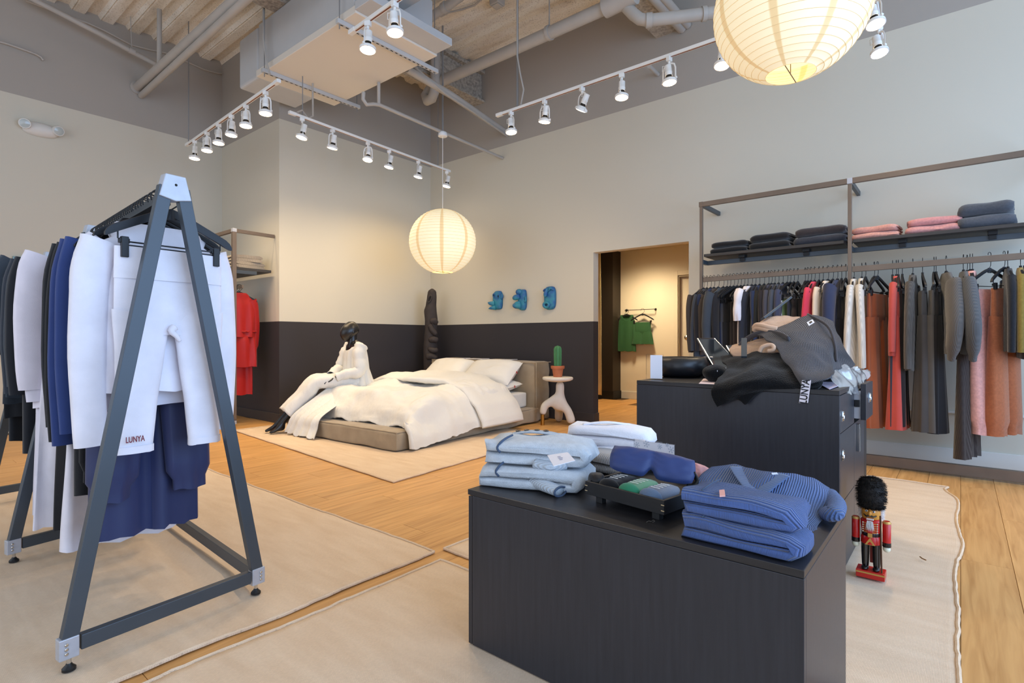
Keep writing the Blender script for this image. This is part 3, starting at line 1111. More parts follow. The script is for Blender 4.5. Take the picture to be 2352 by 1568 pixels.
rug(-1.2, 1.94, 2.12, 5.33, 'cream woven rug lying under the grey A-frame garment rack', 1, hump=hump1, nu=110, nv=110)
rug(-1.4, 1.885, -0.7, 2.03, 'cream woven rug running under the low black display counter', 2)
rug(2.0, 5.25, 0.02, 2.12, 'cream woven rug the nutcracker and the tall black desk stand on', 3,
    edge=lambda x: 0.09 * math.exp(-((x - 5.15) / 0.2) ** 2) - 0.045 * math.exp(-((x - 3.75) / 0.42) ** 2) + 0.02 * math.sin(x * 2.1))
_rb = [V((2.68, 3.41, 0)), V((5.12, 3.62, 0)), V((5.35, 6.9, 0)), V((2.97, 6.83, 0))]


def bedrug(u, v):
    p = (_rb[0].lerp(_rb[1], u)).lerp(_rb[3].lerp(_rb[2], u), v)
    e = 0.012
    p.x += e * nz(p.y * 4, 3.1) * abs(2 * u - 1)
    p.y += e * nz(p.x * 4, 8.2) * abs(2 * v - 1)
    p.z = 0.010 + 0.004 * nz(p.x * 3, p.y * 3)
    return p


o = M().grid(bedrug, 60, 60).build('area_rug', M_rug, smooth=3, solid=0.008)
tag(o, 'cream flat rug lying under the upholstered bed', 'rug')
for f in (lambda t: bedrug(0, t), lambda t: bedrug(1, t), lambda t: bedrug(t, 0), lambda t: bedrug(t, 1)):
    M().tube([f(k / 60) for k in range(61)], 0.006, 5).build('edge_binding', M_rug, o)

# ---------------------------------------------------------------- bed
BA = math.radians(2.5)
M_linen = mat('taupe_linen', '#a2937d', 0.85, var=0.10, vs=7, bump=0.15, bs=220, sheen=0.2, spec=0.15)
M_sheet = mat('white_cotton', '#e0ddd6', 0.75, bump=0.35, bs=14, sheen=0.15, spec=0.2)
bed = thing('bed', 'low taupe upholstered platform bed standing on the cream rug', 'bed', (3.39, 4.26, 0.014), BA)


def puff(x0, x1, y0, y1, z0, z1, amp, seed, n=26):
    """upholstered block with soft bulging faces"""
    m_ = M()

    def face(fn):
        m_.grid(fn, n, n)

    def soft(p):
        k = 1
        return p + V((nz(p.x * 3, p.y * 3, p.z * 6 + seed), nz(p.x * 3 + 5, p.y * 3, p.z * 6 + seed), nz(p.x * 3, p.y * 3 + 5, p.z * 5 + seed))) * amp * k
    e = 0.03

    def rb(x, y, z):
        c = V((min(max(x, x0 + e), x1 - e), min(max(y, y0 + e), y1 - e), min(max(z, z0 + e), z1 - e)))
        d = V((x, y, z)) - c
        if d.length > e:
            d = d.normalized() * e
        return soft(c + d)
    for s_ in (0, 1):
        face(lambda u, v: rb(lerp(x0, x1, u), lerp(y0, y1, v), z1 if s_ else z0))
        face(lambda u, v: rb(lerp(x0, x1, u), y1 if s_ else y0, lerp(z0, z1, v)))
        face(lambda u, v: rb(x1 if s_ else x0, lerp(y0, y1, u), lerp(z0, z1, v)))
    return m_


puff(0, 2.5, 0, 1.96, 0.0, 0.19, 0.012, 1, 40).build('platform', M_linen, bed, smooth=1.2)
puff(2.46, 2.84, 0.06, 2.02, 0.0, 0.80, 0.014, 4, 30).build('headboard', M_linen, bed, smooth=1.2)
pz = M()
pts = [(0.012, 0.012, 0.186), (2.44, 0.012, 0.186)]
pz.tube([V(lerp(V(pts[0]), V(pts[1]), k / 30)) + V((0, 0, 0.006 * nz(k * 0.4, 2))) for k in range(31)], 0.006, 6)
pz.tube([V((0.012, lerp(0.012, 2.0, k / 30), 0.186 + 0.006 * nz(k * 0.4, 9))) for k in range(31)], 0.006, 6)
pz.tube([(0.012, 0.012, 0.03), (0.008, 0.008, 0.1), (0.012, 0.012, 0.186)], 0.006, 6)
pz.tube([(2.455, 0.028, 0.2), (2.46, 0.028, 0.792), (2.82, 0.03, 0.79)], 0.006, 6).tube([(2.458, 0.03, 0.79), (2.458, 2.0, 0.79)], 0.006, 6)
pz.build('piping', M_linen, bed)
for q in ((0.1, 0.1), (0.1, 1.9), (2.7, 0.1), (2.7, 1.9)):
    pass
mt = puff(0.36, 2.44, 0.17, 1.86, 0.185, 0.395, 0.006, 8, 26).build('mattress', M_sheet, bed, smooth=1.2)
tag(bed, bed['label'], 'bed')


def bedpt(u, v, z):
    a = BA
    return V((3.39 + u * math.cos(a) - v * math.sin(a), 4.26 + u * math.sin(a) + v * math.cos(a), z + 0.014))


# duvet: one cloth from the foot of the mattress to the turned-back band
us = [0.20, 0.21, 0.28, 0.45, 0.72, 1.0, 1.3, 1.6, 1.85]
def vrow(u, i):
    k = i / (len(us) - 1)
    top = [0.195, 0.23, 0.34, 0.46, 0.50, 0.51, 0.52, 0.52, 0.50][i]
    out = []
    drop = [0.03, 0.02, 0.0, 0.02, 0.06, 0.08, 0.09, 0.11, 0.14][i]
    for v, f, z in ((-0.09, 0, 0.0), (-0.075, 0, 0.10), (0.0, 0, 0.23), (0.11, 0.55, 0.26), (0.33, 1.0, 0), (0.8, 1.03, 0), (1.25, 1.03, 0), (1.65, 0.97, 0), (1.92, 0.55, 0.22), (2.0, 0, 0.2)):
        zz = max(0.2, lerp(0.2, top, f)) if f else z + drop
        if z == 0.26:
            zz = lerp(0.21, top, 0.82)
        uu = u
        if i <= 1 and v < 0.1:
            uu = u - 0.06 + 0.02 * v
        if f and i > 2:
            zz += 0.035 + 0.030 * math.sin(v * 8 + u * 4) + 0.024 * math.sin(u * 12 - v * 3)
        out.append(bedpt(uu, v, zz))
    return out


dv = patch([vrow(u, i) for i, u in enumerate(us)], 110, 110, 0.026, 5.0, 3)
dv.v = [tuple(V(p) + V((0, 0, 0.014 * nz(p[0] * 15, p[1] * 5) + 0.010 * nz(p[0] * 5, p[1] * 22) - 0.022 * abs(nz(p[0] * 7 + p[1] * 2, p[1] * 5 + 3)) + 0.012 - 0.010 * abs(nz(p[0] * 26 + p[1] * 12, p[1] * 9))))) for p in dv.v]
M_duvet = mat('white_duvet_cotton', '#e4e1da', 0.7, bump=0.9, bs=8, stretch=(1, 2.2, 1), sheen=0.2, spec=0.2)
dob = dv.build('duvet', M_duvet, smooth=3, solid=0.03)
tag(dob, 'puffy white duvet spread over the low bed with one corner drooping', 'duvet')
# turned-back end of the duvet
rings = []
nv_ = 64
vt = [(0.0, -0.135, 0.10), (0.08, -0.12, 0.17), (0.17, -0.03, 0.33), (0.26, 0.15, 0.50), (0.4, 0.45, 0.60), (0.6, 0.95, 0.62), (0.8, 1.45, 0.61), (0.92, 1.8, 0.47), (1.0, 1.98, 0.33)]
for i in range(nv_ + 1):
    t = i / nv_
    v, z = interp(vt, t)
    uf = 1.02 + 0.16 * nz(v * 1.6, 4.4) + 0.20 * math.exp(-((v + 0.1) / 0.5) ** 2)
    ub = 1.93 + 0.04 * nz(v * 2, 9) + 0.02
    th = 0.055 + 0.012 * nz(v * 4, 1)
    ring = []
    for k in range(28):
        a = 2 * PI * k / 28
        cu_, su_ = math.cos(a), math.sin(a)
        uu = (uf + ub) / 2 + (ub - uf) / 2 * math.copysign(abs(cu_) ** 0.55, cu_)
        dz = th * math.copysign(abs(su_) ** 0.8, su_)
        dz += 0.016 * math.sin(uu * 12 + v * 4) * (su_ > 0) + 0.010 * nz(uu * 9, v * 13)
        tilt = 1.0 if v > 0.05 else 0.35
        ring.append(bedpt(uu, v - (1 - tilt) * dz * 0.9, z + dz * tilt))
    rings.append(ring)
fb = M().loft(rings).build('turned_back_end', M_duvet, dob, smooth=3)


def pillow(w, d, t, seed):
    m_ = M()

    def side(sg):
        def fn(u, v):
            a, b = 2 * u - 1, 2 * v - 1
            k = (max(0, 1 - abs(a) ** 3.6) ** 0.5) * (max(0, 1 - abs(b) ** 3.4) ** 0.5)
            cx = 1 - 0.07 * abs(b) ** 2 * (1 - abs(a)) * 0 - 0.05 * (1 - abs(b) ** 2) * abs(a)
            x = a * w / 2 * (1 - 0.05 * (1 - b * b) * 0)
            x = a * w / 2 * (0.98 + 0.02 * b * b)
            y = b * d / 2 * (0.975 + 0.025 * a * a)
            z = sg * t / 2 * k + 0.012 * nz(a * 3 + seed, b * 3, sg) * k + 0.007 * nz(a * 14, b * 5 + seed) * k
            return V((x, y, z))
        return fn
    m_.grid(side(1), 30, 22).grid(lambda u, v: side(-1)(v, u) if False else side(-1)(1 - u, v), 30, 22)
    return m_


M_pcase = mat('white_satin_cotton', '#e6e3dd', 0.55, bump=0.3, bs=16, sheen=0.1, spec=0.3)
for i, (u, v, z, tilt, yaw, lab) in enumerate((
        (2.16, 0.60, 0.478, 0.10, 0.03, 'white pillow lying flat under the upper one nearer the plaster stool'),
        (2.16, 1.42, 0.478, 0.10, -0.02, 'white pillow lying flat under the upper one nearer the dark totem'),
        (2.22, 0.62, 0.648, 0.62, 0.08, 'white pillow leaning on the headboard nearer the plaster stool'),
        (2.22, 1.44, 0.648, 0.62, -0.05, 'white pillow leaning on the headboard nearer the dark totem'))):
    po = pillow(0.48, 0.80, 0.15 if i < 2 else 0.23, i * 3.3).build('pillow', M_pcase, smooth=3)
    po.location = bedpt(u, v, z)
    po.rotation_euler = (0.0, -tilt, BA + yaw)
    tag(po, lab, 'pillow', 'white pillows on the bed')
    if i in (0, 2):
        M().box(0.02, 0.035, -0.408, -0.402, -0.016, 0.016).build('red_brand_tab', mat('red_thread', '#b8343c', 0.7), po, smooth=0)
for i, (u, v, w, d, lab) in enumerate(((2.64, 1.62, 0.22, 0.34, 'open white magazine lying on the headboard nearest the totem'), (2.64, 1.22, 0.2, 0.30, 'thin printed leaflet lying in the middle of the headboard'), (2.62, 0.72, 0.22, 0.36, 'folded white magazine lying on the headboard nearer the stool'))):
    t = thing('magazine', lab, 'magazine', bedpt(u, v, 0.812), math.radians(4 + (i - 1) * 9))
    M().box(-w / 2, w / 2, -d / 2, d / 2, 0, 0.008).build('pages', M_paper, t, smooth=0, bevel=0.002)
    M().box(-w / 2 + 0.02, w / 2 - 0.02, -d / 2 + 0.02, 0.0, 0.008, 0.0092).build('cover_photo', mat('grey_print', '#8f8b88', 0.5, var=0.4, vs=18), t, smooth=0)
    M().box(-w / 2 + 0.03, w / 2 - 0.03, 0.03, d / 2 - 0.03, 0.008, 0.0092).build('cover_photo', mat('tan_print', '#b9a995', 0.5, var=0.3, vs=12), t, smooth=0)


# ---------------------------------------------------------------- mannequin
def skin(name, chains, m, parent, sub=2, root=0):
    vs, es, rs, idx = [], [], [], {}
    for ch in chains:
        prev = None
        for p, r in ch:
            key = tuple(round(c, 4) for c in p)
            if key not in idx:
                idx[key] = len(vs)
                vs.append(key)
                rs.append(r if isinstance(r, tuple) else (r, r))
            i = idx[key]
            if prev is not None and prev != i:
                es.append((prev, i))
            prev = i
    me = bpy.data.meshes.new(name)
    me.from_pydata(vs, es, [])
    me.materials.append(m)
    o = bpy.data.objects.new(name, me)
    COL.objects.link(o)
    if parent:
        o.parent = parent
    md = o.modifiers.new('skin', 'SKIN')
    md.use_smooth_shade = True
    lay = me.skin_vertices[0] if me.skin_vertices else None
    if lay is None:
        import bmesh
        bm = bmesh.new()
        bm.from_mesh(me)
        bm.verts.layers.skin.verify()
        bm.to_mesh(me)
        bm.free()
        lay = me.skin_vertices[0]
    for i, r in enumerate(rs):
        lay.data[i].radius = r
    lay.data[root].use_root = True
    s_ = o.modifiers.new('sub', 'SUBSURF')
    s_.levels = s_.render_levels = sub
    return o


M_mann = mat('satin_black_mannequin', '#1b1a1b', 0.32, spec=0.6)
man = thing('mannequin', 'black faceless mannequin in a white robe seated on the foot of the bed', 'mannequin', (4.06, 5.96, 0.0))


def L(x, y, z):
    return V((x - 4.06, y - 5.96, z))


ch = L(4.08, 5.97, 0.98)
pel = L(4.06, 5.96, 0.62)
nb = L(4.07, 5.97, 1.075)
chains = [[(pel, 0.14), (L(4.08, 5.96, 0.78), 0.115), (ch, (0.13, 0.10)), (nb, 0.062), (L(4.055, 5.975, 1.13), 0.050)]]
shn, shf = L(4.04, 5.81, 1.03), L(4.11, 6.13, 1.03)
eln, elf = L(3.99, 5.74, 0.74), L(4.0, 6.17, 0.76)
wrn, wrf = L(3.74, 5.90, 0.645), L(3.75, 6.00, 0.66)
for s_, e_, w_ in ((shn, eln, wrn), (shf, elf, wrf)):
    chains.append([(ch, (0.13, 0.10)), (s_, 0.052), (e_, 0.036), (w_, 0.023)])
hn, hf = L(4.04, 5.88, 0.60), L(4.06, 6.05, 0.60)
kn, kf = L(3.60, 6.02, 0.60), L(3.62, 6.15, 0.61)
an, af = L(3.235, 6.19, 0.135), L(3.24, 6.27, 0.14)
for h_, k_, a_, dy in ((hn, kn, an, -0.02), (hf, kf, af, 0.02)):
    chains.append([(pel, 0.14), (h_, 0.085), (k_, 0.056), (a_, 0.034), (a_ + V((-0.015, 0.0, -0.05)), 0.034), (a_ + V((-0.09, 0.03 + dy, -0.085)), (0.034, 0.024)), (a_ + V((-0.14, 0.045 + dy, -0.108)), (0.032, 0.014))])
    chains.append([(a_ + V((-0.015, 0.0, -0.05)), 0.034), (a_ + V((0.028, -0.01, -0.075)), 0.026)])
body = skin('body', chains, M_mann, man)
# hands: palm, four fingers and a thumb each, laid one over the other on the lap
for w_, dz, sd in ((wrn, 0.0, 1), (wrf, 0.022, -1)):
    f = V((-0.90, 0.34 * sd * 0.4 + 0.12, -0.30)).normalized()
    sx = V((0.25, 0.95, 0)).normalized() * sd
    hc = []
    palm = w_ + f * 0.055 + V((0, 0, dz * 0.2))
    hc.append([(w_, (0.024, 0.018)), (w_ + f * 0.03, (0.030, 0.016)), (palm, (0.036, 0.014))])
    for k in range(4):
        s0 = (k - 1.5) * 0.017
        b_ = palm + sx * s0 + f * 0.012
        ln = (0.062, 0.072, 0.066, 0.052)[k]
        hc.append([(palm, (0.036, 0.014)), (b_ + f * 0.012, 0.0085), (b_ + f * ln * 0.55 + V((0, 0, -0.004)), 0.0078), (b_ + f * ln + V((0, 0, -0.024)), 0.0065)])
    tb = w_ + f * 0.028 - sx * 0.028
    hc.append([(w_ + f * 0.03, (0.030, 0.016)), (tb, 0.011), (tb + f * 0.03 - sx * 0.014 + V((0, 0, -0.008)), 0.009), (tb + f * 0.055 - sx * 0.012 + V((0, 0, -0.015)), 0.0075)])
    skin('hand', hc, M_mann, body)
# neck with its collar joint and the egg head with a small ear
M().lathe([(0.070, -0.085), (0.060, -0.05), (0.053, -0.01), (0.054, 0.05), (0.057, 0.085), (0.052, 0.088)], 28, L(4.055, 5.975, 1.10)).build('neck', M_mann, man, smooth=0.9)
hd = M()
rings = []
fdir = V((-0.93, 0.36, 0)).normalized()
fsd = V((-fdir.y, fdir.x, 0))
hc_ = L(4.03, 5.985, 1.235)
for i in range(25):
    t = i / 24
    z = -0.135 + 0.245 * t
    k = math.sin(PI * (0.03 + 0.94 * t)) ** 0.55
    fr, bk, sw = 0.112 * k, 0.120 * k, 0.084 * k
    cshift = 0.045 * (1 - t) ** 1.4 - 0.010 * t
    if t < 0.45:
        bk *= lerp(0.55, 1, t / 0.45)
    rings.append([hc_ + fdir * (cshift + (fr if math.cos(a) > 0 else bk) * math.cos(a)) + fsd * (sw * math.sin(a)) + V((0, 0, z)) for a in [2 * PI * q / 28 for q in range(28)]])
hd.loft(rings)
hob = hd.build('head', M_mann, man, smooth=3)
for sg in (-1, 1):
    c_ = hc_ + fsd * (0.072 * sg) - fdir * 0.025 + V((0, 0, -0.02))
    M().ball(c_, (0.022, 0.012, 0.033), 14, 10).build('ear', M_mann, hob)

M_silk = mat('white_washable_silk', '#e2e0da', 0.55, bump=0.7, bs=9, stretch=(3, 3, 0.8), sheen=0.15, spec=0.3)


def clothring(c, fx, rx, ry, n, folds, amp, seed, dip=None):
    fx = fx.normalized()
    sy = V((0, 0, 1)).cross(fx)
    out = []
    for k in range(n):
        a = 2 * PI * k / n
        w = 1 + amp * math.sin(folds * a + seed) + 0.5 * amp * math.sin((folds * 2 + 1) * a + seed * 2)
        z = dip(a) if dip else 0
        out.append(c + fx * (rx * w * math.cos(a)) + sy * (ry * w * math.sin(a)) + V((0, 0, z)))
    return out


fx = V((-0.957, 0.29, 0))
rr = []
tab = [(0.0, 0.045, 0.075, 1.085), (0.12, 0.085, 0.135, 1.065), (0.25, 0.115, 0.185, 1.02), (0.45, 0.135, 0.19, 0.90), (0.7, 0.145, 0.195, 0.74), (0.88, 0.185, 0.225, 0.60), (1.0, 0.23, 0.25, 0.535)]
for i in range(31):
    t = i / 30
    rx, ry, z = interp(tab, t)
    c = L(4.09 + 0.02 * t, 5.97, z)
    vn = max(0, 1 - t / 0.36)
    rr.append(clothring(c, fx, rx, ry, 72, 11, 0.014 + 0.075 * t, 1.5 + 1.6 * t, dip=lambda a: -0.15 * vn * max(0, math.cos(a)) ** 3 - 0.0 * t))
robe = M().loft(rr, cap=False).build('robe', M_silk, man, smooth=3, solid=0.006)
for s_, e_, w_ in ((shn, eln, wrn), (shf, elf, wrf)):
    pts = [s_ + V((0.03, 0, 0.005)), s_.lerp(e_, 0.35), e_ + V((0.01, 0, -0.01)), e_.lerp(w_, 0.45), w_ + (w_ - e_).normalized() * -0.03]
    pts = [cr(pts, k / 26) for k in range(27)]
    rad = []
    for k in range(27):
        r0 = interp([(0, 0.085), (0.25, 0.08), (0.5, 0.078), (0.8, 0.062), (1, 0.058)], k / 26)[0]
        r0 *= 1 + 0.07 * math.sin(k * 1.3) + 0.05 * math.sin(k * 2.9)
        rad.append((r0, r0 * 0.92))
    M().tube(pts, rad, 22, cap=False).build('sleeve', M_silk, robe, smooth=3, solid=0.005)
for h_, k_, a_, w0 in ((hn, kn, an, 1), (hf, kf, af, 0.9)):
    e_ = a_ + V((0.07, -0.02, 0.10))
    pts = [h_ + V((0.04, 0, 0.0)), h_.lerp(k_, 0.5) + V((0, 0, 0.005)), k_ + V((-0.005, 0, -0.005)), k_.lerp(e_, 0.4), e_]
    pts = [cr(pts, k / 30) for k in range(31)]
    rad = []
    for k in range(31):
        r0 = interp([(0, 0.12), (0.4, 0.098), (0.55, 0.088), (0.8, 0.098), (1, 0.112)], k / 30)[0] * w0
        rad.append((r0 * (0.92 + 0.03 * math.sin(k)), r0 * (1.04 + 0.04 * math.sin(k * 0.7))))
    t_ = M().tube(pts, rad, 36, cap=False)
    t_.v = [tuple(V(p) + V((0, 0, 1)) * 0.014 * nz(p[0] * 14, p[1] * 34, p[2] * 5)) for p in t_.v]
    t_.build('trouser_leg', M_silk, man, smooth=3, solid=0.005)
# cloth that falls over the edge of the bed to the floor
def fall(u, v):
    a = cr([L(3.74, 5.98, 0.55), L(3.80, 5.86, 0.51), L(3.90, 5.74, 0.48)], v)
    b = cr([L(3.52, 5.96, 0.42), L(3.54, 5.78, 0.38), L(3.60, 5.60, 0.36)], v)
    c = cr([L(3.32, 6.02, 0.25), L(3.325, 5.80, 0.24), L(3.34, 5.52, 0.245)], v)
    e = cr([L(3.265, 6.05, 0.12), L(3.27, 5.80, 0.11), L(3.285, 5.50, 0.12)], v)
    g = cr([L(3.24, 6.08, 0.035), L(3.235, 5.8, 0.03), L(3.23, 5.46, 0.035)], v)
    p = cr([a, b, c, e, g], u)
    w = math.sin(v * 30 + 2.5 * u) * 0.6 + math.sin(v * 17 + 1 - u) * 0.4
    return p + V((-0.022 * (w + 0.9) * min(1, u * 1.6), 0.012 * math.cos(v * 30) * u, 0.03 * u * nz(v * 12, 3)))


M().grid(fall, 34, 90).build('falling_panel', M_silk, robe, smooth=3, solid=0.004)

# ---------------------------------------------------------------- dark totem in the corner
M_tot = mat('dark_patinated_clay', '#3c3533', 0.75, var=0.15, vs=14, bump=0.3, bs=50)
tt = thing('totem_sculpture', 'tall dark hand-shaped clay totem standing in the corner behind the bed', 'sculpture', (5.97, 6.62, 0.0))
Rv, Fv = V((SI, -CO, 0)), V((CO, SI, 0))
rings = []
tab = [(0.0, 0.12, 0.0), (0.5, 0.12, 0.0), (1.0, 0.112, -0.012), (1.3, 0.10, 0.0), (1.42, 0.105, 0.005), (1.58, 0.102, -0.012), (1.68, 0.085, 0.0), (1.80, 0.078, 0.012), (1.88, 0.07, 0.016), (1.925, 0.05, 0.016), (1.94, 0.015, 0.016)]
for i in range(60):
    z = 1.94 * (i / 59) ** 0.85
    w, sh = interp(tab, z)
    rings.append([Rv * (sh + w * math.cos(a) * (1 + 0.05 * nz(z * 6, math.cos(a) * 2))) + Fv * (w * 0.85 * math.sin(a)) + V((0, 0, z)) for a in [2 * PI * k / 26 for k in range(26)]])
tb = M().loft(rings)
body_ = tb.build('column', M_tot, tt, smooth=3)
for (pts, rad) in (
        ([(0.0, -0.06, 1.40), (0.06, -0.075, 1.415), (0.10, -0.05, 1.37)], [0.045, 0.05, 0.038]),
        ([(-0.01, -0.08, 1.36), (0.03, -0.09, 1.27), (0.10, -0.085, 1.19)], [0.042, 0.046, 0.036]),
        ([(-0.02, -0.07, 1.10), (0.05, -0.09, 1.12), (0.12, -0.07, 1.10)], [0.04, 0.055, 0.04]),
        ([(0.03, -0.08, 1.16), (0.10, -0.07, 1.12)], [0.03, 0.034]),
        ([(-0.03, -0.08, 0.98), (0.05, -0.10, 0.94), (0.12, -0.08, 0.95)], [0.034, 0.048, 0.04]),
        ([(-0.06, -0.08, 0.83), (0.02, -0.10, 0.85), (0.10, -0.07, 0.80)], [0.05, 0.055, 0.05]),
        ([(-0.04, -0.09, 0.62), (0.03, -0.10, 0.64), (0.10, -0.07, 0.60)], [0.05, 0.055, 0.05])):
    P3 = [Rv * p[0] + Fv * p[1] + V((0, 0, p[2])) for p in pts]
    P3 = [cr(P3, k / 8) for k in range(9)]
    r3 = [interp([(i / (len(rad) - 1), r) for i, r in enumerate(rad)], k / 8)[0] * (1 if 0 < k < 8 else 0.6) for k in range(9)]
    M().tube(P3, r3, 14).build('lobe', M_tot, tt, smooth=3)
e0 = Fv * -0.07 + Rv * -0.012 + V((0, 0, 1.77))
M().tube([e0 + Rv * (0.034 * math.cos(a)) * 0.8 + V((0, 0, 0.055 * math.sin(a))) + Rv * (0.018 * math.sin(a)) for a in [2 * PI * k / 20 for k in range(20)]], 0.012, 8, closed=True).build('eye_rim', M_tot, tt)
rings = [[e0 + Fv * dp + Rv * (0.027 * s_ * math.cos(a) + 0.018 * s_ * math.sin(a)) + V((0, 0, 0.048 * s_ * math.sin(a))) for a in [2 * PI * k / 16 for k in range(16)]] for dp, s_ in ((-0.004, 1.0), (-0.003, 0.01))]
M().loft(rings).build('eye_hollow', M_slot, tt)

# ---------------------------------------------------------------- three blue wall masks
M_blue = mat('mottled_blue_glaze', '#2f6f9c', 0.5, var=0.45, vs=9, bump=0.3, bs=30)
_nt = M_blue.node_tree
for n_ in _nt.nodes:
    if n_.type == 'VALTORGB':
        n_.color_ramp.elements[0].color = srgb('#27509a')
        n_.color_ramp.elements[1].color = srgb('#3f9aa4')


def mask(loc, label):
    t = thing('wall_mask', label, 'mask', loc, group='blue ceramic wall masks')
    return t


def mp(a, z, dpt):
    return V((-dpt, -a, z))


def slab(w, h, dp, seed=0):
    rings = []
    for i, (k, q) in enumerate(((1.0, 0.0), (1.0, 0.35), (0.97, 0.6), (0.88, 0.82), (0.72, 0.95), (0.4, 1.02), (0.05, 1.03))):
        ring = []
        for j in range(40):
            a = 2 * PI * j / 40
            ca, sa = math.cos(a), math.sin(a)
            x = w * k * math.copysign(abs(ca) ** 0.55, ca)
            z = h * k * math.copysign(abs(sa) ** 0.62, sa)
            s_ = 1 + 0.05 * nz(ca * 1.5 + seed, sa * 1.5)
            ring.append(mp(x * s_, z * s_, dp * q))
        rings.append(ring)
    return M().loft(rings)


def horn(pts, rad):
    P3 = [mp(*p) for p in pts]
    P3 = [cr(P3, k / 10) for k in range(11)]
    r3 = [interp([(i / (len(rad) - 1), r) for i, r in enumerate(rad)], k / 10)[0] for k in range(11)]
    return M().tube(P3, r3, 14)


def ringm(c, rx, rz, r):
    return M().tube([mp(c[0] + rx * math.cos(a), c[1] + rz * math.sin(a), c[2]) for a in [2 * PI * k / 22 for k in range(22)]], r, 8, closed=True)


t = mask((XW - 0.002, 5.455, 1.715), 'blue ceramic wall mask with a pointed beak and two dark eyes, nearest the totem')
b0 = slab(0.088, 0.14, 0.06).build('face', M_blue, t, smooth=3)
horn([(-0.04, -0.05, 0.05), (-0.10, -0.045, 0.08), (-0.145, -0.03, 0.085)], [0.045, 0.03, 0.006]).build('upper_beak', M_blue, t, smooth=3)
horn([(-0.02, -0.11, 0.05), (-0.08, -0.115, 0.075), (-0.135, -0.125, 0.08)], [0.04, 0.026, 0.006]).build('lower_beak', M_blue, t, smooth=3)
for a, z in ((-0.045, 0.075), (0.045, 0.055)):
    ringm((a, z, 0.062), 0.018, 0.026, 0.008).build('eye_rim', M_blue, t, smooth=3)
    M().ball(mp(a, z, 0.058), (0.01, 0.013, 0.021), 12, 8).build('eye_hollow', M_slot, t)
horn([(0.075, 0.02, 0.03), (0.10, 0.05, 0.035), (0.09, 0.09, 0.03)], [0.02, 0.02, 0.014]).build('ear', M_blue, t, smooth=3)
t = mask((XW - 0.002, 4.975, 1.70), 'blue ceramic wall mask with a big nose and thick lips, middle of the three')
slab(0.07, 0.155, 0.065, 3).build('face', M_blue, t, smooth=3)
M().ball(mp(-0.035, 0.115, 0.055), (0.05, 0.055, 0.045), 16, 10).build('brow', M_blue, t, smooth=3)
horn([(-0.02, 0.05, 0.06), (-0.075, 0.035, 0.085), (-0.115, 0.025, 0.085)], [0.04, 0.042, 0.028]).build('nose', M_blue, t, smooth=3)
horn([(-0.01, -0.045, 0.055), (-0.06, -0.055, 0.085), (-0.075, -0.05, 0.08)], [0.034, 0.03, 0.02]).build('upper_lip', M_blue, t, smooth=3)
horn([(0.0, -0.09, 0.055), (-0.08, -0.085, 0.08), (-0.118, -0.075, 0.08)], [0.045, 0.042, 0.026]).build('lower_lip', M_blue, t, smooth=3)
ringm((0.068, 0.0, 0.05), 0.018, 0.03, 0.014).build('ear', M_blue, t, smooth=3)
t = mask((XW - 0.002, 4.48, 1.705), 'tall blue ceramic wall mask with a round open mouth, nearest the doorway')
slab(0.095, 0.165, 0.06, 6).build('face', M_blue, t, smooth=3)
horn([(-0.02, 0.13, 0.055), (-0.03, 0.06, 0.085), (-0.035, 0.02, 0.08)], [0.018, 0.028, 0.024]).build('nose', M_blue, t, smooth=3)
horn([(-0.085, 0.10, 0.055), (-0.045, 0.115, 0.07), (0.0, 0.09, 0.065)], [0.012, 0.018, 0.012]).build('brow', M_blue, t, smooth=3)
horn([(0.0, 0.09, 0.06), (0.05, 0.13, 0.07), (0.085, 0.10, 0.05)], [0.012, 0.018, 0.012]).build('brow', M_blue, t, smooth=3)
ringm((-0.03, -0.10, 0.065), 0.045, 0.035, 0.02).build('lips', M_blue, t, smooth=3)
M().ball(mp(-0.03, -0.10, 0.052), (0.014, 0.03, 0.02), 12, 8).build('mouth_hollow', mat('deep_blue_glaze', '#143a66', 0.5), t)

# ---------------------------------------------------------------- plaster stool and cactus
M_pla = mat('white_plaster', '#ddd6ca', 0.8, var=0.05, vs=10, bump=0.25, bs=40)
S0 = at(1281, 872, X=5.80)
st = thing('side_stool', 'white plaster stool with branching legs and one brass foot beside the bed', 'stool', (S0.x, S0.y, 0.0))
M().lathe([(0.001, 0.575), (0.10, 0.575), (0.16, 0.585), (0.192, 0.60), (0.198, 0.612), (0.196, 0.628), (0.188, 0.634), (0.001, 0.635)], 44).build('stool_top', M_pla, st, smooth=0.8)
f1 = at(1314, 976, z=0) - V((S0.x, S0.y, 0))
f2 = at(1283, 968, z=0) - V((S0.x, S0.y, 0))
f3 = at(1246, 976, z=0) - V((S0.x, S0.y, 0))
tp, hub = V((0.05, 0.0, 0.58)), V((0.07, 0.02, 0.30))
skin('branching_legs', [[(tp, 0.062), (V((0.055, 0.0, 0.47)), 0.056), (V((0.06, 0.01, 0.40)), 0.060), (hub, 0.076), (hub.lerp(f1, 0.55) + V((0.01, -0.02, 0.05)), 0.060), (f1 + V((0, 0, 0.02)), 0.062)],
     [(hub, 0.076), (hub.lerp(f2, 0.55) + V((0, 0, 0.04)), 0.06), (f2 + V((0, 0, 0.015)), 0.058)],
     [(hub, 0.076), (hub.lerp(f3, 0.5) + V((0, 0, 0.155)), 0.060), (f3.lerp(hub, 0.12) + V((0, 0, 0.225)), 0.058), (f3 + V((-0.003, 0, 0.135)), 0.042)]], M_pla, st, 2)
M().lathe([(0.026, 0), (0.026, 0.14)], 24, f3).build('brass_foot', M_brass, st)
pt = thing('potted_cactus', 'green column cactus in a small terracotta pot on the plaster stool', 'plant', (S0.x, S0.y + 0.0, 0.635))
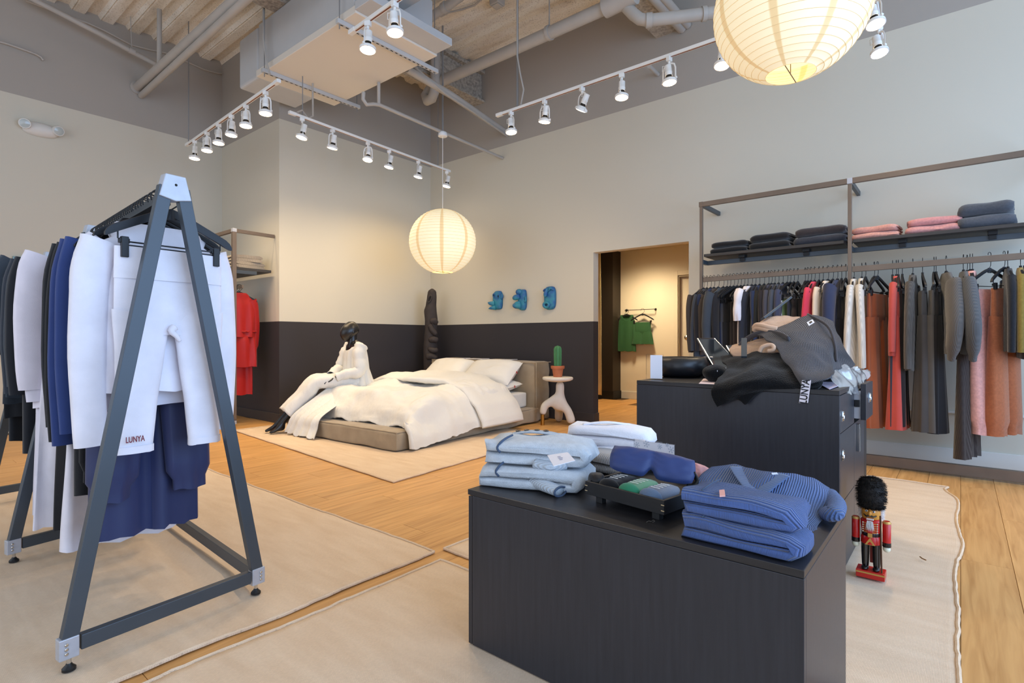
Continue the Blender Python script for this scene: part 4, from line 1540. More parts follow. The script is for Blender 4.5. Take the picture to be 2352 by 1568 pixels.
M().lathe([(0.055, 0.0), (0.072, 0.105), (0.084, 0.106), (0.088, 0.112), (0.089, 0.142), (0.080, 0.144), (0.076, 0.125), (0.001, 0.124)], 32).build('pot', mat('terracotta', '#b96c48', 0.8, var=0.12, vs=12, bump=0.15), pt, smooth=0.6)
rings = []
for i in range(24):
    t_ = i / 23
    z = 0.12 + 0.285 * t_
    k = 1 if t_ < 0.8 else math.sqrt(max(0.0, 1 - ((t_ - 0.8) / 0.2) ** 2)) * 0.97 + 0.03
    k *= 0.92 + 0.1 * math.sin(t_ * 2.2)
    rings.append([V((0.052 * k * (1 - 0.17 * abs(math.sin(4.5 * a)) ** 1) * math.cos(a), 0.052 * k * (1 - 0.17 * abs(math.sin(4.5 * a))) * math.sin(a), z)) for a in [2 * PI * q / 72 for q in range(72)]])
cb = M().loft(rings).build('stem', mat('cactus_green', '#3f7a4d', 0.6, var=0.15, vs=12), pt, smooth=1.0)
sp_ = M()
for r_ in range(9):
    a = 2 * PI * r_ / 9
    for k in range(16):
        t_ = k / 15 * 0.93
        kk = (1 if t_ < 0.8 else math.sqrt(max(0, 1 - ((t_ - 0.8) / 0.2) ** 2))) * (0.92 + 0.1 * math.sin(t_ * 2.2))
        c_ = V((0.052 * kk * math.cos(a), 0.052 * kk * math.sin(a), 0.125 + 0.285 * t_))
        for d_ in (-0.6, 0.0, 0.6):
            e_ = c_ + V((0.011 * math.cos(a + d_), 0.011 * math.sin(a + d_), 0.004 + 0.003 * d_))
            w_ = V((-math.sin(a), math.cos(a), 0)) * 0.0009
            sp_.add([c_ - w_, c_ + w_, e_], [(0, 1, 2)])
so = sp_.build('spines', mat('pale_spines', '#dfe2c0', 0.7), cb, smooth=0)
so['kind'] = 'stuff'


# ---------------------------------------------------------------- garment makers (origin = hook point on the rail)
def ripple(a, k, amp, s):
    return 1 + amp * math.sin(k * a + s) + amp * 0.5 * math.sin((2 * k + 1) * a + 2.3 * s)


def g_top(seed, w=0.44, Ln=0.66, sl=0.55, flare=1.08, th=0.03, neck=0.075, sr=0.05, balloon=0.0, fold=0.25, n=30, nl=20, drop=0.0, vneck=0.0, cuff=None):
    m_ = M()
    hw = w / 2
    tab = [(0.0, neck, 0.022), (0.04, neck + 0.03, 0.026), (0.09, hw * 0.72, 0.024), (0.15, hw * 0.97, 0.024), (0.25, hw, th), (0.6, hw * lerp(1, flare, 0.5), th * 1.15), (1.0, hw * flare, th * 1.25)]
    rings = []
    z0 = -0.095 - drop
    for i in range(nl + 1):
        t = i / nl
        tt_ = t ** 1.25
        rx, ry = interp(tab, tt_)
        z = z0 - Ln * tt_
        am = fold * min(1, tt_ * 1.5)
        ring = []
        for k in range(n):
            a = 2 * PI * k / n
            ca, sa = math.cos(a), math.sin(a)
            x = rx * math.copysign(abs(ca) ** 0.75, ca)
            y = ry * math.copysign(abs(sa) ** 0.8, sa) + am * 0.035 * math.sin(x * 38 + seed + 2 * tt_) + am * 0.02 * math.sin(x * 75 + seed * 2)
            zz = z + 0.006 * math.sin(x * 40 + seed) * tt_
            if vneck and sa < 0 and abs(ca) < 0.8:
                zz -= vneck * (1 - abs(ca) / 0.8) * max(0, 1 - tt_ * 4)
            ring.append(V((x, y, zz)))
        rings.append(ring)
    m_.loft(rings, cap=False)
    for sx in (-1, 1):
        if sl <= 0:
            break
        s0 = V((sx * (hw - 0.035), 0, z0 - 0.085))
        dy = 0.02 * math.sin(seed * 1.7 + sx)
        ctrl = [s0, s0 + V((sx * 0.035, dy * 0.3, -sl * 0.18)), s0 + V((sx * (0.05 + balloon * 0.4), dy, -sl * 0.6)), s0 + V((sx * 0.04, dy * 1.3, -sl))]
        pts = [cr(ctrl, k / 14) for k in range(15)]
        rad = []
        for k in range(15):
            u = k / 14
            r0 = sr * lerp(1.15, 0.85, u) * (1 + balloon * 8 * u * (1 - u) * 1.1)
            if balloon and u > 0.9:
                r0 *= 0.72
            r0 *= 1 + 0.018 * math.sin(k * 1.3 + seed)
            rad.append((r0, r0 * 0.55))
        m_.tube(pts, rad, 12, cap=False, up=(1, 0, 0))
    return m_


def g_pants(seed, w=0.36, Ln=0.95, flare=1.0, th=0.022, hem=0.075, spread=0.0, top=-0.20, rise=0.29, fold=0.3, cuff=0.0, n=22, nl=18, leg=None):
    m_ = M()
    hw = w / 2
    rings = []
    for i in range(9):
        t = i / 8
        rx = lerp(hw, hw * 1.02, t) - (0.004 if t > 0.8 else 0)
        ry = lerp(th * 0.8, th * 1.1, t) * (0.7 if t > 0.8 else 1)
        rings.append([V((rx * math.copysign(abs(math.cos(a)) ** 0.7, math.cos(a)), ry * math.sin(a) + 0.006 * fold * math.sin(rx * math.cos(a) * 60 + seed), top - rise * t)) for a in [2 * PI * k / 32 for k in range(32)]])
    m_.loft(rings, cap=False)
    for sx in (-1, 1):
        rings = []
        z1 = top - rise * 0.72
        for i in range(nl + 1):
            t = i / nl
            z = z1 - (Ln - rise * 0.72) * t
            rx = lerp(hw * 0.55, hem, t ** 0.8) if not leg else interp(leg, t)[0]
            cx = sx * lerp(hw * 0.51, hw * 0.5 + spread, t)
            ry = lerp(th * 1.1, th * 1.3 * flare, t)
            k_ = 1.0
            if cuff and t > 0.9:
                k_ = 1 - cuff
            ring = []
            for k in range(n):
                a = 2 * PI * k / n
                ca, sa = math.cos(a), math.sin(a)
                x = rx * k_ * math.copysign(abs(ca) ** 0.8, ca)
                y = ry * k_ * sa + fold * (0.15 + 0.85 * t) * 0.02 * math.sin(x * 88 + seed + sx) + (0.006 * math.sin(a * 11) if cuff and t > 0.9 else 0)
                ring.append(V((cx + x, y + 0.01 * math.sin(seed + sx) * t, z + 0.004 * math.sin(x * 60 + seed))))
            rings.append(ring)
        m_.loft(rings, cap=False)
    return m_


# ---------------------------------------------------------------- hangers
_hp = {}


def hanger(loc, rz, label, clip=False, group=None, big=False, up=0.0):
    key = (clip, big, up)
    if key in _hp:
        return dup(_hp[key], loc, rz, label, group)
    t = thing('clothes_hanger', label, 'hanger', loc, rz, group)
    hk = [(0.0, -0.017 * 0, 0)]
    r_ = 0.034 if up == 0 else 0.016
    pts = [(r_ * math.sin(a), 0.0, up - (0.02 if up == 0 else 0.012) + r_ * math.cos(a)) for a in [lerp(-2.0, 1.5, k / 12) for k in range(13)]]
    pts = pts + [(r_ * 1.05, 0.0, up - 0.04), (r_ * 0.7, 0.0, -0.055), (0, 0, -0.075), (0, 0, -0.095)]
    M().tube(pts, 0.0024 if up else 0.0030, 5).build('hook', M_black, t)
    hb = M()
    hh = 0.017 if big else 0.012
    for sx in (-1, 1):
        c = [V((0, 0, -0.088)), V((sx * 0.05, 0, -0.105)), V((sx * 0.13, -0.006, -0.145)), V((sx * 0.20, -0.014, -0.182)), V((sx * 0.228, -0.018, -0.20))]
        rg_ = []
        for k in range(10):
            p_ = cr(c, k / 9)
            h2_ = hh * (1 if k < 8 else (0.8 if k == 8 else 0.35))
            rg_.append([p_ + V((0, sy_ * 0.007, sz_ * h2_ - (hh - h2_) * 0.4)) for sy_, sz_ in ((-1, -1), (1, -1), (1.15, -0.2), (1, 0.9), (0, 1.0), (-1, 0.9), (-1.15, -0.2))])
        hb.loft(rg_)
    hb.tube([(0, 0, -0.075), (0, 0, -0.115)], [(0.013, 0.009), (0.02, 0.009)], 10, up=(1, 0, 0))
    hb.build('arms', M_hanger, t, smooth=0.9)
    if clip:
        cl = M()
        cl.tube([(-0.185, -0.012, -0.165), (-0.185, -0.012, -0.215), (-0.17, -0.012, -0.225), (0.17, -0.012, -0.225), (0.185, -0.012, -0.215), (0.185, -0.012, -0.165)], 0.003, 6)
        if big:
            cl.tube([(-0.17, -0.012, -0.238), (0.17, -0.012, -0.238)], 0.0025, 6)
        br = cl.build('clip_bar', M_black, t)
        for sx in (-1, 1):
            c_ = M().box(-0.012, 0.012, -0.014, 0.006, -0.285 if big else -0.26, -0.208).box(-0.017, 0.017, -0.008, 0.012, -0.232, -0.214)
            c_.build('clip', M_black, br, smooth=0, bevel=0.002, loc=(sx * 0.165, -0.012, 0))
    _hp[key] = t
    return t


_gn = {}


def garment(mk, name, loc, rz, col, label, cat, kind='plain', group=None):
    o = mk.build(name, fabric(col, kind), smooth=3)
    o.location = loc
    o.rotation_euler = (0, 0, rz)
    return tag(o, label, cat, group)


def part(mk, name, col, parent, kind='plain', m=None, smooth=3):
    return mk.build(name, m or fabric(col, kind), parent, smooth=smooth)


# ---------------------------------------------------------------- A-frame rack near the glazing
FR = [((0.463, 2.306), (1.120, 2.370)), ((0.514, 3.640), (1.200, 3.770)), ((0.585, 5.02), (1.255, 5.12))]
rack = thing('garment_rack', 'grey metal A-frame garment rack with three trestles on the cream rug', 'clothes rack', (0.79, 3.7, 0.0))
RO = V((0.79, 3.7, 0))
apex = []
Zt, Zb = 1.70, 0.121
for (lx, ly), (rx, ry) in FR:
    c = V(((lx + rx) / 2 - 0.004, (ly + ry) / 2, 0))
    ax = V((rx - lx, ry - ly, 0)).normalized()
    fy = V((-ax.y, ax.x, 0))
    apex.append(c)
    for sx, (px_, py_) in ((-1, (lx, ly)), (1, (rx, ry))):
        a = c + ax * (sx * 0.030) + V((0, 0, Zt)) - RO
        b = V((px_, py_, Zb)) - RO
        M().bar(a, b, 0.048, 0.03, up=fy).build('leg', M_frame, rack, smooth=0, bevel=0.002)
        gr = M().bar(a + fy * -0.0155, b + fy * -0.0155, 0.018, 0.002, up=fy)
        # cast corner, screws and levelling foot
        cb_ = M().bar(b + V((0, 0, 0.005)) + ax * (sx * 0.004), b + V((0, 0, -0.065)) + ax * (sx * 0.004), 0.056, 0.036, up=fy)
        cs_ = cb_.build('corner_casting', M_alu, rack, smooth=0, bevel=0.003)
        sr_ = M()
        for dz in (-0.015, -0.03, -0.045):
            sr_.lathe([(0.006, 0), (0.004, 0.0025), (0.001, 0.003)], 10, b + V((0, 0, dz)) + ax * (sx * 0.012) - fy * 0.02, Matrix.Rotation(math.atan2(fy.y, fy.x) + PI / 2 + PI, 4, 'Z') @ Matrix.Rotation(PI / 2, 4, 'X'))
        sr_.build('screws', M_chrome, cs_)
        M().lathe([(0.007, -0.105), (0.007, -0.06)], 10, b).build('levelling_screw', M_chrome, cs_)
        M().lathe([(0.02, -0.108), (0.02, -0.1), (0.01, -0.09), (0.008, -0.085)], 16, b).build('foot', M_black, cs_)
    # apex casting: a trapezoid block
    h1, h2 = 0.036, 0.058
    rings = []
    for dy in (-0.021, 0.021):
        rings.append([c - RO + ax * x_ + fy * dy + V((0, 0, z_)) for x_, z_ in ((-h2, 1.66), (0, 1.648), (h2, 1.66), (h1, 1.748), (-h1, 1.748))])
    ac = M().loft(rings).build('apex_casting', M_alu, rack, smooth=0, bevel=0.003)
    M().lathe([(0.005, 0), (0.001, 0.001)], 10, c - RO - fy * 0.0215 + V((0, 0, 1.71)), Matrix.Rotation(PI / 2, 4, 'X'), cap=False).build('screw_hole', M_slot, ac)
    M().bar(V((lx, ly, 0.095)) - RO + ax * 0.03, V((rx, ry, 0.095)) - RO - ax * 0.03, 0.03, 0.05).build('base_bar', M_frame, rack, smooth=0, bevel=0.002)
for i in range(2):
    M().bar(apex[i] + V((0, 0.02, 1.685)) - RO, apex[i + 1] + V((0, -0.02, 1.685)) - RO, 0.03, 0.035).build('hanging_rail', M_frame, rack, smooth=0, bevel=0.002)
    for s_ in (1,):
        a, b = V(FR[i][s_] + (0.095,)), V(FR[i + 1][s_] + (0.095,))
        d = (b - a).normalized() * 0.035
        M().bar(a + d - RO, b - d - RO, 0.03, 0.05).build('base_bar', M_frame, rack, smooth=0, bevel=0.002)
RZ = 1.712


def onrail(y):
    i = 0 if y < apex[1].y else 1
    a, b = apex[i], apex[i + 1]
    t = (y - a.y) / (b.y - a.y)
    return V((lerp(a.x, b.x, t), y, RZ))


GA = 'clothes on the A-frame rack'
rz0 = 0.05
WH = '#e9e7f0'
NV = '#2c355c'
# the leggings at the near end, with their wide waistband and printed hem
p = onrail(2.435)
p.x += 0.02
hanger(p, rz0, 'black clip hanger holding the white cropped leggings at the near end of the A-frame rack', True, 'hangers on the A-frame rack', big=True)
lg = garment(g_pants(2, 0.385, 0.777, 1.0, 0.022, 0.062, 0.03, -0.245, 0.33, 0.15, 0, leg=[(0, 0.1035), (0.3, 0.085), (0.7, 0.068), (1, 0.062)]), 'leggings', p, rz0, WH, 'white cropped leggings with red hem lettering at the near end of the A-frame rack', 'leggings', group=GA)
wb = M()
wb.loft([[V((hw_ * math.copysign(abs(math.cos(a)) ** 0.7, math.cos(a)), 0.025 * math.sin(a), z_)) for a in [2 * PI * k / 32 for k in range(32)]] for hw_, z_ in ((0.1935, -0.243), (0.1945, -0.30), (0.1955, -0.36), (0.196, -0.363))], cap=False)
part(wb, 'waistband', WH, lg)
_k = [V((0.0, -0.028, -0.545)), V((-0.012, -0.034, -0.56)), V((0.006, -0.034, -0.58)), V((0.02, -0.03, -0.60))]
part(M().tube([cr(_k, k / 10) for k in range(11)], [0.016 - 0.001 * k for k in range(11)], 8), 'crotch_fold', WH, lg)
part(M().loft([[V((-0.126 + 0.064 * math.copysign(abs(math.cos(a)) ** 0.8, math.cos(a)), 0.030 * math.sin(a), z_)) for a in [2 * PI * k / 24 for k in range(24)]] for z_ in (-0.996, -1.023)], cap=False), 'hem_band', WH, lg)
part(M().loft([[V((0.126 + 0.064 * math.copysign(abs(math.cos(a)) ** 0.8, math.cos(a)), 0.030 * math.sin(a), z_)) for a in [2 * PI * k / 24 for k in range(24)]] for z_ in (-0.996, -1.023)], cap=False), 'hem_band', WH, lg)


def text(s_, size, m, parent, loc, rot, name='lettering', sx=1.0, ext=0.0004):
    cu_ = bpy.data.curves.new(name, 'FONT')
    cu_.body = s_
    cu_.size = size
    cu_.extrude = ext
    cu_.offset = size * 0.018
    cu_.align_x = 'CENTER'
    cu_.align_y = 'CENTER'
    to_ = bpy.data.objects.new(name, cu_)
    COL.objects.link(to_)
    bpy.context.view_layer.update()
    me_ = bpy.data.meshes.new_from_object(to_.evaluated_get(bpy.context.evaluated_depsgraph_get()))
    bpy.data.objects.remove(to_)
    bpy.data.curves.remove(cu_)
    me_.materials.clear()
    me_.materials.append(m)
    me_.name = name
    o_ = bpy.data.objects.new(name, me_)
    COL.objects.link(o_)
    o_.parent = parent
    o_.location = loc
    o_.rotation_euler = rot
    o_.scale = (sx, 1, 1)
    return o_


M_red = mat('dark_red_print', '#7d3540', 0.8)
text('LUNYA', 0.031, M_red, lg, (-0.137, -0.0365, -0.968), (PI / 2, 0, 0), sx=0.62)

_xo = R.random
rows = [  # y, maker, name, category, colour, kind, description
    (2.505, lambda: g_top(3, 0.46, 0.66, 0.76, 1.0, 0.03, 0.15, 0.062, fold=0.18, drop=0.045), 'tunic', 'top', WH, 'plain', 'white long-sleeved tunic'),
    (2.555, lambda: g_top(5, 0.44, 0.72, 0.3, 1.0, 0.026, 0.15, 0.055, fold=0.15, drop=0.045), 'tee_shirt', 'shirt', '#dcdbe6', 'plain', 'white tee shirt with a curved hem'),
    (2.62, lambda: g_pants(4, 0.42, 1.02, 1.0, 0.032, 0.085, 0.035, -0.22, 0.30, 0.5, cuff=0.25), 'joggers', 'trousers', NV, 'silk', 'navy joggers with gathered cuffs'),
    (2.70, lambda: g_pants(9, 0.38, 1.19, 1.6, 0.03, 0.115, 0.0, -0.21, 0.30, 0.9), 'wide_trousers', 'trousers', NV, 'silk', 'navy wide-legged pleated trousers'),
    (2.78, lambda: g_pants(1, 0.42, 0.98, 1.0, 0.03, 0.09, 0.03, -0.2, 0.3, 0.5, cuff=0.2), 'joggers', 'trousers', '#1b1c20', 'plain', 'black joggers with gathered cuffs'),
    (2.835, lambda: g_pants(6, 0.43, 1.04, 1.0, 0.026, 0.1, 0.02, -0.2, 0.3, 0.3), 'trousers', 'trousers', '#1d1e22', 'plain', 'black straight trousers'),
    (2.895, lambda: g_top(7, 0.46, 0.78, 0.80, 1.0, 0.03, 0.09, 0.05, fold=0.5), 'tunic', 'top', '#34477f', 'plain', 'blue long top with a small hem tab'),
    (2.96, lambda: g_top(8, 0.47, 0.86, 0.86, 1.0, 0.028, 0.09, 0.05, fold=0.4), 'tunic', 'top', '#31437a', 'plain', 'blue longer top behind the tabbed one'),
    (3.02, lambda: g_top(11, 0.40, 1.42, 0.0, 1.25, 0.035, 0.10, fold=0.8), 'long_dress', 'dress', '#e2e0ea', 'plain', 'white long dress reaching near the rug'),
    (3.09, lambda: g_top(12, 0.45, 0.95, 0.86, 1.0, 0.03, 0.08, 0.055, fold=0.4), 'tunic', 'top', '#1a1c20', 'plain', 'black long-sleeved tunic'),
    (3.16, lambda: g_top(14, 0.46, 0.9, 0.80, 1.0, 0.03, 0.08, 0.055, fold=0.4), 'tunic', 'top', '#202227', 'plain', 'soft black long top'),
    (3.23, lambda: g_pants(3, 0.44, 0.85, 1.0, 0.03, 0.1, 0.02, -0.19, 0.3, 0.4), 'trousers', 'trousers', '#17181b', 'plain', 'black cropped trousers'),
    (3.30, lambda: g_top(15, 0.38, 1.40, 0.0, 1.2, 0.03, 0.1, fold=0.7), 'long_dress', 'dress', '#1b1c20', 'plain', 'black long slip dress'),
    (3.37, lambda: g_top(31, 0.38, 0.6, 0.0, 1.0, 0.026, 0.1, fold=0.3), 'camisole', 'top', '#141518', 'plain', 'short black camisole'),
    (3.44, lambda: g_top(33, 0.38, 0.6, 0.0, 1.0, 0.026, 0.1, fold=0.3), 'camisole', 'top', '#191a1e', 'plain', 'plain black camisole'),
    (3.49, lambda: g_top(16, 0.44, 1.42, 0.0, 1.3, 0.035, 0.1, fold=0.9), 'long_dress', 'dress', '#dfdde8', 'plain', 'white long dress behind the second trestle bay'),
    (3.55, lambda: g_top(17, 0.52, 0.84, 0.66, 1.05, 0.035, 0.09, 0.075, fold=0.4), 'shirt', 'shirt', '#e4dfeb', 'plain', 'loose white shirt with long sleeves'),
    (3.605, lambda: g_top(18, 0.50, 1.38, 0.72, 1.1, 0.03, 0.09, 0.06, fold=0.7), 'shirt_dress', 'dress', '#dcd9e6', 'plain', 'white long shirt dress'),
    (3.80, lambda: g_top(19, 0.58, 1.1, 0.7, 1.0, 0.03, 0.08, 0.055, fold=0.5), 'tunic', 'top', '#23262c', 'plain', 'charcoal long tunic past the middle trestle'),
    (3.87, lambda: g_top(20, 0.58, 0.78, 0.66, 1.0, 0.03, 0.08, 0.055, fold=0.5), 'tunic', 'top', '#3b424b', 'plain', 'slate grey long-sleeved top'),
    (3.94, lambda: g_top(21, 0.60, 0.8, 0.7, 1.0, 0.03, 0.08, 0.055, fold=0.5), 'tunic', 'top', '#343a44', 'plain', 'dark slate long-sleeved top'),
    (4.02, lambda: g_pants(8, 0.42, 1.25, 1.1, 0.03, 0.12, 0.0, -0.2, 0.3, 0.8), 'wide_trousers', 'trousers', '#2f3a46', 'plain', 'dark teal grey ribbed trousers'),
    (4.10, lambda: g_top(22, 0.64, 0.82, 0.30, 1.05, 0.03, 0.08, 0.075, fold=0.5), 'tee_shirt', 'shirt', '#3a434e', 'plain', 'slate blue wide tee'),
    (4.18, lambda: g_top(23, 0.64, 0.86, 0.34, 1.05, 0.03, 0.08, 0.075, fold=0.5), 'tee_shirt', 'shirt', '#2c333c', 'plain', 'dark grey wide tee'),
    (4.26, lambda: g_top(24, 0.64, 0.95, 0.5, 1.0, 0.03, 0.08, 0.07, fold=0.5), 'tee_shirt', 'shirt', '#1c1f24', 'plain', 'black loose tee'),
    (4.36, lambda: g_top(26, 0.60, 1.1, 0.5, 1.0, 0.03, 0.08, 0.07, fold=0.5), 'long_dress', 'dress', '#22262c', 'plain', 'black tee dress'),
]
for k, y in enumerate((2.655, 2.735, 2.805, 2.865, 2.925, 2.99, 3.055, 3.125, 3.195, 3.265, 3.335, 3.405, 3.47, 3.58, 3.835, 3.905, 3.98, 4.06, 4.14, 4.22, 4.31, 4.44, 4.52, 4.60)):
    cl_ = '#%02x%02x%02x' % ((20 + 3 * (k % 4),) * 2 + (24 + 4 * (k % 5),))
    rows.append((y, (lambda k=k: g_top(40 + k, 0.36, 0.52 + 0.03 * (k % 4), 0.0, 1.0, 0.018, 0.1, fold=0.2, n=18, nl=8)), 'camisole', 'top', cl_, 'plain', 'black narrow camisole'))
rows.sort(key=lambda r: r[0])
for i, (y, mk, nm, cat, col, kd, ds) in enumerate(rows):
    p = onrail(y)
    rz = rz0 + 0.05 * math.sin(i * 2.1)
    cl = nm in ('joggers', 'wide_trousers', 'trousers')
    q = f'{ORD[i + 1]} on the A-frame rack'
    hanger(p, rz, f'hanger of the {ds}, {q}', cl, 'hangers on the A-frame rack')
    g = garment(mk(), nm, p, rz, col, f'{ds}, {q}', cat, kd, GA)
    if 'hem tab' in ds:
        part(M().box(-0.27, -0.245, -0.034, -0.03, -0.72, -0.70), 'hem_tab', '#6f7fa8', g, smooth=0)

# ---------------------------------------------------------------- wall rack on the right wall
PX = 5.75
PY = [2.128, 0.774, -0.58]
wr = thing('clothes_rack', 'long brown steel wall rack with shelf boards and clothes rail', 'clothes rack', (PX, 0.774, 0.0))


def wl(x, y, z):
    return V((x - PX, y - 0.774, z))


for y in PY:
    M().bar(wl(PX, y, 0.02), wl(PX, y, 2.575), 0.030, 0.032).build('upright', M_steel, wr, smooth=0, bevel=0.002)
    M().box(*[c for c in (-0.021, 0.021, y - 0.774 - 0.021, y - 0.774 + 0.021, 2.525, 2.578)]).build('joint_casting', M_alu if y < 2 else M_steel, wr, smooth=0, bevel=0.002)
    M().bar(wl(PX + 0.02, y, 2.552), wl(XW - 0.002, y, 2.552), 0.03, 0.045).build('wall_arm', M_frame, wr, smooth=0, bevel=0.002)
    M().bar(wl(PX + 0.02, y, 1.945), wl(PX + 0.16, y, 1.945), 0.03, 0.045).build('shelf_arm', M_frame, wr, smooth=0, bevel=0.002)
for a, b in zip(PY, PY[1:]):
    M().bar(wl(PX, a - 0.02, 2.552), wl(PX, b + 0.02, 2.552), 0.035, 0.048).build('top_beam', M_steel, wr, smooth=0, bevel=0.002)
    M().bar(wl(PX, a - 0.02, 1.752), wl(PX, b + 0.02, 1.764), 0.022, 0.05).build('clothes_rail', M_steel, wr, smooth=0, bevel=0.002)
    M().bar(wl(PX + 0.16, a, 1.945), wl(PX + 0.16, b, 1.945), 0.03, 0.045).build('shelf_rail', M_frame, wr, smooth=0, bevel=0.002)
    sh = M().bar(wl(PX + 0.235, a - 0.02, 2.01), wl(PX + 0.235, b + 0.05, 2.01), 0.44, 0.028).build('shelf_board', M_shelf, wr, smooth=0, bevel=0.002)
    for t in (0.28, 0.72):
        y = lerp(a, b, t)
        M().box(0.10, 0.20, y - 0.774 - 0.03, y - 0.774 + 0.03, 1.965, 1.997).box(0.128, 0.134, y - 0.774 - 0.025, y - 0.774 + 0.025, 1.93, 1.99).build('shelf_clip', M_black, wr, smooth=0, bevel=0.002)
M().bar(wl(PX, 2.128, 0.055), wl(PX, -3.2, 0.06), 0.05, 0.085).build('floor_rail', M_steel, wr, smooth=0, bevel=0.003)


def foldy(n, Ln, t, W, seed, nx=16, waver=1.0, roll=True):
    """a cloth folded back and forth n times: layers with rounded turns, W wide along x, Ln deep along y"""
    lt = t / n
    path = []
    for i in range(n):
        z = lt * (i + 0.5)
        ys = [lerp(-Ln / 2, Ln / 2, k / 8) for k in range(9)]
        if i % 2:
            ys = ys[::-1]
        path += [(y, z) for y in ys[(1 if i else 0):-1 if i < n - 1 else None]]
        if i < n - 1:
            y0 = ys[-1]
            sg = 1 if y0 > 0 else -1
            for a in (-60, -20, 20, 60):
                path.append((y0 + sg * lt * 0.55 * math.cos(math.radians(a)), z + lt / 2 + lt * 0.5 * math.sin(math.radians(a))))
    m_ = len(path)
    nr = []
    for k in range(m_):
        a, b = path[max(k - 1, 0)], path[min(k + 1, m_ - 1)]
        d = V((b[0] - a[0], b[1] - a[1], 0))
        d.normalize()
        nr.append((-d.y, d.x))
    hh = lt * 0.47
    rings, uvs = [], []
    acc = [0.0]
    for k in range(1, m_):
        acc.append(acc[-1] + math.hypot(path[k][0] - path[k - 1][0], path[k][1] - path[k - 1][1]))
    for i in range(nx + 1):
        u = i / nx
        x = lerp(-W / 2, W / 2, u)
        e = max(0, abs(2 * u - 1) - 0.62) / 0.38
        ring = []
        for sg in (1, -1):
            rng = range(m_) if sg == 1 else range(m_ - 1, -1, -1)
            for k in rng:
                y, z = path[k]
                h_ = hh * (1 - 0.45 * e ** 4)
                yy, zz = y + nr[k][0] * h_ * sg, z + nr[k][1] * h_ * sg
                xx = x + 0.010 * waver * nz(yy * 6, zz * 40, seed) * (1 if e > 0 else 0.3)
                yy2 = yy * (1 - 0.07 * e ** 3) + 0.012 * waver * nz(x * 7 + seed, zz * 30)
                zz = max(0.0005, zz + (0.10 * t) * waver * nz(x * 8 + seed, yy * 8) * (zz / t) + 0.12 * t * (zz / t) * (1 - (2 * yy / Ln) ** 2) * 0.4 - 0.1 * t * e * e * (zz / t))
                ring.append(V((xx, yy2, zz)))
                uvs.append((x, acc[k]))
        rings.append(ring)
    mo = M().loft(rings)
    mo.uv = uvs
    return mo


def folded(loc, rz, n, Ln, t, W, seed, col, label, group, kind='fleece', m=None, nx=16, name='folded_sweater', cat='sweater'):
    o = foldy(n, Ln, t, W, seed, nx).build(name, m or fabric(col, kind), smooth=1.3)
    o.location = loc
    o.rotation_euler = (0, 0, rz)
    return tag(o, label, cat, group)


SG = 'folded clothes on the wall shelf'
for (px, py, col1, col2, w, ds, t1) in ((1683, 580, '#1d1c1d', '#1b1a1b', 0.36, 'black folded sweatshirt', 0.06), (1776, 568, '#201e1f', '#1c1b1c', 0.36, 'black folded sweatpants', 0.075), (1890, 555, '#3b3536', '#383a42', 0.42, 'charcoal folded sweater', 0.08),
                                    (2014, 543, '#d79a8b', '#d89e8e', 0.34, 'pale pink folded sweatshirt', 0.055), (2143, 532, '#cf8f8c', '#d39690', 0.36, 'dusty pink folded sweatshirt', 0.065), (2265, 518, '#4b5059', '#50555e', 0.34, 'slate grey folded sweater', 0.10)):
    p = at(px, py, X=5.95)
    for k, (c_, z_) in enumerate(((col2, 2.025), (col1, 2.027 + t1))):
        folded((5.97, p.y, z_), PI / 2 + 0.08 * math.sin(px + k), 2, 0.28, t1, w * (1 if k else 1.05), px * 0.1 + k, c_, f"{ds}, {'top' if k else 'bottom'} of its pair on the wall shelf", SG)

hk1 = [225, 270, 322, 370, 432, 503, 555, 600, 650, 700, 752, 800, 850, 908, 960, 1020, 1085, 1148, 1187, 1235, 1290, 1352, 1412, 1455, 1508, 1563, 1668, 1705, 1750, 1803, 1865, 1922, 1992, 2062, 2127, 2185, 2245]
c1 = ['#3f3834:dark brown long-sleeved top:t', '#3b3f47:charcoal long-sleeved top:t', '#26262b:black long-sleeved top:t', '#27304a:navy long-sleeved top:t', '#4a423d:taupe long-sleeved top:t', '#3b4149:charcoal wide-sleeved top:T', '#222328:black long-sleeved sweater:t', '#262f47:navy clipped trousers:p', '#464850:grey clipped trousers:p', '#232325:black clipped trousers:p', '#2c2624:dark brown clipped trousers:p', '#37302f:umber clipped trousers:p',
      '#e0d9da:white short-sleeved tee:s', '#ddd8de:off-white short-sleeved tee:s', '#2d2f38:dark slate top:t', '#27314b:navy sweatshirt:t', '#26241f:black sweatshirt:t', '#2a2526:brown-black sweater:t', '#3e3d48:plum grey sweater:t', '#45454e:grey sweater:t', '#434852:slate sweater:t', '#3c4054:slate blue sweater:t',
      '#cfccca:pale grey clipped skirt:k', '#6a7a50:olive green clipped skirt:k', '#333743:slate clipped trousers:p', '#332c2a:dark brown clipped skirt:k', '#3a3130:brown clipped trousers:p', '#2b2627:black clipped joggers:p', '#7d6753:tan clipped trousers:p', '#d8425a:raspberry red long-sleeved top:t', '#c92f2c:bright red clipped skirt:k', '#75663f:khaki clipped trousers:p', '#e6d6c4:cream long-sleeved top:t', '#b3925a:ochre clipped trousers:p', '#343a52:navy slouchy sweater:T', '#26262c:black clipped skirt:p', '#1f1f23:jet black clipped trousers:p']
hk2 = [118, 185, 218, 292, 320, 448, 480, 497, 532, 622, 705, 803, 822, 908, 1056, 1112, 1134, 1280, 1405, 1437, 1545, 1580]
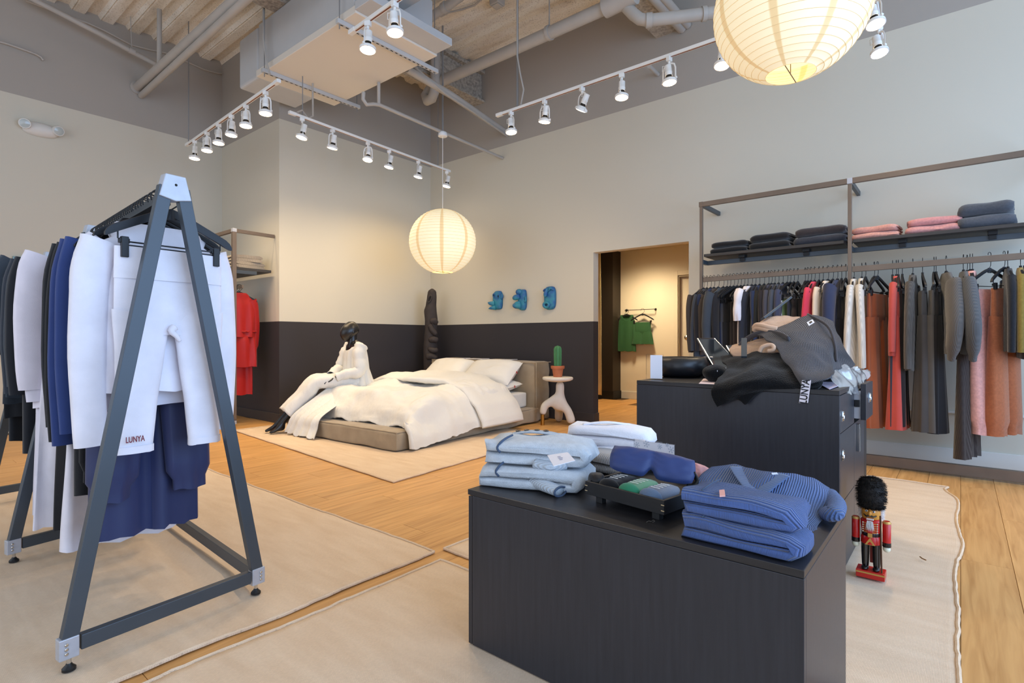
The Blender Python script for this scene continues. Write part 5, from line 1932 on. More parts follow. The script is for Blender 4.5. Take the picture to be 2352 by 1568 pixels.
c2 = ['#ddd5ca:cream ribbed long sweater:U', '#d9cfc0:ivory ribbed sweater:U', '#a98d70:camel clipped trousers:p', '#a55a4c:dusty brick clipped trousers:p', '#9e5433:rust orange clipped trousers:q', '#3d404c:slate navy clipped trousers:p', '#c25349:coral cowl-neck sweater:t', '#c4534a:coral clipped trousers:q', '#2a2326:dark plum clipped trousers:p', '#55514d:warm grey sweater dress:U', '#4b4745:grey brown clipped trousers:q', '#57534f:stone grey clipped trousers:q', '#1f1f22:black clipped trousers:q',
      '#5f5c5a:grey quilted balloon-sleeved sweater:B', '#57585a:slate ribbed balloon-sleeved cardigan:B', '#d79c92:pink hooded sweatshirt:t', '#d99f96:pale pink sweatshirt:t', '#dca399:pink jogging trousers:J', '#a8623f:terracotta jogging trousers:J', '#20232a:black long-sleeved sweatshirt:t', '#8a7638:olive yellow fleece top:t', '#1e1e24:black fleece top:t']
for bay, hks, cs, x0, sc_, lab in ((0, hk1, c1, 1580, 6.189, 'doorway post'), (1, hk2, c2, 1930, 3.732, 'middle post')):
    for i, (v, c_) in enumerate(zip(hks, cs)):
        col, ds, ty = c_.split(':')
        y = at(x0 + v / sc_, 640, X=PX).y
        rz = (0.14 if bay == 0 else 0.0) * math.sin(i * 1.3) + 0.06 * math.sin(i * 2.7)
        if bay == 0:
            rz -= 0.34 if i < 12 else 0.12
        if bay == 1 and i in (3, 4):
            rz -= 0.22
        p = V((PX, y, 1.742 + 0.012 * (2.128 - y) / 1.35))
        s_ = i * 1.7 + bay * 9
        dsn = ds
        q = f'{ORD[i]} from the {lab} of the wall rack'
        kd = 'plain'
        clip = ty in 'pqkJ'
        if ty == 't':
            mk = g_top(s_, 0.43, 0.66 + 0.05 * math.sin(s_), 0.56, 1.05, 0.026, 0.07, 0.05, fold=0.4, n=24, nl=14)
            if ds.startswith(('pink hooded', 'pale pink')):
                mk = g_top(s_, 0.36, 0.66, 0.58, 1.0, 0.018, 0.07, 0.036, fold=0.3, n=24, nl=14)
            if 'hood' in ds or 'pale pink' in ds or 'fleece' in ds or ds.startswith('black long-sleeved sweatshirt'):
                kd = 'fleece'
            nm, cat = 'sweater', 'sweater'
        elif ty == 'T':
            mk = g_top(s_, 0.46, 0.62, 0.5, 1.1, 0.03, 0.08, 0.085, fold=0.5, n=24, nl=14)
            nm, cat = 'loose_blouse', 'top'
        elif ty == 's':
            mk = g_top(s_, 0.44, 0.60, 0.26, 1.0, 0.026, 0.08, 0.07, fold=0.3, n=24, nl=14)
            nm, cat = 'tee_shirt', 'shirt'
        elif ty == 'U':
            mk = g_top(s_, 0.43, 0.80, 0.70, 1.05, 0.032, 0.08, 0.055, fold=0.3, n=24, nl=16)
            nm, cat, kd = 'long_sweater', 'sweater', 'knit'
        elif ty == 'B':
            mk = g_top(s_, 0.47, 0.66, 0.62, 1.0, 0.04, 0.09, 0.075, balloon=0.16, fold=0.25, n=26, nl=16)
            nm, cat, kd = 'balloon_sweater', 'sweater', 'knit'
        elif ty == 'p':
            mk = g_pants(s_, 0.36, 1.12 if bay else 0.95, 1.0, 0.022, 0.094, 0, -0.25, 0.28, 0.6, n=20, nl=12)
            nm, cat = 'trousers', 'trousers'
        elif ty == 'q':
            mk = g_pants(s_, 0.38, 1.16, 1.5, 0.03, 0.11, 0, -0.24, 0.28, 1.3, n=26, nl=14)
            nm, cat = 'wide_trousers', 'trousers'
        elif ty == 'k':
            mk = g_top(s_, 0.36, 0.62, 0, 1.2, 0.03, 0.16, fold=0.6, n=24, nl=12, drop=0.15)
            nm, cat = 'skirt', 'skirt'
        else:
            mk = g_pants(s_, 0.36, 1.14, 1.5, 0.035, 0.095, 0.01, -0.25, 0.3, 0.5, cuff=0.22, n=20, nl=16)
            nm, cat, kd = 'jogging_trousers', 'trousers', 'fleece'
        if ds == 'pink jogging trousers':
            rz = -0.62
        if ds.startswith('terracotta jog'):
            rz = -0.45
        if 'quilted' in ds:
            rz = 0.25
        if 'cardigan' in ds:
            rz = 0.12
        hanger(p, rz, f'hanger of the {ds}, {q}', clip, 'hangers on the wall rack', up=0.045)
        g = garment(mk, nm, p, rz, col, f'{ds}, {q}', cat, kd, 'clothes on the wall rack')
        if ty == 'J':
            wb = M().loft([[V((0.182 * math.copysign(abs(math.cos(a)) ** 0.7, math.cos(a)), 0.024 * math.sin(a) + 0.002 * math.sin(a * 40), z_)) for a in [2 * PI * k / 80 for k in range(80)]] for z_ in (-0.248, -0.285)], cap=False)
            part(wb, 'waistband', col, g, 'fleece')
        if ds.startswith('terracotta jog'):
            tg = M().box(0.0, 0.08, 0.060, 0.062, -0.40, -0.28).build('price_tag', M_paper, g, smooth=0)
            bars = M()
            for k in range(9):
                bars.box(0.008 + k * 0.007, 0.008 + k * 0.007 + (0.004 if k % 3 else 0.0025), 0.062, 0.0626, -0.35, -0.335)
            for k in range(9):
                bars.box(0.008 + k * 0.007, 0.008 + k * 0.007 + (0.0025 if k % 2 else 0.0045), 0.062, 0.0626, -0.385, -0.37)
            bars.build('printed_marks', M_ink, tg, smooth=0)
# the dark ribbed trousers that hang lower in front of the grey cardigan
p = V((PX, at(2240, 640, X=PX).y + 0.05, 1.755))
g = garment(g_pants(4, 0.36, 1.34, 1.3, 0.03, 0.125, 0.01, -0.24, 0.3, 0.6, n=20, nl=16), 'wide_trousers', p, -0.2, '#38312f', 'charcoal brown ribbed flared trousers hanging lowest below the slate cardigan', 'trousers', 'knit', 'clothes on the wall rack')
hanger(p, -0.2, 'black clip hanger holding the lowest hanging charcoal ribbed trousers', True, 'hangers on the wall rack', up=0.045)

# ---------------------------------------------------------------- alcove rack
AX = 3.08
ar = thing('alcove_rack', 'brown steel corner rack with one shelf in the alcove beside the column', 'clothes rack', (AX, 7.107, 0.0))
M().bar((0, 0, 0.09), (0, 0, 2.52), 0.048, 0.048).build('upright', M_steel, ar, smooth=0, bevel=0.002)
ft = M().box(-0.024, 0.024, -0.024, 0.024, 0.045, 0.10).build('corner_casting', M_alu, ar, smooth=0, bevel=0.002)
M().lathe([(0.006, 0.012), (0.006, 0.05)], 10).lathe([(0.02, 0.0), (0.02, 0.008), (0.008, 0.014)], 14).build('foot', M_black, ft)
M().box(-0.026, 0.026, -0.026, 0.026, 2.48, 2.525).build('joint_casting', M_alu, ar, smooth=0, bevel=0.002)
M().bar((0.024, 0.0, 2.50), (0.53, 0.01, 2.50), 0.025, 0.045).build('wall_arm', M_steel, ar, smooth=0, bevel=0.002)
M().bar((0, 0.024, 2.50), (0, 1.6, 2.50), 0.035, 0.045).build('top_beam', M_steel, ar, smooth=0, bevel=0.002)
M().bar((0.02, 0.03, 1.985), (0.30, 0.03, 1.985), 0.03, 0.045).build('shelf_arm', M_frame, ar, smooth=0, bevel=0.002)
M().box(0.0, 0.50, 0.03, 1.55, 2.01, 2.045).build('shelf_board', M_shelf, ar, smooth=0, bevel=0.002)
M().bar((0.12, 0.02, 1.80), (0.12, 1.6, 1.80), 0.022, 0.04).build('clothes_rail', M_steel, ar, smooth=0, bevel=0.002)
for k in range(2):
    folded((AX + 0.22, 7.34, 2.047 + 0.085 * k), 0.15 - 0.2 * k, 2, 0.34, 0.085, 0.42 - 0.04 * k, 60 + k, '#a59a8b', f"stone grey thick folded knit, {'upper' if k else 'lower'} one on the alcove shelf", 'folded knits on the alcove shelf', 'knit')
M_rsilk = 'silk'
for i, (y, ds, mk, nm, cat, col) in enumerate((
        (7.27, 'red blouse with gathered waist', g_top(4, 0.40, 0.58, 0.70, 1.08, 0.035, 0.09, 0.058, balloon=0.02, fold=0.6), 'blouse', 'blouse', '#b01a17'),
        (7.33, 'red slip dress', g_top(9, 0.36, 1.34, 0.0, 1.1, 0.035, 0.1, fold=0.8), 'slip_dress', 'dress', '#b31b18'),
        (7.41, 'dark red tunic', g_top(3, 0.36, 0.9, 0.0, 1.0, 0.03, 0.09, fold=0.4), 'tunic', 'top', '#a81b1a'),
        (7.49, 'black slip dress', g_top(6, 0.36, 0.9, 0.0, 1.0, 0.03, 0.09, fold=0.4), 'slip_dress', 'dress', '#1c1c1f'),
        (7.57, 'charcoal slip dress', g_top(7, 0.36, 0.9, 0.0, 1.0, 0.03, 0.09, fold=0.4), 'slip_dress', 'dress', '#2a2a2e'),
        (7.65, 'navy slip dress', g_top(8, 0.36, 0.9, 0.0, 1.0, 0.03, 0.09, fold=0.4), 'slip_dress', 'dress', '#232a42'))):
    p = V((AX + 0.14, y, 1.822))
    hanger(p, 0.04, f'black hanger holding the {ds} on the alcove rack', False, 'hangers on the alcove rack')
    g = garment(mk, nm, p, 0.04, col, f'{ds}, {ORD[i]} from the post of the alcove rack', cat, 'silk', 'clothes on the alcove rack')
    if i == 0:
        pts = []
        for k in range(60):
            a = 2 * PI * k / 60
            x = 0.222 * math.copysign(abs(math.cos(a)) ** 0.75, math.cos(a))
            pts.append((x, 0.046 * math.sin(a) + 0.004 * math.sin(a * 30), -0.60 + 0.006 * math.sin(a * 26)))
        part(M().tube(pts, 0.011, 6, closed=True), 'gathered_ruffle', col, g, 'silk')
        part(g_top(21, 0.43, 0.48, 0, 1.12, 0.045, 0.20, fold=0.9, drop=0.49, nl=10), 'peplum', col, g, 'silk')

# ---------------------------------------------------------------- green set in the corridor
gr = thing('wall_rail', 'short dark wall rail in the corridor carrying the green clothes', 'clothes rail', (9.30, 4.57, 1.665))
M().tube([(-0.002, 0.29, 0), (-0.07, 0.29, 0), (-0.075, 0.27, 0), (-0.075, -0.27, 0), (-0.07, -0.29, 0), (-0.002, -0.29, 0)], 0.006, 8).build('rail_bar', M_black, gr)
for y in (0.29, -0.29):
    M().lathe([(0.022, 0), (0.02, 0.008)], 14, (-0.001, y, 0), Matrix.Rotation(-PI / 2, 4, 'Y')).build('wall_plate', M_black, gr)
gc = '#2f5c3c'
for i, (y, ds, mk, nm, cat, cl) in enumerate(((4.82, 'green sleeveless silk top', g_top(3, 0.34, 0.68, 0, 1.12, 0.022, 0.12, fold=0.4, vneck=0.11), 'tank_top', 'top', False), (4.50, 'green silk shorts', None, 'shorts', 'shorts', True))):
    p = V((9.225, y, 1.672))
    hanger(p, PI / 2 + PI, f'dark hanger holding the {ds} in the corridor', cl, 'hangers on the corridor rail')
    if mk is None:
        mk = g_pants(5, 0.32, 0.40, 1.2, 0.026, 0.12, 0.02, -0.24, 0.24, 0.6)
    garment(mk, nm, p, PI / 2 + PI, gc, f'{ds} hanging on the corridor wall rail', cat, 'silk', 'green set on the corridor rail')


# ---------------------------------------------------------------- low display counter
cx0, cx1, cy0, cy1, cz = 1.43, 2.035, 0.285, 1.388, 0.574
B0 = 0.014
lc = thing('display_counter', 'low black woodgrain display counter in front of the taller desk', 'counter', (cx0, cy0, B0))


def lb(x0, x1, y0, y1, z0, z1):
    return M().box(x0 - cx0, x1 - cx0, y0 - cy0, y1 - cy0, z0 - B0, z1 - B0)


lb(cx0, cx1, cy0, cy1, cz - 0.02, cz).build('top_panel', M_lamx, lc, smooth=0, bevel=0.0015)
lb(cx0 + 0.0, cx0 + 0.02, cy0 + 0.0, cy1 - 0.0235, B0, cz - 0.021).build('front_panel', M_lam, lc, smooth=0, bevel=0.0015)
lb(cx0 + 0.002, cx1, cy1 - 0.0205, cy1 - 0.002, B0, cz - 0.024).build('side_panel', M_lam, lc, smooth=0, bevel=0.0015)
lb(cx0 + 0.0205, cx1, cy0, cy0 + 0.02, B0, cz - 0.021).build('side_panel', M_lam, lc, smooth=0, bevel=0.0015)
lb(cx1 - 0.02, cx1, cy0 + 0.021, cy1 - 0.021, B0, cz - 0.021).build('back_panel', M_lam, lc, smooth=0, bevel=0.0015)

# ---------------------------------------------------------------- tall cash desk
kx0, kx1, ky0, ky1, kz = 2.89, 3.82, 0.43, 1.447, 0.883
KS = 2.89 / 2.04
dk = thing('cash_desk', 'tall black woodgrain cash desk with drawers and locks facing the nutcracker', 'desk', (kx0, ky0, B0))


def kb(x0, x1, y0, y1, z0, z1):
    return M().box(x0 - kx0, x1 - kx0, y0 - ky0, y1 - ky0, z0 - B0, z1 - B0)


kb(kx0, kx1, ky0, ky1, kz - 0.022, kz).build('top_panel', M_lamx, dk, smooth=0, bevel=0.0015)
kb(kx0, kx0 + 0.018, ky0, ky1, B0, kz - 0.023).build('front_panel', M_lam, dk, smooth=0, bevel=0.0015)
kb(kx0 + 0.02, kx1, ky1 - 0.02, ky1, B0, kz - 0.023).build('side_panel', M_lam, dk, smooth=0, bevel=0.0015)
kb(kx1 - 0.10, kx1, ky0, ky1 - 0.021, B0, kz - 0.023).build('end_panel', M_black, dk, smooth=0, bevel=0.0015)
kb(kx0 + 0.02, kx1 - 0.101, ky0 + 0.03, ky1 - 0.021, B0, kz - 0.024).build('carcass', M_black, dk, smooth=0)


def ring_pull(parent, x, y, z):
    g_ = M().box(-0.02, 0.02, -0.002, 0.0, -0.027, 0.027).build('pull_plate', M_chrome, parent, smooth=0, bevel=0.001, loc=(x, y, z))
    M().tube([(0.015 * math.cos(a), -0.005, 0.021 * math.sin(a)) for a in [2 * PI * k / 18 for k in range(18)]], 0.003, 6, closed=True).build('ring', M_chrome, g_)
    M().lathe([(0.012, 0), (0.010, 0.003), (0.001, 0.004)], 12, (0, -0.001, 0), Matrix.Rotation(PI / 2, 4, 'X')).build('lock_cylinder', M_black, g_)


for z0, z1, hz in ((0.683, kz - 0.025, 0.76), (0.352, 0.680, 0.576), (0.02, 0.349, 0.234)):
    d = kb(kx0 + 0.022, 3.338, ky0, ky0 + 0.02, z0, z1).build('drawer', M_lam, dk, smooth=0, bevel=0.0015)
    ring_pull(d, 2.965 - kx0, -0.0005, hz - B0)
dd = kb(3.342, 3.718, ky0, ky0 + 0.02, 0.02, 0.680).build('cabinet_door', M_lam, dk, smooth=0, bevel=0.0015)
kb(3.43, 3.455, ky0 - 0.014, ky0, 0.518, 0.667).build('long_pull', M_chrome, dd, smooth=0, bevel=0.002)
od = kb(3.342, 3.62, 0.378, 0.402, 0.70, 0.888).build('open_drawer', M_lam, dk, smooth=0, bevel=0.0015)
kb(3.35, 3.365, 0.402, 0.46, 0.705, 0.85).build('drawer_side', M_alu, od, smooth=0)
M().box(-0.006, 0.008, -0.012, 0.012, -0.018, 0.018).build('lock_catch', M_black, od, smooth=0, bevel=0.002, loc=(3.346 - kx0, 0.418 - ky0, 0.785 - B0))
ring_pull(od, 3.47 - kx0, 0.3775 - ky0, 0.81 - B0)


def dF(px):
    return 2.89 / (CO + (px - CX) / F_PX * SI)


def q3(p):
    return at(p[0], p[1], d=dF(p[0]) + p[2] * KS)


# ---------------------------------------------------------------- things on the cash desk
# acrylic block with a white card
M_acr = filmmat('clear_acrylic', (0.985, 0.99, 0.995, 1), 0.15, 0.03)
p = at(1490, 871, z=kz)
t = thing('acrylic_card_holder', 'clear acrylic block with a white card standing beside the black bowl', 'card holder', (p.x + 0.017, p.y - 0.011, kz), 0.35)
M().box(-0.018, 0.018, -0.065, 0.031, 0.0, 0.147).build('acrylic_block', M_acr, t, smooth=0, bevel=0.0015)
M().box(-0.0205, -0.0185, -0.062, 0.006, 0.006, 0.144).build('white_card', M_paper, t, smooth=0)
# bowl
bw = thing('bowl', 'wide matte black bowl standing on the cash desk', 'bowl', (at(1570, 868, z=kz).x + 0.12, at(1570, 868, z=kz).y + 0.075, kz))
M().lathe([(r_ * 1.66, z_ * KS) for r_, z_ in [(0.001, 0.0), (0.072, 0.0), (0.092, 0.008), (0.105, 0.028), (0.108, 0.05), (0.104, 0.07), (0.096, 0.086), (0.092, 0.088), (0.089, 0.085), (0.094, 0.066), (0.097, 0.05), (0.094, 0.03), (0.08, 0.014), (0.001, 0.012)]], 56).build('vessel', mat('matte_black_ceramic', '#16181d', 0.36, spec=0.55), bw, smooth=0.9)
# tablet till: two glass slabs with silver rims
M_glass = mat('dark_tablet_glass', '#20262b', 0.06, spec=0.7)


def slab4(name, pts, th, m, parent=None):
    P = [V(p_) for p_ in pts]
    n_ = (P[1] - P[0]).cross(P[3] - P[0]).normalized() * th
    return M().loft([P, [p_ + n_ for p_ in P]]).build(name, m, parent, smooth=0)


tb_o = at(1650, 850, d=2.42 * KS)
tp_ = thing('tablet_till', 'tilted silver-rimmed tablet till standing behind the black bowl', 'tablet', (tb_o.x, tb_o.y, kz))
c4 = [at(1602, 778, d=2.50 * KS) - tp_.location, at(1640, 777, d=2.62 * KS) - tp_.location, at(1706, 846, d=2.50 * KS) - tp_.location, at(1641, 846, d=2.36 * KS) - tp_.location]
slab4('screen', c4, 0.008, M_glass, tp_)
rim = M()
for a_, b_ in zip(c4, c4[1:] + c4[:1]):
    rim.bar(a_, b_, 0.010, 0.010)
rim.build('silver_rim', M_chrome, tp_, smooth=0, bevel=0.002)
M().bar(c4[0].lerp(c4[3], 0.6) + V((0.02, 0, -0.004)), c4[0].lerp(c4[3], 0.6) + V((0.02, 0.0, 0)) + V((0.05, 0.03, -(c4[0].lerp(c4[3], 0.6).z) + 0.001)), 0.05, 0.012).build('stand', M_alu, tp_, smooth=0)
t2 = thing('card_reader', 'small silver card reader half hidden by the beige knit on the desk', 'card reader', at(1684, 822, d=2.40 * KS))
t2.location.z = kz
c5 = [at(1668, 794, d=2.42 * KS) - t2.location, at(1682, 793, d=2.46 * KS) - t2.location, at(1702, 826, d=2.40 * KS) - t2.location, at(1690, 830, d=2.34 * KS) - t2.location]
slab4('reader_body', c5, 0.012, M_glass, t2)
rim = M()
for a_, b_ in zip(c5, c5[1:] + c5[:1]):
    rim.bar(a_, b_, 0.006, 0.006)
rim.build('silver_rim', M_chrome, t2, smooth=0)

# heap of knitwear on the desk
M_blk = mat('fluffy_black_wool', '#101011', 0.95, var=0.2, vs=90, bump=0.5, bs=160, sheen=0.15, spec=0.05)
M_waf = waffle('grey_waffle_knit', '#4f4c50', 700, 0.62)
M_bei = knit('beige_rib_knit', '#d0ae93', 620, (0.1, 1, 0), 0.7, 0.8, 0.05, 'UV')
p = at(1835, 850, d=2.16 * KS)
fo = folded((p.x + 0.03, p.y + 0.02, kz), 0.4, 2, 0.36, 0.13, 0.31, 4, '#101011', 'black folded knit at the bottom of the heap on the cash desk', 'heap of knitwear on the cash desk', m=M_blk)
rows_ = [
    [(1652, 818, .30), (1700, 808, .28), (1745, 803, .26), (1795, 806, .22), (1850, 838, .16), (1895, 866, .10)],
    [(1668, 842, .16), (1705, 838, .14), (1750, 832, .12), (1800, 838, .09), (1850, 860, .06), (1890, 878, .05)],
    [(1650, 868, .03), (1692, 866, .00), (1740, 862, -.01), (1785, 868, .005), (1830, 882, .012), (1868, 891, .012)],
    [(1633, 896, -.035), (1668, 893, -.045), (1706, 890, -.045), (1742, 890, -.03), (1768, 892, -.015), (1800, 894, -.006)],
    [(1636, 915, -.03), (1660, 914, -.035), (1686, 908, -.03), (1710, 906, -.022), (1730, 902, -.018), (1752, 898, -.01)],
    [(1643, 933, -.025), (1662, 926, -.028), (1684, 915, -.02), (1700, 920, -.02), (1714, 929, -.02), (1730, 915, -.012)]]
pk = patch([[q3(p_) for p_ in r] for r in rows_], 60, 60, 0.014, 11, 5)
bk = pk.build('black_sweater', M_blk, smooth=3, solid=0.012)
tag(bk, 'fluffy black sweater slumping over the front edge of the cash desk', 'sweater', 'heap of knitwear on the cash desk')
cp = M()
c_ = at(1645, 853, d=2.14 * KS)
cp.ball((0, 0, 0), (0.082, 0.07, 0.05), 24, 16)
cp.v = [tuple(V(v_) * (1 + 0.16 * nz(v_[0] * 16, v_[1] * 16, v_[2] * 21))) for v_ in cp.v]
ct = cp.build('knit_beanie', M_blk, smooth=3, loc=(c_.x, c_.y, kz + 0.047))
tag(ct, 'crumpled black knit beanie between the bowl and the slumping sweater', 'hat')
M().box(-0.012, 0.012, -0.002, 0, -0.004, 0.004).build('sewn_tab', M_paper, ct, smooth=0, loc=(-0.062, -0.03, 0.018))
rows_ = [
    [(1738, 770, .30), (1772, 756, .32), (1815, 740, .38), (1855, 724, .44), (1885, 726, .46), (1912, 738, .46)],
    [(1762, 778, .22), (1800, 776, .22), (1842, 768, .26), (1880, 760, .34), (1908, 764, .36), (1930, 772, .38)],
    [(1785, 802, .15), (1820, 807, .14), (1862, 806, .17), (1900, 800, .26), (1922, 800, .30), (1945, 802, .33)],
    [(1808, 836, .08), (1836, 846, .06), (1874, 846, .10), (1906, 838, .19), (1922, 822, .28), (1958, 828, .33)],
    [(1828, 866, .02), (1850, 866, .015), (1885, 862, .05), (1910, 852, .14), (1920, 840, .24), (1962, 836, .32)],
    [(1840, 884, -.006), (1862, 879, .003), (1896, 868, .03), (1914, 856, .12), (1920, 848, .22), (1952, 842, .30)]]
pk = patch([[q3(p_) for p_ in r] for r in rows_], 70, 70, 0.012, 10, 2)
wf = pk.build('waffle_knit_top', M_waf, smooth=3, solid=0.007)
tag(wf, 'charcoal waffle knit top draped over the heap on the cash desk', 'sweater', 'heap of knitwear on the cash desk')
pts = [q3(p_) for p_ in ((1700, 795, .34), (1712, 782, .34), (1735, 768, .32), (1765, 763, .30), (1795, 768, .24), (1812, 778, .20))]
M().tube([cr(pts, k / 24) for k in range(25)], (0.0155, 0.0085), 12).build('neckband', M_waf, wf, smooth=3)
pts = [q3(p_) for p_ in ((1855, 722, .45), (1900, 748, .36), (1917, 790, .30), (1921, 830, .26))]
M().tube([cr(pts, k / 24) for k in range(25)], (0.0085, 0.006), 8).build('seam', M_waf, wf, smooth=3)
lbl = [q3(p_) for p_ in ((1853, 740, .27), (1866, 733, .29), (1871, 740, .275), (1858, 748, .255))]
lo = slab4('white_label', lbl, 0.0012, M_paper, wf)
mid = [a_.lerp(lbl[0], 0.0) for a_ in lbl]
cc_ = sum(lbl, V()) / 4
up_ = (lbl[1] - lbl[0]).cross(lbl[3] - lbl[0]).normalized()
if up_.dot(V((0, 0, EYE)) - cc_) < 0:
    up_ = -up_
slab4('printed_code', [cc_.lerp(l_, 0.45) + up_ * 0.0016 for l_ in lbl], 0.0004, M_ink, lo)
rows_ = [[(1742, 742, .44), (1765, 729, .47), (1800, 725, .50), (1838, 728, .50)], [(1729, 750, .37), (1762, 743, .38), (1800, 740, .42), (1840, 740, .44)], [(1730, 760, .33), (1770, 754, .33), (1805, 750, .36), (1840, 746, .40)], [(1742, 768, .32), (1775, 764, .30), (1806, 756, .34), (1836, 750, .38)]]
be = patch([[q3(p_) for p_ in r] for r in rows_], 30, 40, 0.006, 22, 8).build('beige_sweater', M_bei, smooth=3, solid=0.012)
tag(be, 'beige ribbed sweater rolled at the top of the heap on the cash desk', 'sweater', 'heap of knitwear on the cash desk')
for k, (yy, rr_) in enumerate(((0, 0.014), (7, 0.014))):
    pts = [q3(p_) for p_ in ((1732, 752 + yy, .34), (1738, 746 + yy, .33), (1752, 748 + yy, .31), (1768, 752 + yy, .30), (1785, 755 + yy, .30))]
    M().tube([cr(pts, j_ / 16) for j_ in range(17)], rr_, 10).build('rolled_hem', M_bei, be, smooth=3)
rows_ = [[(1682, 792, .38), (1715, 786, .36), (1752, 776, .34), (1778, 772, .30)], [(1676, 804, .30), (1715, 800, .28), (1750, 798, .26), (1780, 794, .22)], [(1682, 816, .26), (1720, 816, .24), (1755, 810, .22), (1792, 806, .18)]]
be2 = patch([[q3(p_) for p_ in r] for r in rows_], 26, 36, 0.008, 26, 4).build('oatmeal_sweater', M_bei, smooth=3, solid=0.012)
tag(be2, 'oatmeal chunky knit peeping out under the charcoal waffle top', 'sweater', 'heap of knitwear on the cash desk')
pts = [q3(p_) for p_ in ((1745, 808, .17), (1752, 796, .17), (1772, 792, .17), (1778, 802, .16), (1764, 806, .165))]
M().tube([cr(pts, j_ / 18) for j_ in range(19)], 0.011, 10).build('knit_fold', M_bei, be2, smooth=3)
# a hanger still in the heap
hh = thing('clothes_hanger', 'black wooden hanger sticking up out of the heap on the cash desk', 'hanger', q3((1770, 745, .36)))
M().bar(q3((1752, 732, .42)) - hh.location, q3((1815, 684, .62)) - hh.location, 0.014, 0.03, up=(0.3, -0.6, 0.5)).bar(q3((1815, 684, .62)) - hh.location, q3((1801, 683.5, .64)) - hh.location, 0.01, 0.012).build('long_arm', M_frame, hh, smooth=0, bevel=0.002)
M().bar(q3((1709, 778, .24)) - hh.location, q3((1709, 820, .17)) - hh.location, 0.03, 0.016).build('short_arm', M_frame, hh, smooth=0, bevel=0.002)
# swing tags, booklet, film bag
M_lav = mat('lilac_card', '#c9bfd4', 0.5)
tg = thing('swing_tag', 'white swing tag with big black lettering hanging over the desk front below the waffle top', 'tag', (2.886, at(1848, 905, X=2.884).y, at(1848, 900, X=2.884).z))
q = [at(1842, 873, X=2.882) - tg.location, at(1863, 873, X=2.882) - tg.location, at(1856, 925, X=2.882) - tg.location, at(1835, 925, X=2.882) - tg.location]
slab4('card', q, 0.0012, mat('tag_white', '#e6dfe6', 0.6), tg)
tang = math.atan2(-(q[0].z - q[3].z), (q[0].y - q[3].y))
tx = text('LUNYA', 0.036, M_ink, tg, (-0.0052, (q[0].y + q[2].y) / 2, (q[0].z + q[2].z) / 2), (0, 0, 0), sx=1.0)
ex = (q[0] - q[3]).normalized()
ez = V((-1, 0, 0))
ey = ez.cross(ex)
tx.rotation_euler = Matrix((ex, ey, ez)).transposed().to_euler()
tx.scale = (1.0, 1.25, 1)
fl = [at(1616, 869, z=kz + 0.003), at(1646, 871, z=kz + 0.003), at(1640, 882, z=kz + 0.003), at(1605, 880.5, z=kz + 0.003)]
p0 = sum(fl, V()) / 4
tg2 = thing('swing_tag', 'white swing tag with printed stripes lying flat in front of the beanie', 'tag', p0)
slab4('card', [f_ - p0 for f_ in fl], 0.001, mat('tag_white_2', '#e3cfd2', 0.6), tg2)
ln_ = M()
for k in range(4):
    a_ = fl[0].lerp(fl[3], 0.22 + 0.17 * k).lerp(fl[1].lerp(fl[2], 0.22 + 0.17 * k), 0.12) - p0
    b_ = fl[0].lerp(fl[3], 0.22 + 0.17 * k).lerp(fl[1].lerp(fl[2], 0.22 + 0.17 * k), 0.85) - p0
    ln_.bar(a_ + V((0, 0, 0.0022)), b_ + V((0, 0, 0.0022)), 0.0022, 0.0006)
ln_.build('printed_stripes', mat('maroon_ink', '#4d2f38', 0.6), tg2, smooth=0)
fl = [at(1863, 872, z=kz + 0.012), at(1898, 866, z=kz + 0.012), at(1926, 885, z=kz + 0.008), at(1905, 893, z=kz + 0.006)]
p0 = sum(fl, V()) / 4
bl = thing('booklet', 'lilac grey leaflet lying beside the black sweater at the desk corner', 'leaflet', p0)
slab4('cover', [f_ - p0 for f_ in fl], 0.003, M_lav, bl)
M_film = filmmat('clear_plastic_film', (0.93, 0.94, 0.96, 1), 0.35, 0.22, 0.30)
rows_ = [[(1902, 852, 1.96), (1925, 843, 2.02), (1948, 838, 2.10), (1975, 842, 2.22), (1999, 850, 2.34)], [(1908, 868, 1.92), (1930, 862, 1.97), (1955, 858, 2.05), (1978, 860, 2.16), (1996, 866, 2.26)], [(1922, 884, 1.90), (1940, 882, 1.93), (1958, 882, 1.98), (1976, 882, 2.08), (1990, 882, 2.16)], [(1938, 898, 1.89), (1948, 902, 1.90), (1958, 908, 1.91), (1968, 902, 1.98), (1980, 892, 2.06)]]
fb_ = patch([[at(a_, b_, d=c_ * KS) for a_, b_, c_ in r] for r in rows_], 30, 34, 0.022, 14, 1)
tag(fb_.build('plastic_bag', M_film, smooth=0.5), 'crumpled clear plastic bag hanging off the corner of the cash desk', 'bag')

# ---------------------------------------------------------------- folded knits on the low counter
TZ = cz


def fold_on(a, b, D, n, t, z, seed, label, m, group, name='folded_sweater', nx=20, z_at=None, cat='sweater', wav=1.0):
    A_, B_ = at(a[0], a[1], z=z_at or z), at(b[0], b[1], z=z_at or z)
    d = (B_ - A_)
    d.z = 0
    Ln = d.length
    d.normalize()
    px_ = V((d.y, -d.x, 0))
    if px_.dot(V((CO, SI, 0))) < 0:
        sg = -1
    else:
        sg = 1
    c = (A_ + B_) / 2 + px_ * (sg * D / 2)
    o_ = foldy(n, Ln, t, D, seed, nx, wav).build(name, m, smooth=1.3)
    o_.location = (c.x, c.y, z)
    o_.rotation_euler = (0, 0, math.atan2(d.y, d.x) - PI / 2)
    tag(o_, label, cat, group)
    return o_, sg, Ln


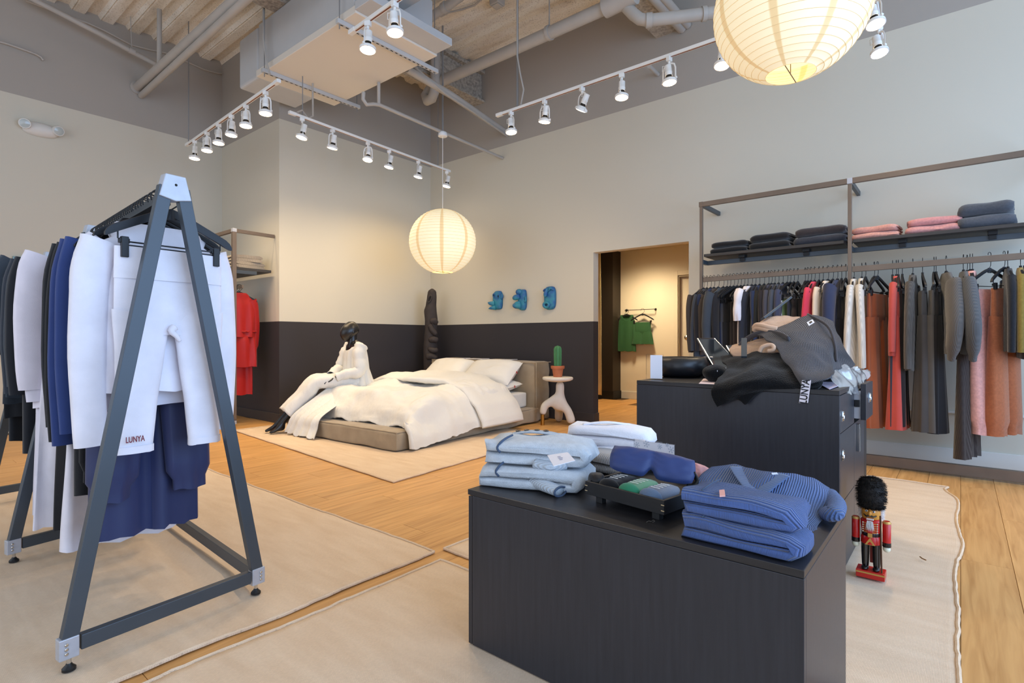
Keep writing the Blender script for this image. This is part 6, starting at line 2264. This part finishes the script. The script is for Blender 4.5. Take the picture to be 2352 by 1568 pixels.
G3 = 'folded knitwear on the low counter'
M_lbl = mat('light_blue_knit', '#c2cad2', 0.92, var=0.07, vs=45, bump=0.5, bs=330, sheen=0.25, spec=0.1)
M_lblr = knit('light_blue_rib', '#b8c2cc', 900, (1, 0.1, 0.2), 0.5, 0.8, 0.05)
M_nvs = mat('navy_stripe_yarn', '#46556c', 0.9)
M_wht = mat('white_fleece', '#e9e9f0', 0.95, var=0.03, vs=40, bump=0.3, bs=260, sheen=0.3, spec=0.1)
M_blu = knit('blue_rib_knit', '#5b74a6', 740, (1.0, 0.0, 0), 0.9, 0.55, 0.08, 'UV')
M_blu2 = knit('denim_blue_rib_knit', '#5770ab', 820, (1.0, 0.0, 0), 0.9, 0.6, 0.08, 'UV')
lo_, sg, Ln = fold_on((1098, 1118), (1318, 1138), 0.235, 2, 0.078, TZ, 1.1, 'light blue knit cardigan, lower one of the folded pair on the counter', M_lbl, G3, nx=30, wav=1.6)
up, sg, Ln2 = fold_on((1110, 1112), (1330, 1130), 0.225, 2, 0.086, TZ + 0.079, 7.1, 'light blue button cardigan with a white tag, upper one of the folded pair', M_lbl, G3, nx=30, z_at=TZ, wav=1.8)


def onloc(o_, px, py, z):
    """point at world height z seen at (px,py), in the local frame of o_"""
    w_ = at(px, py, z=z)
    return Matrix.Rotation(-o_.rotation_euler.z, 4, 'Z') @ (w_ - o_.location)


# stripes, button band, rolled cuff
for o_, zz, yy in ((lo_, 0.0, -0.10), (up, 0.0, -0.115)):
    t_ = 0.078
    st_ = M().tube([cr([V((sg * -0.112, yy, 0.045)), V((sg * -0.117, yy - 0.01, 0.062)), V((sg * -0.10, yy, 0.082)), V((sg * -0.06, yy + 0.01, 0.091)), V((sg * -0.02, yy + 0.02, 0.095))], k / 14) for k in range(15)], 0.0045, 8)
    st_.build('navy_stripe', M_nvs, o_, smooth=3)
bd = M().tube([cr([V((sg * 0.085, -0.12, 0.083)), V((sg * 0.07, -0.04, 0.097)), V((sg * 0.06, 0.05, 0.094)), V((sg * 0.04, 0.125, 0.075))], k / 24) for k in range(25)], (0.006, 0.026), 12, up=(0, 0, 1)).build('button_band', M_lblr, up, smooth=3)
for k in range(4):
    p = cr([V((sg * 0.078, -0.10, 0.094)), V((sg * 0.068, -0.04, 0.103)), V((sg * 0.062, 0.02, 0.103))], k / 3)
    b1 = M().lathe([(0.010, 0), (0.011, 0.003), (0.008, 0.0045), (0.006, 0.003), (0.001, 0.003)], 18).build('button', mat('horn_button', '#4a4038', 0.35), bd, smooth=0.8, loc=p)
cuf_ = M().tube([cr([V((sg * -0.075, 0.03, 0.028)), V((sg * -0.115, 0.085, 0.024)), V((sg * -0.14, 0.135, 0.016))], k / 12) for k in range(13)], [(0.024 - 0.0006 * k, 0.036 - 0.0006 * k) for k in range(13)], 20, up=(0, 0, 1))
cuf_.v = [(a_, b_, max(0.001, c_)) for a_, b_, c_ in cuf_.v]
co_ = cuf_.build('ribbed_cuff', M_lblr, lo_, smooth=3)
M().tube([V((sg * -0.1415, 0.137, 0.017)) + V((0.0, 0.032 * math.cos(a) * 0.45, 0.0)) + V((sg * 0.030 * math.cos(a) * 0.9, 0, 0.016 * math.sin(a))) for a in [2 * PI * k / 20 for k in range(20)]], 0.004, 6, closed=True).build('navy_edge', M_nvs, co_, smooth=3)
cuf2 = M().tube([cr([V((sg * -0.10, 0.02, 0.010)), V((sg * -0.112, 0.08, 0.006)), V((sg * -0.09, 0.125, 0.012))], k / 12) for k in range(13)], (0.019, 0.028), 18, up=(0, 0, 1))
cuf2.build('ribbed_cuff', M_lblr, up, smooth=3)
q = [onloc(up, x_, y_, TZ + 0.178) for x_, y_ in ((1257, 1045), (1304, 1038), (1321, 1057), (1272, 1070))]
tg_ = slab4('white_tag', q, 0.0012, M_paper, up)
c0 = sum(q, V()) / 4
e1, e2 = (q[1] - q[0]), (q[3] - q[0])
pr_ = M()
for k in range(3):
    a_ = c0 + e1 * (-0.12) + e2 * (-0.12 + 0.13 * k) + V((0, 0, 0.0018))
    pr_.bar(a_, a_ + e1 * (0.14 + 0.05 * (k % 2)), 0.0035, 0.0005)
pr_.build('printed_lines', mat('grey_ink', '#6d7390', 0.6), tg_, smooth=0)
o_, _, _ = fold_on((1338, 1080), (1425, 1096), 0.16, 2, 0.075, TZ, 3.3, 'grey beige fine knit folded behind the light blue cardigans', knit('greige_knit', '#a9a7a6', 800, (0.3, 1, 0.3), 0.4, 0.8, 0.05), G3, nx=16)
o_, _, _ = fold_on((1300, 1062), (1468, 1080), 0.17, 2, 0.078, TZ, 5.2, 'white fleece hoodie, lower one of the folded pair against the desk', M_wht, G3, nx=20)
o2, _, _ = fold_on((1302, 1060), (1470, 1078), 0.165, 2, 0.085, TZ + 0.079, 6.6, 'white fleece hoodie, upper one of the folded pair against the desk', M_wht, G3, nx=20, z_at=TZ)
for o_ in (o2,):
    M().tube([cr([V((0.05 * s_, -0.10, 0.088)), V((0.02, 0.0, 0.1)), V((-0.03, 0.09, 0.088))], k / 14) for k in range(15) for s_ in (1,)], (0.005, 0.014), 10, up=(0, 0, 1)).build('pocket_welt', M_wht, o_, smooth=3)

# blue ribbed cardigan, spread flat, and the folded blue trousers in front of it
CA, CB = at(1600, 1150, z=TZ + 0.03), at(1915, 1205, z=TZ + 0.03)
cvec = CB - CA
rows_ = [
    [(1636, 1072, .675), (1690, 1068, .69), (1745, 1080, .70), (1800, 1086, .70), (1860, 1096, .68), (1905, 1120, .64)],
    [(1608, 1092, .665), (1672, 1092, .70), (1735, 1098, .712), (1795, 1104, .712), (1860, 1118, .695), (1918, 1140, .65)],
    [(1592, 1118, .64), (1655, 1120, .70), (1720, 1126, .715), (1785, 1134, .715), (1850, 1148, .69), (1922, 1160, .63)],
    [(1586, 1140, .61), (1645, 1150, .68), (1710, 1160, .70), (1775, 1168, .70), (1840, 1182, .67), (1905, 1180, .62)],
    [(1592, 1165, .58), (1640, 1180, .62), (1700, 1195, .65), (1765, 1205, .655), (1825, 1212, .63), (1880, 1204, .60)],
    [(1600, 1178, .577), (1645, 1200, .578), (1700, 1216, .58), (1765, 1226, .58), (1828, 1230, .58), (1878, 1216, .579)]]
M_blu_n = M_blu
_db = [(c_ - EYE) * F_PX / (CY - b_) for a_, b_, c_ in rows_[0]]
_df = [(c_ - EYE) * F_PX / (CY - b_) + 0.012 for a_, b_, c_ in rows_[-1]]
ca = patch([[at(a_, b_, d=lerp(_db[j], _df[j], f_)) for j, (a_, b_, c_) in enumerate(r)] for r, f_ in zip(rows_, (0, 0.17, 0.38, 0.60, 0.84, 1.0))], 60, 70, 0.006, 16, 3).build('blue_cardigan', M_blu, smooth=3, solid=0.02)
tag(ca, 'blue ribbed cardigan with one brown button lying behind the folded blue trousers', 'cardigan', G3)
M_blur = knit('blue_rib_sleeve', '#5b74a6', 740, (0.6, 0.8, 0.2), 0.8, 0.6, 0.08)
M_blup = knit('blue_band_knit', '#4f668f', 900, (0.6, 0.6, 0.3), 0.3, 0.85, 0.05)
for pts in (((1690, 1072, 1.832), (1705, 1095, 1.758), (1722, 1118, 1.682), (1737, 1146, 1.622)), ((1800, 1090, 1.692), (1775, 1108, 1.668), (1752, 1128, 1.644), (1737, 1147, 1.620))):
    P3 = [at(a_, b_, d=c_) for a_, b_, c_ in pts]
    M().tube([cr(P3, k / 16) for k in range(17)], (0.003, 0.022), 12, up=(0, 0, 1)).build('neck_band', M_blup, ca, smooth=3)
bp_ = at(1723, 1129, d=1.648)
M().lathe([(0.009, 0), (0.010, 0.003), (0.007, 0.0045), (0.005, 0.003), (0.001, 0.003)], 18, bp_).build('brown_button', mat('brown_button', '#4b3227', 0.4), ca, smooth=0.8)
lp_ = [at(a_, b_, d=1.70) for a_, b_ in ((1772, 1086), (1785, 1085), (1788, 1089), (1774, 1090))]
slab4('neck_label', lp_, 0.002, M_paper, ca)
P3 = [at(a_, b_, z=c_) for a_, b_, c_ in ((1905, 1135, .62), (1922, 1158, .615), (1915, 1180, .61), (1898, 1178, .60))]
M().tube([cr(P3, k / 16) for k in range(17)], (0.02, 0.026), 16).build('folded_sleeve', M_blur, ca, smooth=3)
P3 = [at(a_, b_, z=c_) for a_, b_, c_ in ((1790, 1200, .595), (1825, 1216, .592), (1850, 1222, .59))]
M().tube([cr(P3, k / 10) for k in range(11)], (0.018, 0.028), 16).build('ribbed_hem', M_blur, ca, smooth=3)
G4 = 'folded blue trousers on the low counter'
l1, sg, Ln = fold_on((1563, 1232), (1808, 1294), 0.165, 2, 0.062, TZ, 2.2, 'denim blue ribbed trousers, lower pair of the two folded in front', M_blu2, G4, 'folded_trousers', 26, cat='trousers', wav=1.6)
l2, sg, Ln = fold_on((1566, 1228), (1806, 1284), 0.160, 2, 0.066, TZ + 0.063, 4.7, 'denim blue ribbed trousers with a pink tab, upper pair of the two folded', M_blu2, G4, 'folded_trousers', 26, z_at=TZ, cat='trousers', wav=1.6)
q = [onloc(l2, x_, y_, TZ + 0.135) for x_, y_ in ((1652, 1128), (1664, 1127), (1666, 1141), (1653, 1142))]
slab4('pink_tab', [v_ + V((0, 0, 0.004)) for v_ in q], 0.003, mat('pink_label', '#e0a59b', 0.7), l2)
for o_, zz in ((l1, 0.066), (l2, 0.072)):
    M().tube([(sg * x_, -Ln / 2 + 0.055, zz + 0.002 * math.cos(x_ * 30)) for x_ in (-0.075, -0.04, 0.0, 0.04, 0.075)], 0.0022, 6).build('waistband_seam', M_nvs, o_, smooth=3)

# ---------------------------------------------------------------- tray of socks and eye masks
ta, tb_, tc_ = at(1344, 1104, z=0.643), at(1525, 1150, z=0.643), at(1604, 1083, z=0.643)
ex_ = (tb_ - ta)
TW = ex_.length
ex_.normalize()
ey_ = V((-ex_.y, ex_.x, 0))
if ey_.dot(tc_ - tb_) < 0:
    ey_ = -ey_
TD = (tc_ - tb_).dot(ey_)
mirror = ex_.cross(ey_).z
ang = math.atan2(ex_.y, ex_.x)
tr_ = thing('serving_tray', 'black wooden footed tray with pale corner splines on the low counter', 'tray', (ta.x, ta.y, TZ), ang)
M_ash = mat('black_ash', '#1d1e20', 0.5, var=0.2, vs=6, stretch=(2, 14, 14))
M().box(0.004, TW - 0.004, 0.004, TD - 0.004, 0.030, 0.038).build('tray_bottom', M_ash, tr_, smooth=0)
for b in ((0, TW, 0, 0.009), (0, TW, TD - 0.009, TD), (0, 0.009, 0.0092, TD - 0.0092), (TW - 0.009, TW, 0.0092, TD - 0.0092)):
    M().box(b[0], b[1], b[2], b[3], 0.026, 0.069).build('tray_side', M_ash, tr_, smooth=0, bevel=0.001)
for x_ in (0.03, TW - 0.055):
    for y_ in (0.02, TD - 0.045):
        M().box(x_, x_ + 0.026, y_, y_ + 0.022, 0.0, 0.030).build('foot', M_ash, tr_, smooth=0, bevel=0.001)
sp = M()
for x_ in (0.0, TW):
    for z_ in (0.038, 0.055):
        s__ = 1 if x_ == 0 else -1
        M().box(x_ - 0.0005 * s__, x_ + 0.010 * s__, -0.0006, 0.001, z_ - 0.0012, z_ + 0.0012).build('pale_spline', mat('pale_maple', '#c9b28a', 0.6), tr_, smooth=0)


def tl(x, y, z):
    return V((ta.x, ta.y, TZ)) + ex_ * x + ey_ * y + V((0, 0, z))


def sockm(w, ln, h, seed):
    rings = []
    for i in range(17):
        t = i / 16
        y = lerp(0, ln, t)
        e = math.sin(PI * min(1, max(0.02, t * 0.98 + 0.01))) ** 0.35
        rings.append([V((w / 2 * e * math.copysign(abs(math.cos(a)) ** 0.6, math.cos(a)) + 0.003 * nz(t * 4 + seed, math.cos(a)), y, max(0, h / 2 + h / 2 * e * math.sin(a) * (1 + 0.2 * nz(t * 5, seed, math.cos(a) * 2))))) for a in [2 * PI * k / 20 for k in range(20)]])
    return M().loft(rings)


M_grip = mat('white_grip_print', '#e4e2dc', 0.6)
for i, (x_, col, col2, ds) in enumerate(((0.055, '#17171a', '#0f0f11', 'black'), (0.112, '#5f8a6c', '#2f7a5a', 'green'), (0.168, '#6d7686', '#5a6d86', 'grey blue'))):
    x_ = x_ / 0.215 * TW
    p = tl(x_, 0.016, 0.0385)
    so = sockm(0.060 * TW / 0.215, 0.15, 0.046, i * 3.1).build('folded_socks', fabric(col), smooth=3, loc=p)
    so.rotation_euler = (0, 0, ang)
    tag(so, f'{ds} grip socks folded in the tray with rows of white lettering', 'socks', 'grip socks in the tray')
    tz_ = M().ball((0, 0.014, 0.023), (0.028 * TW / 0.215, 0.022, 0.026), 16, 10)
    part(tz_, 'toe', col2, so, smooth=3)
    for r_ in range(4):
        text('LUNYA', 0.0068, M_grip, so, (0.002, 0.038 + 0.018 * r_, 0.0472), (0.0, 0, 0), 'grip_lettering', 1.5, 0.0006)
sl_ = sockm(0.055, 0.08, 0.05, 9)
p = tl(0.035, 0.03, 0.0385)
o_ = sl_.build('satin_pouch', fabric('#101014', 'silk'), smooth=3, loc=p)
o_.rotation_euler = (0, 0, ang + 0.9)
tag(o_, 'rumpled black satin pouch at the front corner of the tray', 'pouch')


def eyemask(w, h, t):
    m_ = M()

    def side(sg):
        def fn(u, v):
            a, b = 2 * u - 1, 2 * v - 1
            notch = 0.62 * math.exp(-(a / 0.11) ** 2)
            low = -1 + notch + 0.10 * (1 - abs(a) ** 2) * 0
            low += 0.25 * abs(a) ** 6
            hi = 1 - 0.14 * abs(a) ** 3
            k = (1 - abs(a) ** 5) ** 0.5 * (1 - abs(b) ** 3.5) ** 0.5
            y = lerp(low, hi, v)
            return V((a * w / 2 * (1 - 0.05 * b * b), sg * t / 2 * k * (1 - 0.3 * math.exp(-(a / 0.10) ** 2)) + 0.003 * nz(a * 4, b * 3), y * h / 2))
        return fn
    m_.grid(side(-1), 40, 18).grid(lambda u, v: side(1)(1 - u, v), 40, 18)
    return m_


mc = at(1497, 1066, d=1.86)
em = eyemask(0.285, 0.105, 0.042).build('eye_mask', fabric('#2b3b6b', 'silk'), smooth=3)
em.location = mc
fdx = (at(1590, 1085, d=1.82) - at(1410, 1050, d=1.90)).normalized()
up_ = (V((0, 0, 1)) * 0.72 + V((CO, SI, 0)) * 0.62)
up_ = (up_ - fdx * up_.dot(fdx)).normalized()
em.rotation_euler = Matrix((fdx, up_.cross(fdx), up_)).transposed().to_euler()
tag(em, 'padded navy blue silk eye mask propped on the socks in the tray', 'eye mask')
M().tube([cr([V((0.135, 0.0, 0.0)), V((0.15, 0.012, -0.02)), V((0.14, 0.02, -0.035)), V((0.12, 0.02, -0.04))], k / 12) for k in range(13)], (0.004, 0.010), 8).build('elastic_strap', M_black, em, smooth=3)
p = at(1590, 1082, d=1.95)
ep = eyemask(0.12, 0.07, 0.04).build('eye_mask', fabric('#c98f8c', 'silk'), smooth=3)
ep.location = p
ep.rotation_euler = (-0.7, 0.25, ang + 0.6)
tag(ep, 'dusty pink silk eye mask behind the navy one in the tray', 'eye mask')

# ---------------------------------------------------------------- acrylic sign behind the tray
sa, sb = at(1456, 1008, X=2.005), at(1551, 1019, X=2.005)
sw = (sa - sb).length
sg_ = thing('acrylic_sign', 'small acrylic sign with printed snowflakes standing behind the tray', 'sign', (2.005, (sa.y + sb.y) / 2, TZ))
hgt = (sa.z + sb.z) / 2 - TZ
M().box(-0.003, 0.002, -sw / 2, -sw / 2 + 0.003, 0, hgt).box(-0.003, 0.002, sw / 2 - 0.003, sw / 2, 0, hgt).box(-0.003, 0.002, -sw / 2, sw / 2, hgt - 0.003, hgt).box(0.001, 0.028, -sw / 2, sw / 2, 0, 0.003).build('acrylic_edge', M_acr, sg_, smooth=0)
M().box(0.0012, 0.002, -sw / 2 + 0.004, sw / 2 - 0.004, 0.004, hgt - 0.004).build('printed_card', M_paper, sg_, smooth=0)
M().box(0.002, 0.004, -sw / 2, sw / 2, 0, hgt).build('acrylic_back', M_acr, sg_, smooth=0)
rot_ = Matrix((V((0, -1, 0)), V((0, 0, 1)), V((-1, 0, 0)))).transposed().to_euler()
text('Gifts Under', 0.026, M_ink, sg_, (0.0008, 0.0, hgt - 0.050), rot_, 'sign_lettering', 1.0, 0.0002)
fl_ = M()
for (y_, z_, r_) in ((0.068, 0.022, 0.012), (0.03, 0.014, 0.014), (-0.022, 0.018, 0.010), (-0.065, 0.024, 0.014), (-0.05, 0.008, 0.008)):
    for k in range(6):
        a = k * PI / 3 + 0.2
        fl_.bar((0.0008, y_ * sw / 0.16, hgt - z_), (0.0008, y_ * sw / 0.16 + r_ * math.cos(a), hgt - z_ + r_ * math.sin(a)), 0.0012, 0.0005, up=(1, 0, 0))
        b_ = V((0.0008, y_ * sw / 0.16 + 0.6 * r_ * math.cos(a), hgt - z_ + 0.6 * r_ * math.sin(a)))
        for da in (-0.6, 0.6):
            fl_.bar(b_, b_ + V((0, 0.35 * r_ * math.cos(a + da), 0.35 * r_ * math.sin(a + da))), 0.0010, 0.0005, up=(1, 0, 0))
fo_ = fl_.build('printed_snowflakes', mat('silver_ink', '#b3bccb', 0.5), sg_, smooth=0)
fo_['kind'] = 'stuff'
P3 = [at(a_, b_, z=TZ + 0.002) for a_, b_ in ((1485, 1199), (1490, 1196), (1496, 1197), (1500, 1194), (1504, 1197), (1499, 1199))]
tag(M().tube([cr(P3, k / 14) for k in range(15)], 0.0006, 5).build('loose_thread', mat('pale_thread', '#7d7770', 0.9)), 'tiny pale loose thread lying on the counter in front of the tray', 'thread')
P3 = [at(2113, 1278, z=0.025), at(2118, 1282, z=0.025), at(2127, 1286, z=0.024)]
tag(M().tube(P3, 0.003, 6).build('twig', mat('dry_twig', '#8a6238', 0.9)), 'tiny dry twig lying on the rug near the nutcracker', 'twig')

# ---------------------------------------------------------------- nutcracker soldier
nt_ = thing('nutcracker', 'red nutcracker soldier with a tall black fur hat beside the cash desk', 'nutcracker', (3.02, 0.322, 0.017), -PI / 2)
RED = mat('red_gloss_paint', '#c01a14', 0.28, spec=0.6)
DRD = mat('dark_red_paint', '#8a1410', 0.35)
BLK = mat('black_gloss_paint', '#15110f', 0.25, spec=0.6)
GLD = mat('gold_paint', '#c79a52', 0.35, 0.35)
FLE = mat('honey_wood_paint', '#d08f3c', 0.35)
CRM = mat('cream_paint', '#dfe0c8', 0.4)
WHT = mat('white_paint', '#e9e6e0', 0.4)
M().box(-0.056, 0.056, -0.038, 0.038, 0.0, 0.034).build('plinth', RED, nt_, smooth=0, bevel=0.002)
M().box(-0.0565, 0.0565, -0.0395, -0.038, 0.021, 0.028).build('gold_line', GLD, nt_, smooth=0)
for sx in (-1, 1):
    lg_ = M().lathe([(0.012, 0.04), (0.0145, 0.06), (0.0165, 0.11), (0.0175, 0.165)], 20, (sx * 0.022, 0, 0))
    lo_ = lg_.build('leg', BLK, nt_, smooth=0.8)
    M().bar((sx * 0.022 + 0.004, -0.0165, 0.05), (sx * 0.022 + 0.004, -0.018, 0.165), 0.0015, 0.0015).build('grey_stripe', M_galv, lo_, smooth=0)
    M().ball((sx * 0.022, -0.012, 0.042), (0.015, 0.026, 0.010), 16, 10).build('shoe', BLK, lo_)
M().box(-0.006, 0.006, 0.012, 0.024, 0.06, 0.17).build('lever', DRD, nt_, smooth=0, bevel=0.001)
co = M().lathe([(0.036, 0.155), (0.041, 0.158), (0.040, 0.185), (0.036, 0.195), (0.035, 0.20), (0.040, 0.235), (0.042, 0.262), (0.030, 0.275), (0.02, 0.278)], 32).build('coat', RED, nt_, smooth=0.7)
M().lathe([(0.0365, 0.192), (0.0372, 0.194), (0.0372, 0.207), (0.0365, 0.209)], 32, cap=False).build('belt', BLK, co, smooth=0.6)
M().box(-0.009, 0.009, -0.041, -0.036, 0.191, 0.210).build('buckle', GLD, co, smooth=0, bevel=0.001)
M().add([V((0, -0.0415, 0.190)), V((-0.02, -0.0395, 0.156)), V((0.02, -0.0395, 0.156)), V((0, -0.0365, 0.190)), V((-0.02, -0.0345, 0.156)), V((0.02, -0.0345, 0.156))], [(0, 1, 2), (5, 4, 3), (0, 3, 4, 1), (1, 4, 5, 2), (2, 5, 3, 0)]).build('gold_apron', GLD, co, smooth=0)
for k in range(5):
    z_ = 0.215 + 0.010 * k
    for sx in (-1, 1):
        M().bar((sx * 0.010, -0.0405, z_), (sx * 0.027, -0.0335, z_), 0.0025, 0.003).build('braid', GLD, co, smooth=0)
        M().ball((sx * 0.028, -0.0335, z_), 0.0033, 8, 6).build('button', CRM, co)
for sx in (-1, 1):
    am = M().lathe([(0.0165, 0.155), (0.0165, 0.262), (0.012, 0.268), (0.001, 0.268)], 20, (sx * 0.0605, 0, 0)).build('arm', RED, nt_, smooth=0.7)
    M().lathe([(0.0172, 0.258), (0.0172, 0.263), (0.013, 0.269)], 20, (sx * 0.0605, 0, 0), cap=False).build('epaulette', GLD, am, smooth=0.7)
    M().lathe([(0.0170, 0.152), (0.0172, 0.154), (0.0172, 0.170), (0.0168, 0.172)], 20, (sx * 0.0605, 0, 0), cap=False).build('cuff', BLK, am, smooth=0.7)
    M().ball((sx * 0.0605, -0.002, 0.142), (0.0155, 0.0155, 0.015), 16, 10).build('hand', CRM, am)
hd_ = M().lathe([(0.028, 0.268), (0.036, 0.274), (0.038, 0.29), (0.038, 0.325), (0.034, 0.332)], 32).build('head', FLE, nt_, smooth=0.8)
M().box(-0.014, 0.014, -0.0405, -0.036, 0.270, 0.281).build('mouth', WHT, hd_, smooth=0)
th_ = M()
for k in range(5):
    th_.box(-0.0135 + k * 0.0055, -0.0125 + k * 0.0055, -0.0409, -0.040, 0.271, 0.280)
th_.box(-0.015, 0.015, -0.0409, -0.040, 0.2685, 0.271).box(-0.015, 0.015, -0.0409, -0.040, 0.280, 0.282).build('teeth_lines', DRD, hd_, smooth=0)
M().ball((0, -0.041, 0.302), (0.0075, 0.009, 0.012), 14, 10).build('nose', FLE, hd_)
for sx in (-1, 1):
    ey2 = M().ball((sx * 0.014, -0.0355, 0.311), (0.006, 0.0035, 0.005), 12, 8).build('eye', WHT, hd_)
    M().ball((sx * 0.014, -0.0385, 0.311), (0.003, 0.0015, 0.0034), 10, 6).build('pupil', mat('blue_iris', '#27445a', 0.3), ey2)
    M().tube([(sx * 0.022, -0.034, 0.319), (sx * 0.014, -0.0385, 0.3205), (sx * 0.007, -0.039, 0.318)], 0.0016, 6).build('eyebrow', BLK, hd_)
    M().tube([cr([V((sx * 0.002, -0.042, 0.293)), V((sx * 0.014, -0.041, 0.288)), V((sx * 0.025, -0.034, 0.294))], k / 8) for k in range(9)], [0.0045 - 0.0003 * k for k in range(9)], 8).build('moustache', BLK, hd_)


def fur(name, m, parent, pts, ln, w, seed):
    rr_ = random.Random(seed)
    f_ = M()
    for p_, n_ in pts:
        d_ = (n_ + V((rr_.uniform(-.5, .5), rr_.uniform(-.5, .5), rr_.uniform(-.9, .2)))).normalized()
        s_ = d_.cross(V((rr_.uniform(-1, 1), rr_.uniform(-1, 1), 1))).normalized() * w
        e_ = p_ + d_ * (ln * rr_.uniform(.6, 1.2))
        f_.add([p_ - s_, p_ + s_, p_ + d_ * ln * 0.5 + s_ * 0.7 + V((0, 0, -0.001)), e_], [(0, 1, 2), (0, 2, 3)])
    o__ = f_.build(name, m, parent, smooth=0)
    o__['kind'] = 'stuff'
    return o__


rq = random.Random(5)
FURB = mat('black_fur', '#15100d', 0.7, var=0.4, vs=60)
ht = M()
hprof = [(0.036, 0.322), (0.046, 0.328), (0.052, 0.36), (0.054, 0.40), (0.048, 0.435), (0.032, 0.455), (0.001, 0.462)]
hob_ = ht.lathe(hprof, 28).build('fur_hat', FURB, nt_, smooth=3)
pts = []
for k in range(3600):
    t = rq.random()
    r_, z_ = interp([(i / 6, a_, b_) for i, (a_, b_) in enumerate(hprof)], t)
    a = rq.uniform(0, 2 * PI)
    n_ = V((math.cos(a), math.sin(a), 0.1 + 1.2 * max(0, t - 0.62)))
    pts.append((V((r_ * math.cos(a), r_ * math.sin(a), z_)), n_))
fur('hat_fur', FURB, hob_, pts, 0.016, 0.0009, 2)
WF = mat('white_fur', '#e8e6e6', 0.8)
for sx in (-1, 1):
    pts = []
    for k in range(260):
        a, b = rq.uniform(0, 2 * PI), rq.uniform(-1, 1)
        n_ = V((sx * 0.8 + 0.3 * math.cos(a), 0.6 * math.sin(a), -0.2 + 0.3 * b))
        pts.append((V((sx * 0.038 + 0.004 * math.cos(a), 0.008 + 0.012 * math.sin(a), 0.298 + 0.024 * b)), n_))
    fur('hair_tuft', WF, hd_, pts, 0.016, 0.0007, 3 + sx)
pts = []
for k in range(320):
    x_ = rq.uniform(-0.011, 0.011)
    pts.append((V((x_, -0.041, 0.268 - rq.random() * 0.012)), V((x_ * 6, -0.25, -1.6))))
fur('beard', WF, hd_, pts, 0.036, 0.0009, 9)
M().bar((0.044, -0.030, 0.036), (0.040, -0.044, 0.30), 0.006, 0.006).build('rifle', mat('brown_gun_wood', '#4a2a18', 0.4), nt_, smooth=0, bevel=0.001)
